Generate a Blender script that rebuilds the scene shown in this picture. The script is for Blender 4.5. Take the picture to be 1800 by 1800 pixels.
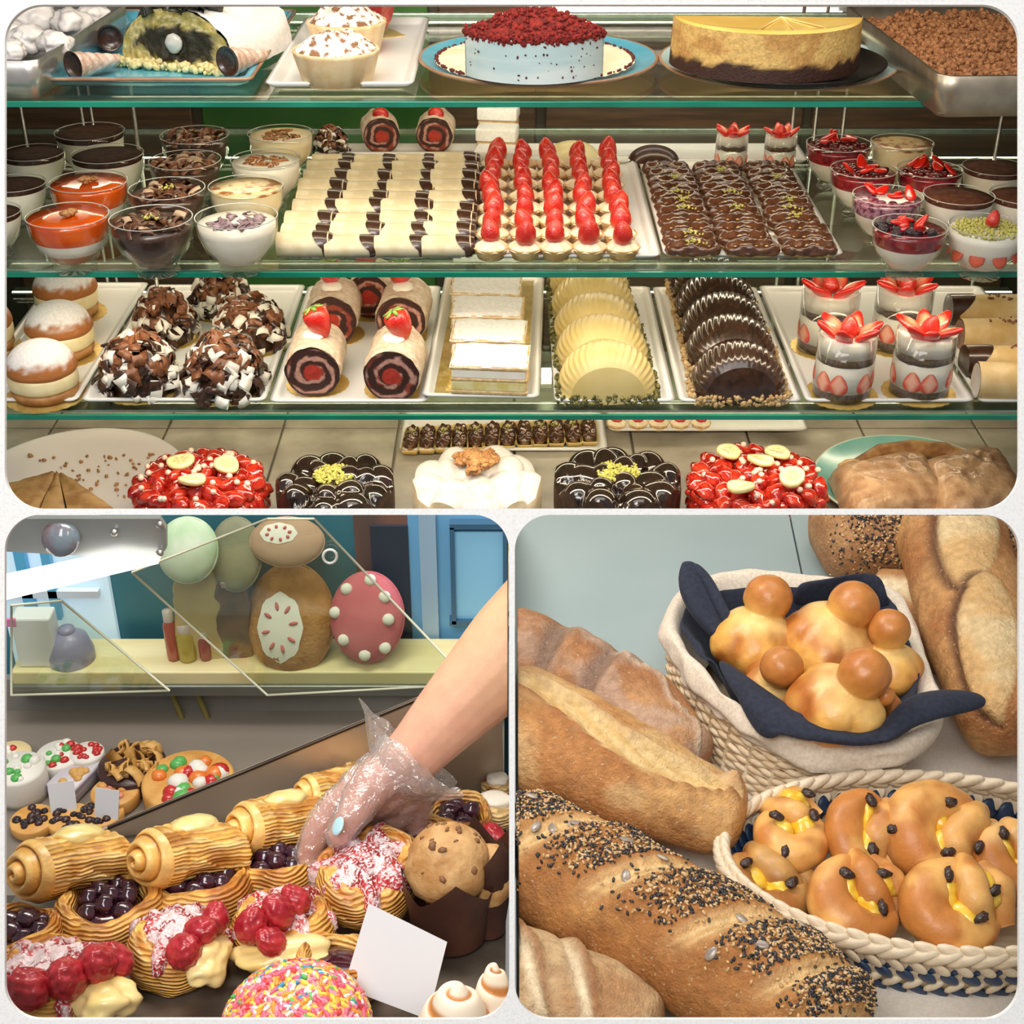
import bpy, bmesh, math, random
import numpy as np
from mathutils import Vector, Matrix, Euler

for o in list(bpy.data.objects):
    bpy.data.objects.remove(o)
SC = bpy.context.scene
COL = SC.collection
random.seed(7)
RNG = np.random.default_rng(7)
PI = math.pi

# ------------------------------------------------------------------ camera
F = 2473.0                                   # focal length in pixels of an 1800 frame
PITCH = math.radians(30.38)
CAM = np.array((0.0, 0.0, 1.75))
cam_d = bpy.data.cameras.new('camera')
cam_d.sensor_width = 36.0
cam_d.lens = 36.0 * F / 1800.0
cam_d.clip_start = 0.05
cam_o = bpy.data.objects.new('camera', cam_d)
COL.objects.link(cam_o)
cam_o.location = CAM
cam_o.rotation_euler = (PI / 2 - PITCH, 0, 0)
SC.camera = cam_o

# ------------------------------------------------------------------ world, lights, exposure
SC.view_settings.view_transform = 'Standard'
SC.view_settings.look = 'None'
SC.view_settings.gamma = 1.0
SC.view_settings.use_curve_mapping = False
SC.view_settings.exposure = 0.0
SC.cycles.use_denoising = True
SC.cycles.max_bounces = 8
SC.cycles.transparent_max_bounces = 24
SC.cycles.caustics_reflective = False
SC.cycles.caustics_refractive = False
SC.cycles.sample_clamp_indirect = 4.0
w = bpy.data.worlds.new('world')
SC.world = w
w.use_nodes = True
w.node_tree.nodes['Background'].inputs[0].default_value = (1.0, 0.985, 0.96, 1)
w.node_tree.nodes['Background'].inputs[1].default_value = 0.30

def area_light(name, loc, target, sx, sy, power, col):
    d = bpy.data.lights.new(name, 'AREA')
    d.shape = 'RECTANGLE'; d.size = sx; d.size_y = sy; d.energy = power; d.color = col
    o = bpy.data.objects.new(name, d); COL.objects.link(o)
    o.location = loc
    o.rotation_euler = (Vector(target) - Vector(loc)).to_track_quat('-Z', 'Y').to_euler()
    return o
# added area light above and behind the viewer, brightens front and lower scenes
area_light('front_fill', (-0.45, -0.6, 3.1), (0.1, 1.2, 0.8), 1.6, 1.2, 62, (1.0, 0.97, 0.93))
# added unseen area light that brightens the pastry counter
area_light('counter_fill', (-0.36, 1.36, 1.80), (-0.27, 1.04, 0.72), 0.6, 0.3, 7, (1.0, 0.92, 0.80))
# added area light over the gap between slanted front and cake case
area_light('gap_fill', (0.0, 1.62, 2.0), (0.0, 1.25, 0.75), 1.7, 0.5, 8, (1.0, 0.97, 0.92))

# ------------------------------------------------------------------ pixel helpers
_a = np.array((0, math.cos(PITCH), -math.sin(PITCH)))
_u = np.array((0, math.sin(PITCH), math.cos(PITCH)))
_r = np.array((1.0, 0, 0))
def ray(x, y): return _a + (x - 900.0) / F * _r + (900.0 - y) / F * _u
def PZ(x, y, z):
    d = ray(x, y); return CAM + d * ((z - CAM[2]) / d[2])
def PY(x, y, Y):
    d = ray(x, y); return CAM + d * ((Y - CAM[1]) / d[1])
def PD(x, y, dep): return CAM + ray(x, y) * dep
def PP(x, y, o, n):
    d = ray(x, y); return CAM + d * (np.dot(o - CAM, n) / np.dot(d, n))
def mpp(P): return float(np.dot(np.asarray(P) - CAM, _a)) / F     # metres per pixel there

# ------------------------------------------------------------------ noise
def _h(ix, iy, iz, s):
    n = (ix * 374761393 + iy * 668265263 + iz * 2147483647 + s * 1274126177) & 0xffffffff
    n = ((n ^ (n >> 13)) * 1274126177) & 0xffffffff
    n = (n ^ (n >> 16)) & 0xffffffff
    n = (n * 2246822519) & 0xffffffff
    return ((n ^ (n >> 15)) & 0xffff) / 65535.0
def vnoise(P, s=0):
    P = np.asarray(P, float); I = np.floor(P).astype(np.int64); f = P - I; f = f * f * (3 - 2 * f)
    r = 0
    for dx in (0, 1):
        wx = f[..., 0] if dx else 1 - f[..., 0]
        for dy in (0, 1):
            wy = f[..., 1] if dy else 1 - f[..., 1]
            for dz in (0, 1):
                wz = f[..., 2] if dz else 1 - f[..., 2]
                r = r + wx * wy * wz * _h(I[..., 0] + dx, I[..., 1] + dy, I[..., 2] + dz, s)
    return r * 2 - 1
def fbm(P, sc, oc=3, s=0):
    P = np.asarray(P, float) * sc; r = 0; a = 1.0
    for i in range(oc):
        r = r + a * vnoise(P + 17.3 * i, s + i); P = P * 2.03; a *= 0.5
    return r
def sstep(a, b, x):
    t = np.clip((np.asarray(x, float) - a) / (b - a), 0, 1); return t * t * (3 - 2 * t)
def mixc(a, b, t):
    t = np.asarray(t, float)[..., None]; return np.asarray(a) * (1 - t) + np.asarray(b) * t
def lin(r, g, b):
    f = lambda c: c / 12.92 if c <= 0.04045 else ((c + 0.055) / 1.055) ** 2.4
    return (f(r / 255), f(g / 255), f(b / 255))

# ------------------------------------------------------------------ shapes: each returns (verts, [faces])
def euler(rx=0, ry=0, rz=0): return np.array(Euler((rx, ry, rz)).to_matrix())
def lathe(prof, n=32):
    V = []; idx = []
    for r, z in prof:
        if r < 1e-6:
            idx.append([len(V)] * n); V.append((0, 0, z))
        else:
            idx.append(list(range(len(V), len(V) + n)))
            for k in range(n):
                a = 2 * PI * k / n; V.append((r * math.cos(a), r * math.sin(a), z))
    Fc = []
    for i in range(len(prof) - 1):
        A, B = idx[i], idx[i + 1]
        for k in range(n):
            q = [A[k], A[(k + 1) % n], B[(k + 1) % n], B[k]]
            u = []
            for t in q:
                if t not in u: u.append(t)
            if len(u) >= 3: Fc.append(u)
    return np.array(V, float), Fc
def gridf(nu, nv, cu=False, cv=False, off=0, flip=False):
    Fc = []
    for i in range(nu if cu else nu - 1):
        for j in range(nv if cv else nv - 1):
            i2 = (i + 1) % nu; j2 = (j + 1) % nv
            q = [off + i * nv + j, off + i2 * nv + j, off + i2 * nv + j2, off + i * nv + j2]
            Fc.append(q[::-1] if flip else q)
    return Fc
def gsurf(P, cu=False, cv=False, flip=False):
    P = np.asarray(P, float)
    return P.reshape(-1, 3), gridf(P.shape[0], P.shape[1], cu, cv, 0, flip)
def frames(pts):
    pts = np.asarray(pts, float); t = np.gradient(pts, axis=0)
    t /= np.linalg.norm(t, axis=1)[:, None] + 1e-12
    up = np.array((0, 0, 1.0)) if abs(t[0][2]) < 0.9 else np.array((0, 1.0, 0))
    b = np.cross(t[0], up); b /= np.linalg.norm(b); N = []; B = []
    for i in range(len(pts)):
        b = b - t[i] * np.dot(b, t[i]); b /= np.linalg.norm(b) + 1e-12
        B.append(b); N.append(np.cross(b, t[i]))
    return t, np.array(B), np.array(N)
def tube(pts, rad, n=8, cap=True, sq=1.0, closed=False):
    pts = np.asarray(pts, float); m = len(pts); rad = np.broadcast_to(np.asarray(rad, float), (m,))
    t, B, N = frames(pts); a = np.arange(n) * 2 * PI / n
    P = pts[:, None] + rad[:, None, None] * (np.cos(a)[None, :, None] * B[:, None] + sq * np.sin(a)[None, :, None] * N[:, None])
    V = P.reshape(-1, 3); Fc = gridf(m, n, closed, True)
    if cap and not closed:
        V = np.vstack([V, pts[0], pts[-1]]); k = m * n
        Fc += [[k, (j + 1) % n, j] for j in range(n)] + [[k + 1, (m - 1) * n + j, (m - 1) * n + (j + 1) % n] for j in range(n)]
    return V, Fc
_bc = {}
def bbox(sx, sy, sz, b=0.0, seg=2):
    key = (round(sx, 5), round(sy, 5), round(sz, 5), b, seg)
    if key not in _bc:
        bm = bmesh.new(); bmesh.ops.create_cube(bm, size=1.0)
        bmesh.ops.scale(bm, vec=(sx, sy, sz), verts=bm.verts)
        if b > 0: bmesh.ops.bevel(bm, geom=bm.edges[:], offset=b, segments=seg, affect='EDGES', profile=0.5)
        bm.verts.ensure_lookup_table()
        _bc[key] = (np.array([v.co[:] for v in bm.verts]), [[v.index for v in f.verts] for f in bm.faces]); bm.free()
    v, f = _bc[key]; return v.copy(), f
_ic = {}
def ico(sub=2):
    if sub not in _ic:
        bm = bmesh.new(); bmesh.ops.create_icosphere(bm, subdivisions=sub, radius=1.0)
        _ic[sub] = (np.array([v.co[:] for v in bm.verts]), [[v.index for v in f.verts] for f in bm.faces]); bm.free()
    v, f = _ic[sub]; return v.copy(), f
def ell(rx, ry, rz, sub=2, amp=0, fq=2.0, s=0):
    v, f = ico(sub)
    if amp: v = v * (1 + amp * fbm(v, fq, 2, s))[:, None]
    return v * np.array((rx, ry, rz)), f
def prism(poly, z0, z1):
    n = len(poly); V = [(x, y, z0) for x, y in poly] + [(x, y, z1) for x, y in poly]
    return np.array(V, float), [list(range(n))[::-1], list(range(n, 2 * n))] + [[i, (i + 1) % n, n + (i + 1) % n, n + i] for i in range(n)]

class Geo:
    def __init__(s): s.V = []; s.F = []; s.C = []; s.n = 0; s.hc = False; s.stuff = False
    def add(s, vf, loc=(0, 0, 0), R=None, sc=None, col=None):
        v, f = vf; v = np.asarray(v, float)
        if sc is not None: v = v * np.asarray(sc)
        if R is not None: v = v @ np.asarray(R).T
        v = v + np.asarray(loc)
        s.V.append(v); s.F.extend([[i + s.n for i in q] for q in f]); s.n += len(v)
        if col is not None: s.hc = True
        c = np.ones((len(v), 3)) if col is None else np.broadcast_to(np.asarray(col, float), (len(v), 3))
        s.C.append(c); return s
    def mesh(s, name, mat, smooth=True):
        me = bpy.data.meshes.new(name); V = np.vstack(s.V)
        me.vertices.add(len(V)); me.vertices.foreach_set('co', V.ravel())
        ln = np.array([len(q) for q in s.F]); lv = np.fromiter((i for q in s.F for i in q), int, ln.sum())
        me.loops.add(len(lv)); me.loops.foreach_set('vertex_index', lv)
        me.polygons.add(len(ln)); st = np.concatenate([[0], np.cumsum(ln)[:-1]])
        me.polygons.foreach_set('loop_start', st)
        me.polygons.foreach_set('use_smooth', np.full(len(ln), smooth))
        if s.hc:
            a = me.attributes.new('col', 'FLOAT_COLOR', 'POINT'); C = np.vstack(s.C)
            a.data.foreach_set('color', np.hstack([C, np.ones((len(C), 1))]).ravel())
        me.update(calc_edges=True); me.validate()
        if mat: me.materials.append(mat)
        return me
def G(vf=None, **k):
    g = Geo()
    if vf is not None: g.add(vf, **k)
    return g

def link(name, me, parent=None):
    o = bpy.data.objects.new(name, me); COL.objects.link(o)
    if parent: o.parent = parent
    return o
def part(name, g, mat, parent=None, smooth=True, label=None, kind=None, loc=None, rot=None):
    me = g if isinstance(g, bpy.types.Mesh) else g.mesh(name, mat, smooth)
    o = link(name, me, parent)
    if label: o['label'] = label
    if kind or getattr(g, 'stuff', False): o['kind'] = kind or 'stuff'
    if loc is not None: o.location = loc
    if rot is not None: o.rotation_euler = rot
    return o
def tag(o, label, cat, group=None):
    o['label'] = label; o['category'] = cat
    if group: o['group'] = group
    return o
def thing(name, label, cat, loc=(0, 0, 0), rz=0, group=None, M=None):
    o = link(name, None); o.location = loc; o.rotation_euler = (0, 0, rz)
    if M is not None: o.matrix_world = M
    return tag(o, label, cat, group)
def dup(root, label=None, loc=None, rot=None, sc=None, group=None):
    def cp(o, par):
        c = o.copy(); COL.objects.link(c)
        if par is not None: c.parent = par
        for ch in o.children: cp(ch, c)
        return c
    r = cp(root, None)
    if loc is not None: r.location = loc
    if rot is not None: r.rotation_euler = rot
    if sc is not None: r.scale = (sc,) * 3 if np.isscalar(sc) else sc
    if label: r['label'] = label
    if group: r['group'] = group
    return r
def struct(name, g, mat, smooth=False, label=None):
    o = part(name, g, mat, None, smooth); o['kind'] = 'structure'
    if label: o['label'] = label
    return o

# ------------------------------------------------------------------ materials
_M = {}
def M(name, c=(0.8, 0.8, 0.8), c2=None, ns=30, lo=0.4, hi=0.6, rough=0.5, bump=0, bs=120, bt='noise', spec=0.5,
      sss=0, coat=0, metal=0, attr=False, em=None, ems=1.0, det=4, sheen=0, stretch=None, dust=None, layers=None):
    if name in _M: return _M[name]
    m = bpy.data.materials.new(name); m.use_nodes = True; nt = m.node_tree; N = nt.nodes; L = nt.links
    b = N['Principled BSDF']; tc = N.new('ShaderNodeTexCoord'); src = tc.outputs['Object']
    if stretch:
        mp = N.new('ShaderNodeMapping'); L.new(src, mp.inputs[0]); mp.inputs['Scale'].default_value = stretch; src = mp.outputs[0]
    b.inputs['Roughness'].default_value = rough; b.inputs['Metallic'].default_value = metal
    b.inputs['Specular IOR Level'].default_value = spec; b.inputs['Coat Weight'].default_value = coat
    b.inputs['Coat Roughness'].default_value = 0.12
    if sheen: b.inputs['Sheen Weight'].default_value = sheen
    if sss:
        b.inputs['Subsurface Weight'].default_value = sss; b.inputs['Subsurface Radius'].default_value = (1, 0.5, 0.25)
        b.inputs['Subsurface Scale'].default_value = 0.006
    base = None
    if attr:
        at = N.new('ShaderNodeAttribute'); at.attribute_name = 'col'; base = at.outputs['Color']
    if c2 is not None:
        nz = N.new('ShaderNodeTexNoise'); nz.inputs['Scale'].default_value = ns; nz.inputs['Detail'].default_value = det
        L.new(src, nz.inputs['Vector'])
        rp = N.new('ShaderNodeValToRGB'); rp.color_ramp.elements[0].position = lo; rp.color_ramp.elements[1].position = hi
        rp.color_ramp.elements[0].color = (*c, 1); rp.color_ramp.elements[1].color = (*c2, 1)
        L.new(nz.outputs['Fac'], rp.inputs[0])
        if base is not None:
            mx = N.new('ShaderNodeMix'); mx.data_type = 'RGBA'; mx.blend_type = 'MULTIPLY'; mx.inputs['Factor'].default_value = 1.0
            L.new(base, mx.inputs['A']); L.new(rp.outputs[0], mx.inputs['B']); base = mx.outputs['Result']
        else: base = rp.outputs[0]
    lay_out = None
    if layers:
        wv = N.new('ShaderNodeTexWave'); wv.bands_direction = layers[1]; wv.inputs['Scale'].default_value = layers[0]; wv.inputs['Distortion'].default_value = 9.0; wv.inputs['Detail'].default_value = 2.0; wv.inputs['Detail Scale'].default_value = 0.35
        L.new(src, wv.inputs['Vector']); lay_out = wv.outputs['Fac']
        rl = N.new('ShaderNodeValToRGB'); rl.color_ramp.elements[0].color = (0.66, 0.54, 0.42, 1); rl.color_ramp.elements[1].color = (1.06, 1.06, 1.05, 1); rl.color_ramp.elements[1].position = 0.55; L.new(lay_out, rl.inputs[0])
        ml = N.new('ShaderNodeMix'); ml.data_type = 'RGBA'; ml.blend_type = 'MULTIPLY'; ml.inputs['Factor'].default_value = layers[2]; L.new(base, ml.inputs['A']); L.new(rl.outputs[0], ml.inputs['B']); base = ml.outputs['Result']
    if dust:
        nd = N.new('ShaderNodeTexNoise'); nd.inputs['Scale'].default_value = dust[0]; nd.inputs['Detail'].default_value = 3; L.new(src, nd.inputs['Vector'])
        rd = N.new('ShaderNodeMapRange'); rd.inputs['From Min'].default_value = dust[1]; rd.inputs['From Max'].default_value = dust[2]; L.new(nd.outputs['Fac'], rd.inputs['Value'])
        md = N.new('ShaderNodeMix'); md.data_type = 'RGBA'; L.new(rd.outputs[0], md.inputs['Factor']); L.new(base, md.inputs['A']); md.inputs['B'].default_value = (*dust[3], 1); base = md.outputs['Result']
    if base is not None: L.new(base, b.inputs['Base Color'])
    else: b.inputs['Base Color'].default_value = (*c, 1)
    if bump:
        if bt == 'voronoi':
            t = N.new('ShaderNodeTexVoronoi'); t.inputs['Scale'].default_value = bs; o = t.outputs['Distance']
        elif bt == 'wave':
            t = N.new('ShaderNodeTexWave'); t.inputs['Scale'].default_value = bs; t.inputs['Distortion'].default_value = 1.5; o = t.outputs['Fac']
        else:
            t = N.new('ShaderNodeTexNoise'); t.inputs['Scale'].default_value = bs; t.inputs['Detail'].default_value = max(4, det); t.inputs['Roughness'].default_value = 0.6 if det > 5 else 0.5; o = t.outputs['Fac']
        L.new(src, t.inputs['Vector'])
        if lay_out is not None:
            ad = N.new('ShaderNodeMath'); ad.operation = 'MULTIPLY_ADD'; ad.inputs[1].default_value = 0.35; L.new(o, ad.inputs[0]); L.new(lay_out, ad.inputs[2]); o = ad.outputs[0]
        bp = N.new('ShaderNodeBump'); bp.inputs['Strength'].default_value = min(1.0, bump); bp.inputs['Distance'].default_value = 0.004
        L.new(o, bp.inputs['Height']); L.new(bp.outputs[0], b.inputs['Normal'])
    if em is not None:
        b.inputs['Emission Color'].default_value = (*em, 1); b.inputs['Emission Strength'].default_value = ems
    _M[name] = m; return m
def glass_mat(name, tint=(0.93, 0.97, 0.95), refl=0.5, rough=0.02, ior=1.45, base=0.0, veil=0.0):
    if name in _M: return _M[name]
    m = bpy.data.materials.new(name); m.use_nodes = True; nt = m.node_tree; N = nt.nodes; L = nt.links
    N.remove(N['Principled BSDF']); out = N['Material Output']
    t = N.new('ShaderNodeBsdfTransparent'); t.inputs[0].default_value = (*tint, 1)
    g = N.new('ShaderNodeBsdfGlossy'); g.inputs['Roughness'].default_value = rough; g.inputs[0].default_value = (1, 1, 1, 1)
    lw = N.new('ShaderNodeLayerWeight'); lw.inputs[0].default_value = 0.5
    pw = N.new('ShaderNodeMath'); pw.operation = 'POWER'; pw.inputs[1].default_value = 4.0; L.new(lw.outputs['Facing'], pw.inputs[0])
    mu = N.new('ShaderNodeMath'); mu.operation = 'MULTIPLY_ADD'; mu.inputs[1].default_value = refl; mu.inputs[2].default_value = base + 0.03
    L.new(pw.outputs[0], mu.inputs[0]); mx = N.new('ShaderNodeMixShader')
    L.new(mu.outputs[0], mx.inputs[0]); L.new(t.outputs[0], mx.inputs[1]); L.new(g.outputs[0], mx.inputs[2]); fin = mx.outputs[0]
    if veil:
        df = N.new('ShaderNodeBsdfDiffuse'); df.inputs[0].default_value = (0.9, 0.9, 0.9, 1); m3 = N.new('ShaderNodeMixShader'); m3.inputs[0].default_value = veil
        L.new(fin, m3.inputs[1]); L.new(df.outputs[0], m3.inputs[2]); fin = m3.outputs[0]
    L.new(fin, out.inputs[0])
    _M[name] = m; return m

WHITE_CER = M('white_ceramic', (0.80, 0.80, 0.79), rough=0.25)
GLASS = glass_mat('clear_glass', (0.97, 0.98, 0.975), 0.7)
SHELFGLASS = glass_mat('shelf_glass', (0.86, 0.95, 0.90), 0.7)
STEEL = M('brushed_steel', (0.50, 0.48, 0.45), (0.60, 0.58, 0.55), ns=60, rough=0.32, metal=1.0)
CHOC = M('dark_chocolate', (0.035, 0.014, 0.008), (0.065, 0.026, 0.014), ns=90, rough=0.28, coat=0.4)
MILKCHOC = M('milk_chocolate', (0.17, 0.060, 0.024), (0.26, 0.10, 0.045), ns=90, rough=0.35)
CREAM = M('whipped_cream', (0.86, 0.80, 0.70), (0.90, 0.86, 0.78), ns=40, rough=0.45, bump=0.15, bs=160)
CUSTARD = M('custard_cream', (0.84, 0.68, 0.36), (0.88, 0.76, 0.46), ns=60, rough=0.4)
BERRY = M('strawberry_flesh', (0.52, 0.012, 0.008), (0.66, 0.035, 0.015), ns=60, rough=0.22, coat=0.6, bump=0.25, bs=450, bt='voronoi')
BERRYCUT = M('strawberry_cut', attr=True, rough=0.25, coat=0.5)
PASTRY = M('pastry', (0.62, 0.36, 0.14), (0.76, 0.52, 0.24), ns=45, rough=0.5, bump=0.2, bs=140)
GOLD = M('gold_card', (0.70, 0.47, 0.12), (0.78, 0.57, 0.20), ns=50, rough=0.35, metal=0.55)
PIST = M('pistachio', (0.36, 0.36, 0.06), (0.58, 0.53, 0.16), ns=300, rough=0.6)
LEAF = M('green_leaf', (0.12, 0.28, 0.04), (0.30, 0.45, 0.10), ns=120, rough=0.45)
SUGAR = M('icing_sugar', (0.90, 0.89, 0.88), (0.84, 0.82, 0.80), ns=150, rough=0.9, bump=0.2, bs=400)
NUT = M('walnut', (0.30, 0.13, 0.04), (0.50, 0.26, 0.10), ns=120, rough=0.5, bump=0.6, bs=220)
def remesh(vfs, voxel, smooth=8):
    """union of closed shapes as one continuous surface -> (verts, faces)"""
    g = Geo()
    for vf in vfs: g.add(vf)
    me = g.mesh('tmp', None); o = bpy.data.objects.new('tmp', me); COL.objects.link(o)
    m = o.modifiers.new('r', 'REMESH'); m.mode = 'VOXEL'; m.voxel_size = voxel
    s = o.modifiers.new('s', 'SMOOTH'); s.factor = 0.5; s.iterations = smooth
    bpy.context.view_layer.update()
    e = o.evaluated_get(bpy.context.evaluated_depsgraph_get()); m2 = e.to_mesh()
    V = np.zeros(len(m2.vertices) * 3); m2.vertices.foreach_get('co', V)
    Fc = [list(p.vertices) for p in m2.polygons]; e.to_mesh_clear()
    bpy.data.objects.remove(o); bpy.data.meshes.remove(me)
    return V.reshape(-1, 3), Fc
def vnormals(V, Fc):
    q = np.array([f if len(f) == 4 else f + [f[-1]] for f in Fc]); n = np.cross(V[q[:, 2]] - V[q[:, 0]], V[q[:, 3]] - V[q[:, 1]])
    N_ = np.zeros_like(V)
    for i in range(4): np.add.at(N_, q[:, i], n)
    return N_ / (np.linalg.norm(N_, axis=1)[:, None] + 1e-12)
def capsule(pts, rads, n=20):
    """closed tapered tube with round ends"""
    pts = np.asarray(pts, float); rads = np.asarray(rads, float)
    u = np.linspace(0, 1, len(pts)); uu = np.linspace(0, 1, max(12, 6 * len(pts))); P = np.stack([np.interp(uu, u, pts[:, i]) for i in range(3)], 1); R = np.interp(uu, u, rads)
    for _ in range(4): P[1:-1] = (P[:-2] + 2 * P[1:-1] + P[2:]) / 4; R[1:-1] = (R[:-2] + 2 * R[1:-1] + R[2:]) / 4
    d0 = (P[0] - P[1]) / np.linalg.norm(P[0] - P[1]); d1 = (P[-1] - P[-2]) / np.linalg.norm(P[-1] - P[-2])
    a = np.linspace(PI / 2, 0, 5)[:-1]
    A = [P[0] + d0 * R[0] * math.sin(t) for t in a]; B = [P[-1] + d1 * R[-1] * math.sin(t) for t in a[::-1]]
    return tube(np.vstack([A, P, B]), np.concatenate([[max(R[0] * math.cos(t), 1e-4) for t in a], R, [max(R[-1] * math.cos(t), 1e-4) for t in a[::-1]]]), n)
# ================================================================== slanted white front with three rounded windows
PANEL_D = 1.04
def rrect(x0, y0, x1, y1, r, n=12):
    pts = []
    for cx, cy, a0 in ((x1 - r, y1 - r, 0), (x0 + r, y1 - r, 90), (x0 + r, y0 + r, 180), (x1 - r, y0 + r, 270)):
        for k in range(n + 1):
            a = math.radians(a0 + 90 * k / n); pts.append((cx + r * math.cos(a), cy + r * math.sin(a)))
    return pts
cu = bpy.data.curves.new('front', 'CURVE'); cu.dimensions = '2D'; cu.fill_mode = 'BOTH'; cu.extrude = 0.002
sc_ = PANEL_D / F
for loop in ([(-420, -420), (2220, -420), (2220, 2220), (-420, 2220)], rrect(10, 10, 1790, 894, 66), rrect(10, 905, 895, 1790, 62), rrect(905, 905, 1790, 1790, 62)):
    sp = cu.splines.new('POLY'); sp.points.add(len(loop) - 1); sp.use_cyclic_u = True
    for p, (x, y) in zip(sp.points, loop): p.co = ((x - 900) * sc_, (900 - y) * sc_, 0, 1)
_t = bpy.data.objects.new('tmp', cu); COL.objects.link(_t)
bpy.context.view_layer.update()
me = bpy.data.meshes.new_from_object(_t.evaluated_get(bpy.context.evaluated_depsgraph_get()))
bpy.data.objects.remove(_t)
PAPER = M('white_plaster', (0.83, 0.83, 0.83), (0.74, 0.74, 0.74), ns=420, lo=0.46, hi=0.74, rough=0.85, bump=0.12, bs=600, det=3)
me.materials.clear(); me.materials.append(PAPER)
wf = link('wall_front', me); wf['kind'] = 'structure'; wf['label'] = 'white plaster front with three rounded windows'
wf.location = CAM + _a * PANEL_D; wf.rotation_euler = (PI / 2 - PITCH, 0, 0)

# ================================================================== cake case
YF = 2.08; YB = 2.95; XW = 1.16
Z1 = PY(900, 178, YF)[2]; Z2 = PY(900, 478, YF)[2]; Z3 = PY(900, 729, YF)[2]; Z0 = 0.45
WOODDK = M('dark_wood_panel', (0.060, 0.032, 0.018), (0.11, 0.058, 0.030), ns=6, stretch=(1, 1, 14), rough=0.35)
GREENP = M('green_panel', (0.015, 0.10, 0.012), (0.035, 0.16, 0.02), ns=5, rough=0.4)
DARKP = M('dark_side_panel', (0.035, 0.030, 0.022), (0.06, 0.05, 0.03), ns=6, rough=0.35)
bw = struct('wall_back', G(bbox(2 * XW + 0.1, 0.03, 1.9), loc=(0, YB + 0.045, 1.15)), DARKP, label='dark rear wall of the cake case')
xs = [-1.1, -0.66, -0.16, 0.06, 0.62, 1.1]
for i in range(5):
    x0, x1 = xs[i], xs[i + 1]
    part('panel', G(bbox(x1 - x0 - 0.02, 0.02, 1.6, 0.004), loc=((x0 + x1) / 2, YB + 0.02, 1.2)), GREENP if i in (1,) else WOODDK, bw, False)
for zz in (1.30, 1.345):
    part('trim_rail', G(bbox(2 * XW, 0.02, 0.018, 0.003), loc=(0, YB - 0.01, zz)), STEEL, bw, False)
for s, nm in ((-1, 'wall_left'), (1, 'wall_right')):
    struct(nm, G(bbox(0.03, 1.0, 1.9), loc=(s * (XW + 0.02), 2.52, 1.15)), DARKP, label='dark side wall of the cake case')
struct('ceiling', G(bbox(2 * XW, 0.9, 0.02), loc=(0, 2.52, 1.82)), DARKP, label='dark roof of the cake case')
# light tube on the rear wall, and LED strips under each shelf front
TUBE = M('lamp_glow', (1, 1, 1), em=(1.0, 0.97, 0.9), ems=3.0)
def lamp(name, label, loc, lx, power, ctr=(0, 0, 0)):
    t = thing(name, label, 'lamp', loc)
    part('housing', G(bbox(lx + 0.04, 0.03, 0.012, 0.003), loc=(0, 0, 0.007)), STEEL, t, False)
    part('diffuser', G(bbox(lx, 0.022, 0.006, 0.002), loc=(0, 0, -0.002)), TUBE, t, False)
    return t
LEDC = (1.0, 0.82, 0.58)
_p = PY(1210, 24, YB - 0.02)
tl = thing('light_tube', 'glowing white light tube on the rear wall above the cheesecake', 'lamp', _p)
part('tube', G(tube([(-0.30, -0.03, 0), (0.30, -0.03, 0)], 0.011, 12)), TUBE, tl)
part('bracket', G(bbox(0.64, 0.02, 0.035, 0.003), loc=(0, 0, 0.0)), STEEL, tl, False)
area_light('case_lamp_top', (0.05, YF + 0.06, Z1 + 0.43), (0.05, YF + 0.30, Z1), 1.3, 0.06, 4.2, LEDC)
area_light('case_lamp_upper', (0.05, YF + 0.05, Z1 - 0.014), (0.05, YF + 0.30, Z2), 1.3, 0.03, 4.2, LEDC)
area_light('case_lamp_middle', (0.05, YF + 0.05, Z2 - 0.014), (0.05, YF + 0.28, Z3), 1.7, 0.03, 4.6, LEDC)
area_light('case_lamp_lower', (0.05, YF + 0.05, Z3 - 0.014), (0.05, YF + 0.22, Z0), 1.35, 0.03, 5.0, LEDC)
# added rear area lights, brighten the trays from behind and above
for _n, _z, _y, _p in (('upper', Z1, 2.70, 2.4), ('middle', Z2, 2.74, 4.2), ('lower', Z3, 2.66, 3.2)):
    area_light('case_fill_rear_' + _n, (0, _y, _z - 0.016), (0, _y - 0.20, _z - 0.25), 2.0, 0.03, _p, LEDC)
# glass shelves
EDGE = M('shelf_edge', (0.005, 0.16, 0.105), (0.012, 0.26, 0.17), ns=4, rough=0.2)
for nm, z, lab, yb in (('upper', Z1, 'upper glass shelf carrying the large cakes on plates', 2.72), ('middle', Z2, 'middle glass shelf carrying dessert cups and trays of rolls', 2.9), ('lower', Z3, 'lower glass shelf carrying white trays of individual cakes', 2.8)):
    t = thing('glass_shelf', lab, 'shelf', (0, YF, z))
    part('pane', G(bbox(2 * XW - 0.04, yb - YF - 0.004, 0.008), loc=(0, (yb - YF) / 2 + 0.004, -0.004)), SHELFGLASS, t, False)
    part('edge', G(bbox(2 * XW - 0.04, 0.006, 0.0085, 0.001), loc=(0, 0.0, -0.004)), EDGE, t, False)
    part('rear_rail', G(bbox(2 * XW - 0.04, 0.012, 0.012, 0.002), loc=(0, yb - YF + 0.01, -0.006)), STEEL, t, False)
    part('led_channel', G(bbox(1.7, 0.034, 0.004, 0.001), loc=(0.05, 0.05, -0.010)), STEEL, t, False)
    part('led_channel', G(bbox(2.0, 0.034, 0.003, 0.001), loc=(0, {Z1: 2.70, Z2: 2.74, Z3: 2.66}[z] - YF, -0.0105)), STEEL, t, False)  # rear channel, added to go with the added rear lights
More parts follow.
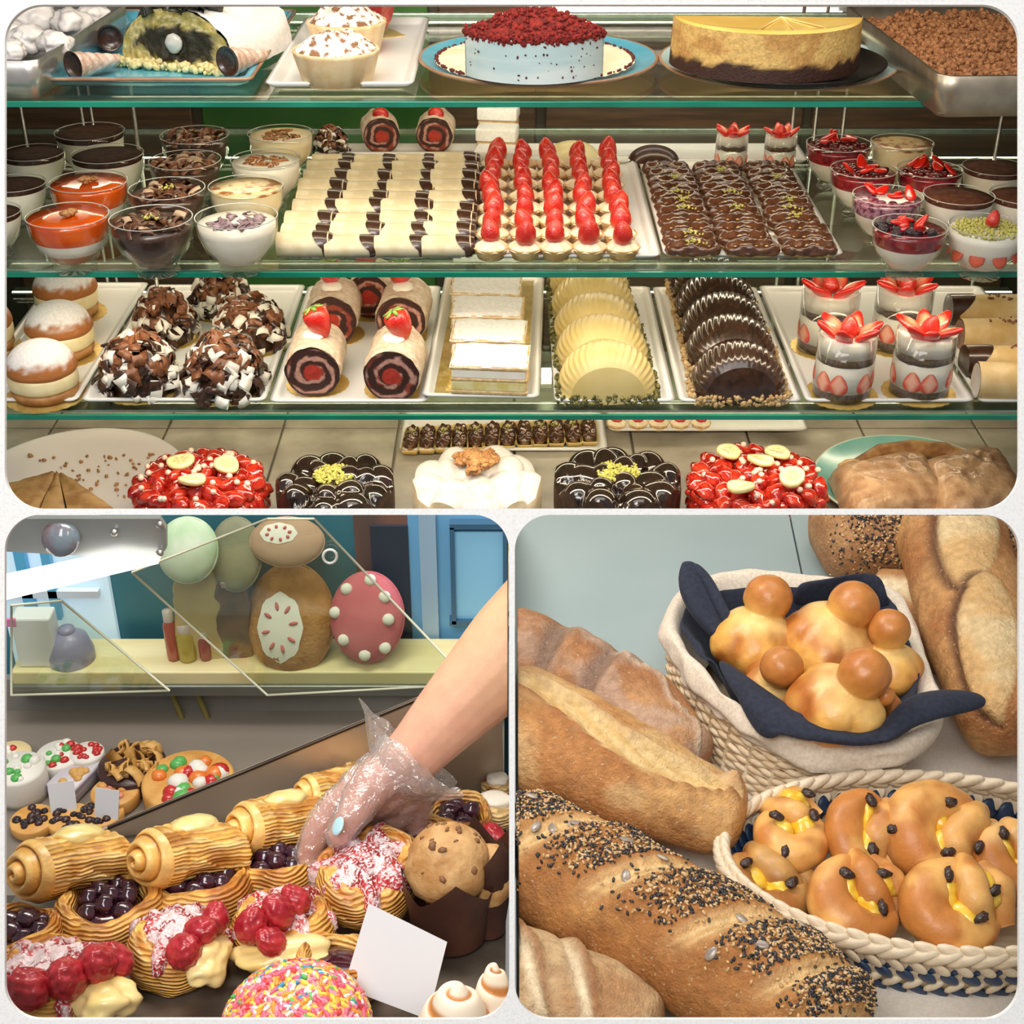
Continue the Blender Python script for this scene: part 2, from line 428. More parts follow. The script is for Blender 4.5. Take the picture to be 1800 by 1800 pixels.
# uprights
k = 0
for px, py, Y in ((45, 240, 2.78), (146, 215, 2.78), (163, 215, 2.84), (240, 235, 2.6), (1392, 230, 2.8), (1432, 230, 2.86), (1480, 240, 2.8), (1755, 240, 2.7)):
    p = PY(px, py, Y)
    nm = ['first', 'second', 'third', 'fourth', 'fifth', 'sixth', 'seventh', 'eighth'][k]; k += 1
    o = part('shelf_upright', G(tube([(0, 0, Z0), (0, 0, 1.8)], 0.004, 8)), STEEL)
    o.location = (p[0], p[1], 0); tag(o, 'thin steel upright rod, %s from the left, behind the dessert cups' % nm, 'rod', 'steel uprights')
# floor of the case: stone tiles
TILE = M('stone_tile', (0.30, 0.27, 0.21), (0.50, 0.46, 0.38), ns=14, lo=0.3, hi=0.7, rough=0.30, bump=0.08, bs=40)
fl = struct('floor', G(bbox(2 * XW, 1.1, 0.03), loc=(0, 2.42, Z0 - 0.025)), M('grout', (0.42, 0.38, 0.30), rough=0.8), label='tiled base of the cake case')
tx = [PZ(500, 745, Z0)[0] + 0.235 * i for i in range(-4, 8)]
for i in range(len(tx) - 1):
    for j in range(3):
        x0, x1 = max(tx[i], -XW), min(tx[i + 1], XW)
        if x1 - x0 < 0.03: continue
        part('tile', G(bbox(x1 - x0 - 0.005, 0.325, 0.01, 0.001, 1), loc=((x0 + x1) / 2, 2.06 + 0.33 * j, Z0 - 0.005)), TILE, fl, False)

# ------------------------------------------------------------------ trays and plates
def tray_geo(sx, sy, h=0.012, lip=0.012, inset=0.008, r=0.012, t=0.004):
    def loop(ix, z, rr):
        return np.array([(x, y, z) for x, y in rrect(-sx / 2 + ix, -sy / 2 + ix, sx / 2 - ix, sy / 2 - ix, max(rr, 0.002), 4)])
    L = [loop(inset + lip, 0, r * 0.5), loop(inset * 0.8, h * 0.5, r * 0.8), loop(0, h, r), loop(lip * 0.7, h + 0.001, r * 0.7), loop(lip + 0.003, t + 0.002, r * 0.5), loop(lip + inset, t, r * 0.4)]
    n = len(L[0]); P = np.array(L); V, Fc = gsurf(P, False, True, True)
    Fc += [list(range(n))[::-1], list(range(5 * n, 6 * n))]
    return V, Fc
def tray(label, x0, x1, y0, y1, z, mat=WHITE_CER, rz=0, name='tray', h=0.012, group=None, **k):
    o = part(name, G(tray_geo(x1 - x0, y1 - y0, h, **k)), mat, None, True)
    for p in o.data.polygons: p.use_smooth = len(p.vertices) == 4
    o.location = ((x0 + x1) / 2, (y0 + y1) / 2, z); o.rotation_euler = (0, 0, rz)
    return tag(o, label, 'tray', group)
def px_tray(label, xa, xb, ya, yb, z, **k):
    a = PZ(xa, ya, z); b = PZ(xb, ya, z); c = PZ((xa + xb) / 2, yb, z)
    return tray(label, a[0], b[0], a[1], c[1], z, **k)
TG = 'white trays on the lower shelf'
px_tray('white tray under the sugared cream buns', -70, 138, 715, 506, Z3, group=TG)
px_tray('white tray under the chocolate curl mounds', 143, 468, 715, 510, Z3, group=TG)
px_tray('white tray under the strawberry roll cakes', 474, 752, 717, 512, Z3, group=TG)
px_tray('white tray under the five yellow half-moon cakes', 974, 1187, 716, 513, Z3, group=TG)
px_tray('white tray under the five chocolate half-moon cakes', 1193, 1409, 716, 514, Z3, group=TG)
px_tray('white tray under the strawberry trifle glasses', 1415, 1712, 716, 512, Z3, group=TG)
px_tray('white tray under the pale cream horns', 1718, 1880, 716, 512, Z3, group=TG)
tm = px_tray('white tray tilted forward under the sugared custard slices', 750, 958, 705, 498, Z3 + 0.012, rz=-0.06)
tm.rotation_euler = (0.012, 0, -0.035)
TG2 = 'white trays on the middle shelf'
px_tray('white tray under the chocolate-tipped rolls', 484, 831, 461, 277, Z2, group=TG2)
px_tray('white tray under the strawberry tartlets', 835, 1162, 462, 284, Z2, group=TG2)
px_tray('white tray under the chocolate eclairs', 1166, 1482, 460, 292, Z2, group=TG2)
px_tray('long white tray at the rear holding small roll cakes and glasses', 560, 1420, 293, 262, Z2, group=TG2)
# ================================================================== shared food builders
ORD = ['first', 'second', 'third', 'fourth', 'fifth', 'sixth', 'seventh', 'eighth', 'ninth', 'tenth', 'eleventh', 'twelfth', 'thirteenth']
def berry_me(sub=0, k=1.0):
    prof = [(0, 0), (0.0125, 0.001), (0.017, 0.006), (0.0182, 0.013), (0.0168, 0.022), (0.0125, 0.032), (0.0065, 0.0395), (0.0025, 0.0425), (0, 0.0432)]
    v, f = lathe(prof, 16); v = v * k; v *= (1 + 0.05 * fbm(v, 60, 2, sub))[:, None]
    return G((v, f)).mesh('strawberry', BERRY)
BERRY_ME = [berry_me(i) for i in range(4)]
def petal_me(seed=0):
    v, f = ico(3); v = v * np.array((0.012, 0.0055, 0.019)); t = sstep(-0.019, 0.019, v[:, 2])
    v[:, 0] *= 1.15 - 0.45 * t; v[:, 1] += 0.006 * (t ** 2)
    cut = sstep(0.1, 0.6, -v[:, 1] / 0.006 + 0.3 * t)
    core = np.exp(-((v[:, 0] / 0.006) ** 2 + ((v[:, 2]) / 0.011) ** 2))
    c = mixc(lin(206, 30, 18), mixc(lin(230, 84, 56), lin(246, 170, 136), core), cut)
    return G((v, f), col=c).mesh('strawberry_slice', BERRYCUT)
PETAL = petal_me()
def curls(n, dome, size, seed, bend=1.0, up=0.35, kind='curl'):
    """n bent shavings scattered over a dome function dome(u)->(pos, normal)."""
    r = random.Random(seed); g = Geo()
    for i in range(n):
        p, nn = dome(r); s = size * r.uniform(0.6, 1.25); wd = s * r.uniform(0.28, 0.5)
        a0 = r.uniform(0.5, 1.3) * bend; ang = np.linspace(-a0, a0, 5); R = s / (2 * a0)
        arc = np.stack([R * np.sin(ang), 0 * ang, R * (np.cos(ang) - math.cos(a0))], 1)
        th = s * 0.07
        P = np.array([[q + np.array((0, -wd / 2, 0)) for q in arc], [q + np.array((0, wd / 2, 0)) for q in arc],
                      [q + np.array((0, wd / 2, -th)) for q in arc], [q + np.array((0, -wd / 2, -th)) for q in arc]])
        vf = gsurf(P, True, False)
        q = Vector(nn).to_track_quat('Z', 'Y').to_matrix() @ Euler((r.uniform(-up, up), r.uniform(-up, up), r.uniform(0, 6.28))).to_matrix()
        g.add(vf, loc=p, R=np.array(q))
    g.stuff = True; return g
def dome_fn(rx, ry, rz, z0=0, tmin=0.0):
    def f(r):
        a = r.uniform(0, 2 * PI); t = r.uniform(tmin, 1.0); e = math.acos(1 - (1 - t)) if False else math.asin(t)
        n = np.array((math.cos(a) * math.cos(e), math.sin(a) * math.cos(e), math.sin(e)))
        return n * np.array((rx, ry, rz)) + np.array((0, 0, z0)), n / np.array((rx, ry, rz)) * min(rx, ry, rz)
    return f
def disc_fn(R, z):
    def f(r):
        a = r.uniform(0, 2 * PI); q = R * math.sqrt(r.random())
        return np.array((q * math.cos(a), q * math.sin(a), z)), np.array((0.15 * math.cos(a), 0.15 * math.sin(a), 1.0))
    return f
def crumbs(n, fn, size, seed):
    r = random.Random(seed); g = Geo(); v0, f0 = ico(1)
    for i in range(n):
        p, nn = fn(r); s = size * r.uniform(0.5, 1.3)
        g.add((v0, f0), loc=p, sc=(s * r.uniform(.6, 1.4), s * r.uniform(.6, 1.4), s * r.uniform(.5, 1)), R=euler(r.uniform(0, 3), r.uniform(0, 3), 0))
    g.stuff = True; return g
def doily_me(R):
    n = 120; a = np.arange(n) * 2 * PI / n; rr = R * (1 + 0.035 * np.abs(np.sin(a * 12)))
    v, f = prism(list(zip(rr * np.cos(a), rr * np.sin(a))), 0, 0.0015)
    return G((v, f)).mesh('gold_doily', GOLD, False)
def rolllog_geo(R, L, seed=0):
    """roll cake lying along +Y, front face at y=0; returns skin and face geometry."""
    na, nl = 48, 14; a = np.arange(na) * 2 * PI / na; P = np.zeros((nl, na, 3))
    for j in range(nl):
        t = j / (nl - 1); s = 1.0 if 0.06 < t < 0.94 else 0.965
        P[j, :, 0] = R * s * np.cos(a); P[j, :, 1] = t * L; P[j, :, 2] = R + R * s * np.maximum(np.sin(a), -0.90)
    n = fbm(P.reshape(-1, 3), 90, 3, seed).reshape(nl, na)
    P[..., 0] += 0.0022 * n * np.cos(a); P[..., 2] += 0.0022 * n * np.sin(a)
    skin = gsurf(P, False, True)
    nr = 26; rr = np.linspace(0, 1, nr); Q = np.zeros((nr, na, 3)); C = np.zeros((nr, na, 3))
    for i, q in enumerate(rr):
        Q[i, :, 0] = R * 0.965 * q * np.cos(a); Q[i, :, 1] = 0.0005 - 0.0025 * (1 - q); Q[i, :, 2] = R + R * 0.965 * q * np.maximum(np.sin(a), -0.90)
        sp = (q * 2.3 + a / (2 * PI) + 0.22 * fbm(Q[i], 70, 3, seed + 3)) % 1.0
        c = mixc(lin(62, 26, 16), mixc(lin(204, 150, 134), lin(150, 60, 44), sstep(0.1, 0.4, fbm(Q[i], 60, 2, seed + 8))), sstep(0.46, 0.56, sp) * (1 - sstep(0.88, 0.97, sp)))
        core = 1 - sstep(0.30, 0.36, q + 0.03 * fbm(Q[i], 90, 2, seed))
        c = mixc(c, lin(190, 52, 36), core)
        rim = sstep(0.90, 0.95, q); C[i] = mixc(c, lin(58, 26, 16), rim)
    face = gsurf(Q, False, True, True)
    return skin, face, C.reshape(-1, 3), gsurf(np.stack([P[-1], np.repeat([[0, L, R]], na, 0)]), False, True)
ROLLSKIN = M('roll_cream_skin', (0.62, 0.46, 0.33), (0.78, 0.66, 0.52), ns=80, rough=0.6, bump=0.5, bs=130)
FACECOL = M('sliced_cake', attr=True, c=(0.75, 0.75, 0.75), c2=(1, 1, 1), ns=160, rough=0.6, bump=0.4, bs=260)
def strawb_on(parent, loc, rot=(0, 0, 0), k=0, name='strawberry', leaves=True, sc=1.0):
    o = part(name, BERRY_ME[k % 4], None, parent, loc=loc, rot=rot); o.scale = (sc,) * 3
    if leaves:
        g = Geo()
        for i in range(6):
            a = i * PI / 3
            g.add(ell(0.009, 0.0035, 0.0012, 1), loc=(0.009 * math.cos(a), 0.009 * math.sin(a), 0.0), R=euler(0, -0.25, a))
        part('leaf_crown', g, LEAF, o)
    return o

# ================================================================== upper shelf
ZU = Z1
# left metal tray with meringues
a = PZ(64, 108, ZU + 0.055); b = PZ(212, 14, ZU + 0.055)
rz = math.atan2(b[0] - a[0], b[1] - a[1])
dirv = np.array((math.sin(rz), math.cos(rz), 0)); perp = np.array((math.cos(rz), -math.sin(rz), 0))
c0 = a + dirv * 0.22 - perp * 0.25
TIN = M('tin_tray', (0.62, 0.60, 0.58), (0.72, 0.70, 0.68), ns=40, rough=0.3, metal=0.85)
o = part('metal_tray', G(tray_geo(0.50, 0.44, 0.055, 0.006, 0.004, 0.02)), TIN); o.location = (c0[0], c0[1], ZU); o.rotation_euler = (0, 0, -rz)
tag(o, 'deep silver metal tray of white meringues on the upper shelf', 'tray')
MER = M('meringue', (0.74, 0.70, 0.68), (0.84, 0.81, 0.79), ns=40, rough=0.5, coat=0.2)
k = 0
for (px, py, w) in ((45, 70, 70), (100, 78, 60), (60, 30, 80), (125, 42, 70), (15, 60, 60), (20, 90, 55), (165, 24, 55)):
    p = PZ(px, py, ZU + 0.05); s = w * mpp(p) / 2
    v, f = ell(1, 1, 0.75, 4, 0.0, 2); nz = fbm(v, 1.6, 3, k); rdg = 1 - np.abs(fbm(v, 2.2, 2, k + 9))
    v *= (1 + 0.28 * nz + 0.22 * rdg)[:, None] * 0.85
    o = part('meringue', G((v * s, f)), MER); o.location = p
    tag(o, 'white meringue, %s' % ['largest lump at the front of the silver tray', 'lump beside the tray rim near the blue plate', 'lump behind the front one against the white wall of foam', 'lump near the rear of the silver tray rim', 'lump at the picture edge, half cut off', 'small lump in the front corner of the silver tray', 'rearmost small lump touching the tray rim'][k], 'meringue', 'meringues in the silver tray'); k += 1
# blue rectangular plate
BLUE = M('blue_glaze', (0.10, 0.42, 0.60), (0.15, 0.50, 0.66), ns=12, rough=0.2, coat=0.5)
BROWNRIM = M('brown_glaze_rim', (0.30, 0.16, 0.09), (0.42, 0.26, 0.16), ns=20, rough=0.35)
bp = px_tray('light blue rectangular plate holding a log cake and horns', 72, 442, 158, 34, ZU, mat=BLUE, name='plate', h=0.016, lip=0.016)
bp['category'] = 'plate'
bsx, bsy = bp.dimensions[0], bp.dimensions[1]
_l = rrect(-bsx / 2, -bsy / 2, bsx / 2, bsy / 2, 0.012, 4)
part('rim', G(tube([(x, y, 0.0155) for x, y in _l], 0.0028, 6, closed=True)), BROWNRIM, bp)
part('foot', G(bbox(bsx * 0.8, bsy * 0.86, 0.003, 0.001), loc=(0, 0, 0.0015)), BROWNRIM, bp)
# log cake with pistachio ring
p = PZ(312, 122, ZU + 0.006); m = mpp(p); W_ = 222 * m / 2; H_ = 0.092; L_ = 0.20
t = thing('log_cake', 'half-domed white log cake with pistachio ring and black leaf top', 'cake', p, -0.33)
na = 40; a = np.linspace(0, PI, na); P = np.zeros((12, na, 3))
for j in range(12):
    P[j, :, 0] = W_ * np.cos(a); P[j, :, 1] = 0.004 + L_ * j / 11; P[j, :, 2] = H_ * np.sin(a) ** 0.8
n = fbm(P.reshape(-1, 3), 55, 3, 4).reshape(12, na)[..., None]; P += 0.004 * n * np.stack([np.cos(a), 0 * a, np.sin(a)], 1)
g = G(gsurf(P)); g.add(gsurf(np.stack([P[-1], P[-1] * np.array((0, 1, 0))])))
part('icing', g, SUGAR, t)
nr = 24; Q = np.zeros((nr, na, 3)); C = np.zeros((nr, na, 3))
for i, q in enumerate(np.linspace(0, 1, nr)):
    Q[i, :, 0] = W_ * 0.99 * q * np.cos(a); Q[i, :, 2] = H_ * 0.99 * q * np.sin(a) ** 0.8 * 1.0 + 0.0; Q[i, :, 1] = 0.003 + 0.004 * fbm(Q[i], 130, 2, 1)
    d = np.sqrt((Q[i, :, 0] / (W_ * 0.72)) ** 2 + ((Q[i, :, 2] - H_ * 0.40) / (H_ * 0.30)) ** 2) + 0.22 * fbm(Q[i], 110, 3, 7)
    C[i] = mixc(lin(44, 38, 20), mixc(lin(176, 160, 84), lin(222, 206, 150), sstep(-0.2, 0.4, fbm(Q[i], 200, 2, 5))), sstep(0.85, 1.15, d))
part('cut_face', G(gsurf(Q, False, False, True), col=C.reshape(-1, 3)), FACECOL, t, label='green pistachio ring around a dark centre')
part('filling_knob', G(ell(0.014, 0.008, 0.015, 3, 0.15, 2, 3), loc=(0.0, -0.003, 0.040)), M('clear_jelly', (0.55, 0.55, 0.50), rough=0.15), t)
part('crumb_skirt', crumbs(170, lambda r: (np.array((r.uniform(-W_ * 1.05, W_ * 1.0), r.uniform(-0.016, 0.006), r.uniform(0.001, 0.010))), np.array((0, 0, 1.))), 0.006, 2), M('pistachio_crumb', (0.55, 0.45, 0.18), (0.75, 0.66, 0.36), ns=200, rough=0.8), t)
part('black_leaf', curls(46, lambda r: (np.array((r.uniform(-0.065, 0.055), r.uniform(-0.005, 0.05), H_ * r.uniform(0.93, 1.20))), np.array((r.uniform(-.6, .6), -0.4, 0.8))), 0.035, 5, 0.8, 0.9), M('black_leaf', (0.012, 0.014, 0.010), (0.03, 0.03, 0.02), ns=80, rough=0.4), t)
# cream horns
HORN = M('horn_pastry', (0.52, 0.33, 0.24), (0.74, 0.62, 0.55), ns=70, rough=0.7, bump=0.4, bs=160)
def horn(label, px, py, w, rz, tilt=0.0):
    p = PZ(px, py, ZU + 0.008); R = w * mpp(p) / 2
    t = thing('cream_horn', label, 'pastry', p + np.array((0, 0, 0.0)), rz, 'cream horns on the blue plate')
    n, m_ = 28, 26; P = np.zeros((m_, n, 3)); a = np.arange(n) * 2 * PI / n
    for j in range(m_):
        q = j / (m_ - 1); rr = R * (1 - 0.66 * q) * (1 + 0.05 * np.sin(5 * 2 * PI * q + a)) + 0.0
        P[j, :, 0] = rr * np.cos(a); P[j, :, 1] = q * 0.085; P[j, :, 2] = R * (1 - 0.2 * q) + rr * np.sin(a)
    part('shell', G(gsurf(P, False, True)).add(gsurf(np.stack([P[-1], np.repeat([[0, 0.088, R * 0.8]], n, 0)]), False, True)), HORN, t)
    Q = np.stack([P[0], (P[0] - np.array((0, 0, R))) * 0.84 + np.array((0, 0.0, R)), (P[0] - np.array((0, 0, R))) * 0.8 + np.array((0, 0.006, R)), np.repeat([[0, 0.003, R]], n, 0)])
    part('chocolate_filling', G(gsurf(Q, False, True, True)), MILKCHOC if False else CHOC, t)
horn('cream horn at the plate corner beside the silver tray, chocolate-filled end forward', 132, 142, 50, -0.62)
horn('cream horn standing at the log cake side nearest the white tray', 402, 136, 52, -0.55)
horn('cream horn half hidden behind the log cake', 196, 92, 46, 0.25)
# white tray with meringue tartlets
px_tray('white rectangular tray holding two toasted meringue tartlets', 466, 728, 163, 44, ZU, h=0.014)
TOAST = M('toasted_meringue', (0.86, 0.83, 0.78), (0.24, 0.11, 0.05), ns=75, lo=0.50, hi=0.60, rough=0.6, bump=0.4, bs=90)
def tartlet(label, px, py, w, k):
    p = PZ(px, py, ZU + 0.005); R = w * mpp(p) / 2
    t = thing('tartlet', label, 'tart', p, k, 'meringue tartlets')
    n = 72; a = np.arange(n) * 2 * PI / n; fl_ = 1 + 0.012 * np.cos(a * 18)
    L = []
    for r, z in ((0.70, 0), (0.80, 0.004), (0.98, 0.046), (1.0, 0.050), (0.96, 0.052), (0.93, 0.047)):
        L.append(np.stack([R * r * fl_ * np.cos(a), R * r * fl_ * np.sin(a), 0 * a + z], 1))
    v, f = gsurf(np.array(L), False, True); f.append(list(range(n))[::-1])
    part('crust', G((v, f)), M('shortcrust', (0.72, 0.50, 0.26), (0.80, 0.62, 0.38), ns=35, rough=0.6, bump=0.15), t)
    rr = np.linspace(0, 1, 22); Q = np.zeros((22, n, 3))
    for i, q in enumerate(rr):
        Q[i, :, 0] = R * 0.95 * q * np.cos(a); Q[i, :, 1] = R * 0.95 * q * np.sin(a)
        Q[i, :, 2] = 0.050 + 0.020 * (1 - q ** 2.2) + 0.006 * (1 - q ** 4) * np.abs(fbm(Q[i], 75, 2, k)) * 1.5
    part('meringue_top', G(gsurf(Q, False, True)), TOAST, t)
tartlet('toasted meringue tartlet at the front of the white tray', 594, 146, 152, 1)
tartlet('toasted meringue tartlet behind the front one on the white tray', 612, 92, 140, 2)
p = PZ(648, 68, ZU + 0.004)
t = thing('fruit_roll', 'pale roll cake slice with red fruit filling behind the tartlets', 'cake', p, 0.5)
sk, fc, cc, en = rolllog_geo(0.052, 0.09, 3)
part('sponge', G(sk).add(en), ROLLSKIN, t)
v, f = fc; d = np.hypot(v[:, 0], v[:, 2] - 0.052) / 0.052
part('cut_face', G(fc, col=mixc(lin(176, 84, 70), lin(150, 30, 24), sstep(-.2, .4, fbm(v, 60, 2, 2))) * (1 - 0.0 * d[:, None])), FACECOL, t)
part('gold_card', G(bbox(0.13, 0.10, 0.0015), loc=(0, 0.04, 0.0005)), GOLD, t, False)
# round plates
def round_plate(label, px, py, w, mat, rimmat, z, r_in=0.72, h=0.020, name='plate'):
    p = PZ(px, py, z); R = w * mpp(p) / 2
    t = thing(name, label, 'plate', (p[0], p[1], z))
    part('dish', G(lathe([(0, 0.0065), (R * r_in, 0.0065), (R * 0.95, h * 0.92), (R * 0.975, h)], 72)), mat, t)
    part('rim', G(lathe([(R * 0.975, h), (R * 0.99, h + 0.001), (R, h - 0.002), (R * 0.975, h - 0.006)], 72)), rimmat, t)
    part('underside', G(lathe([(R * 0.975, h - 0.006), (R * r_in, 0.002), (R * 0.5, 0), (0, 0)], 72)), M('plate_underside', (0.50, 0.34, 0.16), (0.60, 0.42, 0.22), ns=9, rough=0.4), t)
    return t, R, p
_, RP, pc = round_plate('round blue plate with brown rim under the red crumb cake', 946, 120, 420, BLUE, BROWNRIM, ZU)
PAPERC = M('cream_paper', (0.78, 0.68, 0.48), (0.86, 0.78, 0.60), ns=20, rough=0.7, bump=0.25, bs=60)
pp_ = PZ(940, 118, ZU + 0.009)
t = thing('paper_round', 'round cream paper with crumb-speckled edge on the blue plate', 'paper', (pp_[0], pp_[1], ZU + 0.0215))
Rp = 350 * mpp(pp_) / 2; n = 96; a = np.arange(n) * 2 * PI / n; Q = np.zeros((10, n, 3))
for i, q in enumerate(np.linspace(0, 1, 10)):
    Q[i, :, 0] = Rp * q * np.cos(a); Q[i, :, 1] = Rp * q * np.sin(a); Q[i, :, 2] = 0.001 + 0.0012 * np.sin(a * 40) * q ** 3
part('sheet', G(gsurf(Q, False, True)), PAPERC, t)
part('edge_crumbs', crumbs(260, lambda r: ((lambda A: np.array((Rp * 0.985 * math.cos(A), Rp * 0.985 * math.sin(A), 0.003)))(r.uniform(0, 6.28)), None), 0.0026, 6), M('cocoa_crumb', (0.10, 0.015, 0.012), rough=0.8), t)
def segment(R, half, h, dome, nu=16, nk=60):
    """cake segment: arc toward -Y, chord at the rear."""
    th = np.linspace(-PI / 2 - half, -PI / 2 + half, nk); A = np.stack([R * np.cos(th), R * np.sin(th)], 1)
    B = np.stack([A[:, 0], np.full(nk, A[0, 1])], 1)
    u = np.linspace(0, 1, nu)[:, None, None]; XY = B * (1 - u) + A * u
    X = XY[..., 0]; Yc = XY[..., 1]; d = np.hypot(X / (R * math.sin(half)), (u[..., 0] - 0.25) * 0.9)
    top = np.dstack([X, Yc, h + dome * np.clip(1 - d ** 1.6, 0, 1) * (1 - u[..., 0] ** 5)])
    return A, B, top
p = PZ(940, 152, ZU + 0.022)
hw = 248 * mpp(p) / 2; half = 1.05; Rc = hw / math.sin(half)
t = thing('red_crumb_cake', 'half cake with white frosted side and dark red crumb top', 'cake', (p[0], p[1] + Rc + 0.004, ZU + 0.0235), 0.0)
A, B, top = segment(Rc, half, 0.062, 0.036)
top[..., 2] += 0.003 * fbm(top.reshape(-1, 3), 160, 2, 3).reshape(top.shape[:2])
RED = M('red_crumb', (0.13, 0.005, 0.004), (0.30, 0.015, 0.009), ns=160, rough=0.8, bump=0.8, bs=330)
part('crumb_top', G(gsurf(top)), RED, t)
loop = np.vstack([A, B[::-1]]); zz = np.linspace(0, 0.062, 12); P = np.zeros((12, len(loop), 3))
for i, z in enumerate(zz): P[i, :, :2] = loop * (1 + 0.002 * math.sin(i * 2.6)); P[i, :, 2] = z
part('frosting', G(gsurf(P, False, True)), M('blue_reflection_frosting', (0.44, 0.58, 0.60), (0.62, 0.70, 0.70), ns=5, stretch=(1, 1, 6), rough=0.25, coat=0.4), t)  # reflection of the blue plate is put into the side's colour
part('specks', crumbs(40, lambda r: ((lambda A_: np.array((Rc * math.cos(A_), Rc * math.sin(A_), r.uniform(0.004, 0.056))))(-PI / 2 + r.uniform(-0.95, 0.95)), None), 0.0018, 8), M('cocoa_crumb'), t)
part('crumb_fringe', crumbs(420, lambda r: ((lambda A_: np.array((Rc * math.cos(A_), Rc * math.sin(A_), 0.062 + r.gauss(0, 0.003))))(-PI / 2 + r.uniform(-1.05, 1.05)), None), 0.0034, 9), RED, t)
part('surface_crumbs', crumbs(500, lambda r: (lambda i, j: (top[i, j] + np.array((0, 0, 0.001)), None))(r.randrange(16), r.randrange(60)), 0.0034, 10), RED, t)
# cheesecake
LTBLUE = M('pale_blue_glaze', (0.42, 0.62, 0.64), (0.52, 0.70, 0.70), ns=10, rough=0.2, coat=0.4)
round_plate('round pale blue plate with brown rim under the cheesecake', 1366, 126, 418, LTBLUE, BROWNRIM, ZU)
p = PZ(1366, 126, ZU + 0.01)
t = thing('cake_base', 'black round baking base beneath the cheesecake', 'cake base', (p[0], p[1] - 0.006, ZU + 0.022))
part('disc', G(lathe([(0, 0.004), (0.150, 0.004), (0.160, 0.010), (0.163, 0.009), (0.155, 0), (0, 0)], 72)), M('black_tin', (0.02, 0.018, 0.016), rough=0.25, metal=0.6), t)
p = PZ(1366, 148, ZU + 0.03); hw = 342 * mpp(p) / 2; half = 1.52; Rc = hw / math.sin(half)
t = thing('cheesecake', 'half yellow cheesecake with scored wedges and dark crumb base', 'cake', (p[0], p[1] + Rc * 0.95, ZU + 0.031), -0.05)
A, B, top = segment(Rc, half, 0.068, 0.0); sq = np.array((1, 0.95)); top[..., 1] *= 0.95; A = A * sq; B = B * sq
top[..., 2] += 0.0035 * sstep(0.7, 0.95, np.linspace(0, 1, 16))[:, None] * (1 - sstep(0.95, 1.0, np.linspace(0, 1, 16))[:, None])
part('glaze_top', G(gsurf(top)), M('lemon_glaze', (0.70, 0.46, 0.10), (0.78, 0.56, 0.16), ns=9, rough=0.2, coat=0.5), t)
g = Geo()
for x1, y1 in ((-0.2, -0.95), (0.2, -0.93), (0.55, -0.75)):
    g.add(tube([(0.02, B[0, 1] - 0.004, 0.0685), (x1 * Rc * 0.95, y1 * Rc * 0.90, 0.0705)], 0.0009, 5))
part('score_lines', g, M('score', (0.85, 0.70, 0.35), rough=0.4), t)
loop = np.vstack([A, B[::-1]]); P = np.zeros((16, len(loop), 3)); C = np.zeros((16, len(loop), 3))
for i, z in enumerate(np.linspace(0, 0.068, 16)):
    P[i, :, :2] = loop * (1.0 + 0.02 * (1 - z / 0.068)); P[i, :, 2] = z
    e = 0.022 + 0.006 * fbm(np.stack([loop[:, 0], loop[:, 1], 0 * loop[:, 0]], 1), 60, 3, 2)
    br = sstep(0.1, 0.5, fbm(P[i] * np.array((1, 1, 2)), 22, 3, 8)) * 0.55
    C[i] = mixc(lin(58, 28, 16), mixc(lin(222, 182, 108), lin(176, 112, 50), br), sstep(-0.003, 0.003, z - e))
part('side', G(gsurf(P, False, True), col=C.reshape(-1, 3)), FACECOL, t)
# right metal tray of crumb cake
a = PZ(1652, 136, ZU + 0.058); b = PZ(1487, 12, ZU + 0.058)
rz = math.atan2(b[0] - a[0], b[1] - a[1]); dirv = np.array((math.sin(rz), math.cos(rz), 0)); perp = np.array((math.cos(rz), -math.sin(rz), 0))
c0 = a + dirv * 0.26 + perp * 0.22
TIN2 = M('worn_tin', (0.34, 0.29, 0.22), (0.46, 0.40, 0.32), ns=20, rough=0.35, metal=0.9)
t = thing('crumb_tray', 'deep tin tray of brown crumb cake at the case end', 'tray', (c0[0], c0[1], ZU), -rz)
part('tin', G(tray_geo(0.44, 0.52, 0.058, 0.007, 0.004, 0.03)), TIN2, t)
o = thing('crumb_cake', 'brown crumb-topped cake filling the deep tin tray', 'cake', (c0[0], c0[1], ZU + 0.006), -rz)
n = 60; xx, yy = np.meshgrid(np.linspace(-0.203, 0.203, n), np.linspace(-0.243, 0.243, n), indexing='ij')
P = np.dstack([xx, yy, 0.036 + 0 * xx]); P[..., 2] += 0.010 * fbm(P.reshape(-1, 3), 18, 2, 1).reshape(n, n)
CRUMBR = M('cocoa_crumble', (0.20, 0.075, 0.025), (0.36, 0.16, 0.06), ns=130, rough=0.8, bump=0.8, bs=240)
part('cake_top', G(gsurf(P)), CRUMBR, o)
part('crumbs', crumbs(2600, lambda r: (lambda i, j: (P[i, j] + np.array((r.uniform(-.004, .004), r.uniform(-.004, .004), 0.002)), None))(r.randrange(1, n - 1), r.randrange(1, n - 1)), 0.0052, 4), CRUMBR, o, kind='stuff')
part('cake_side', G(bbox(0.40, 0.48, 0.03), loc=(0, 0, 0.018)), CRUMBR, o, False)
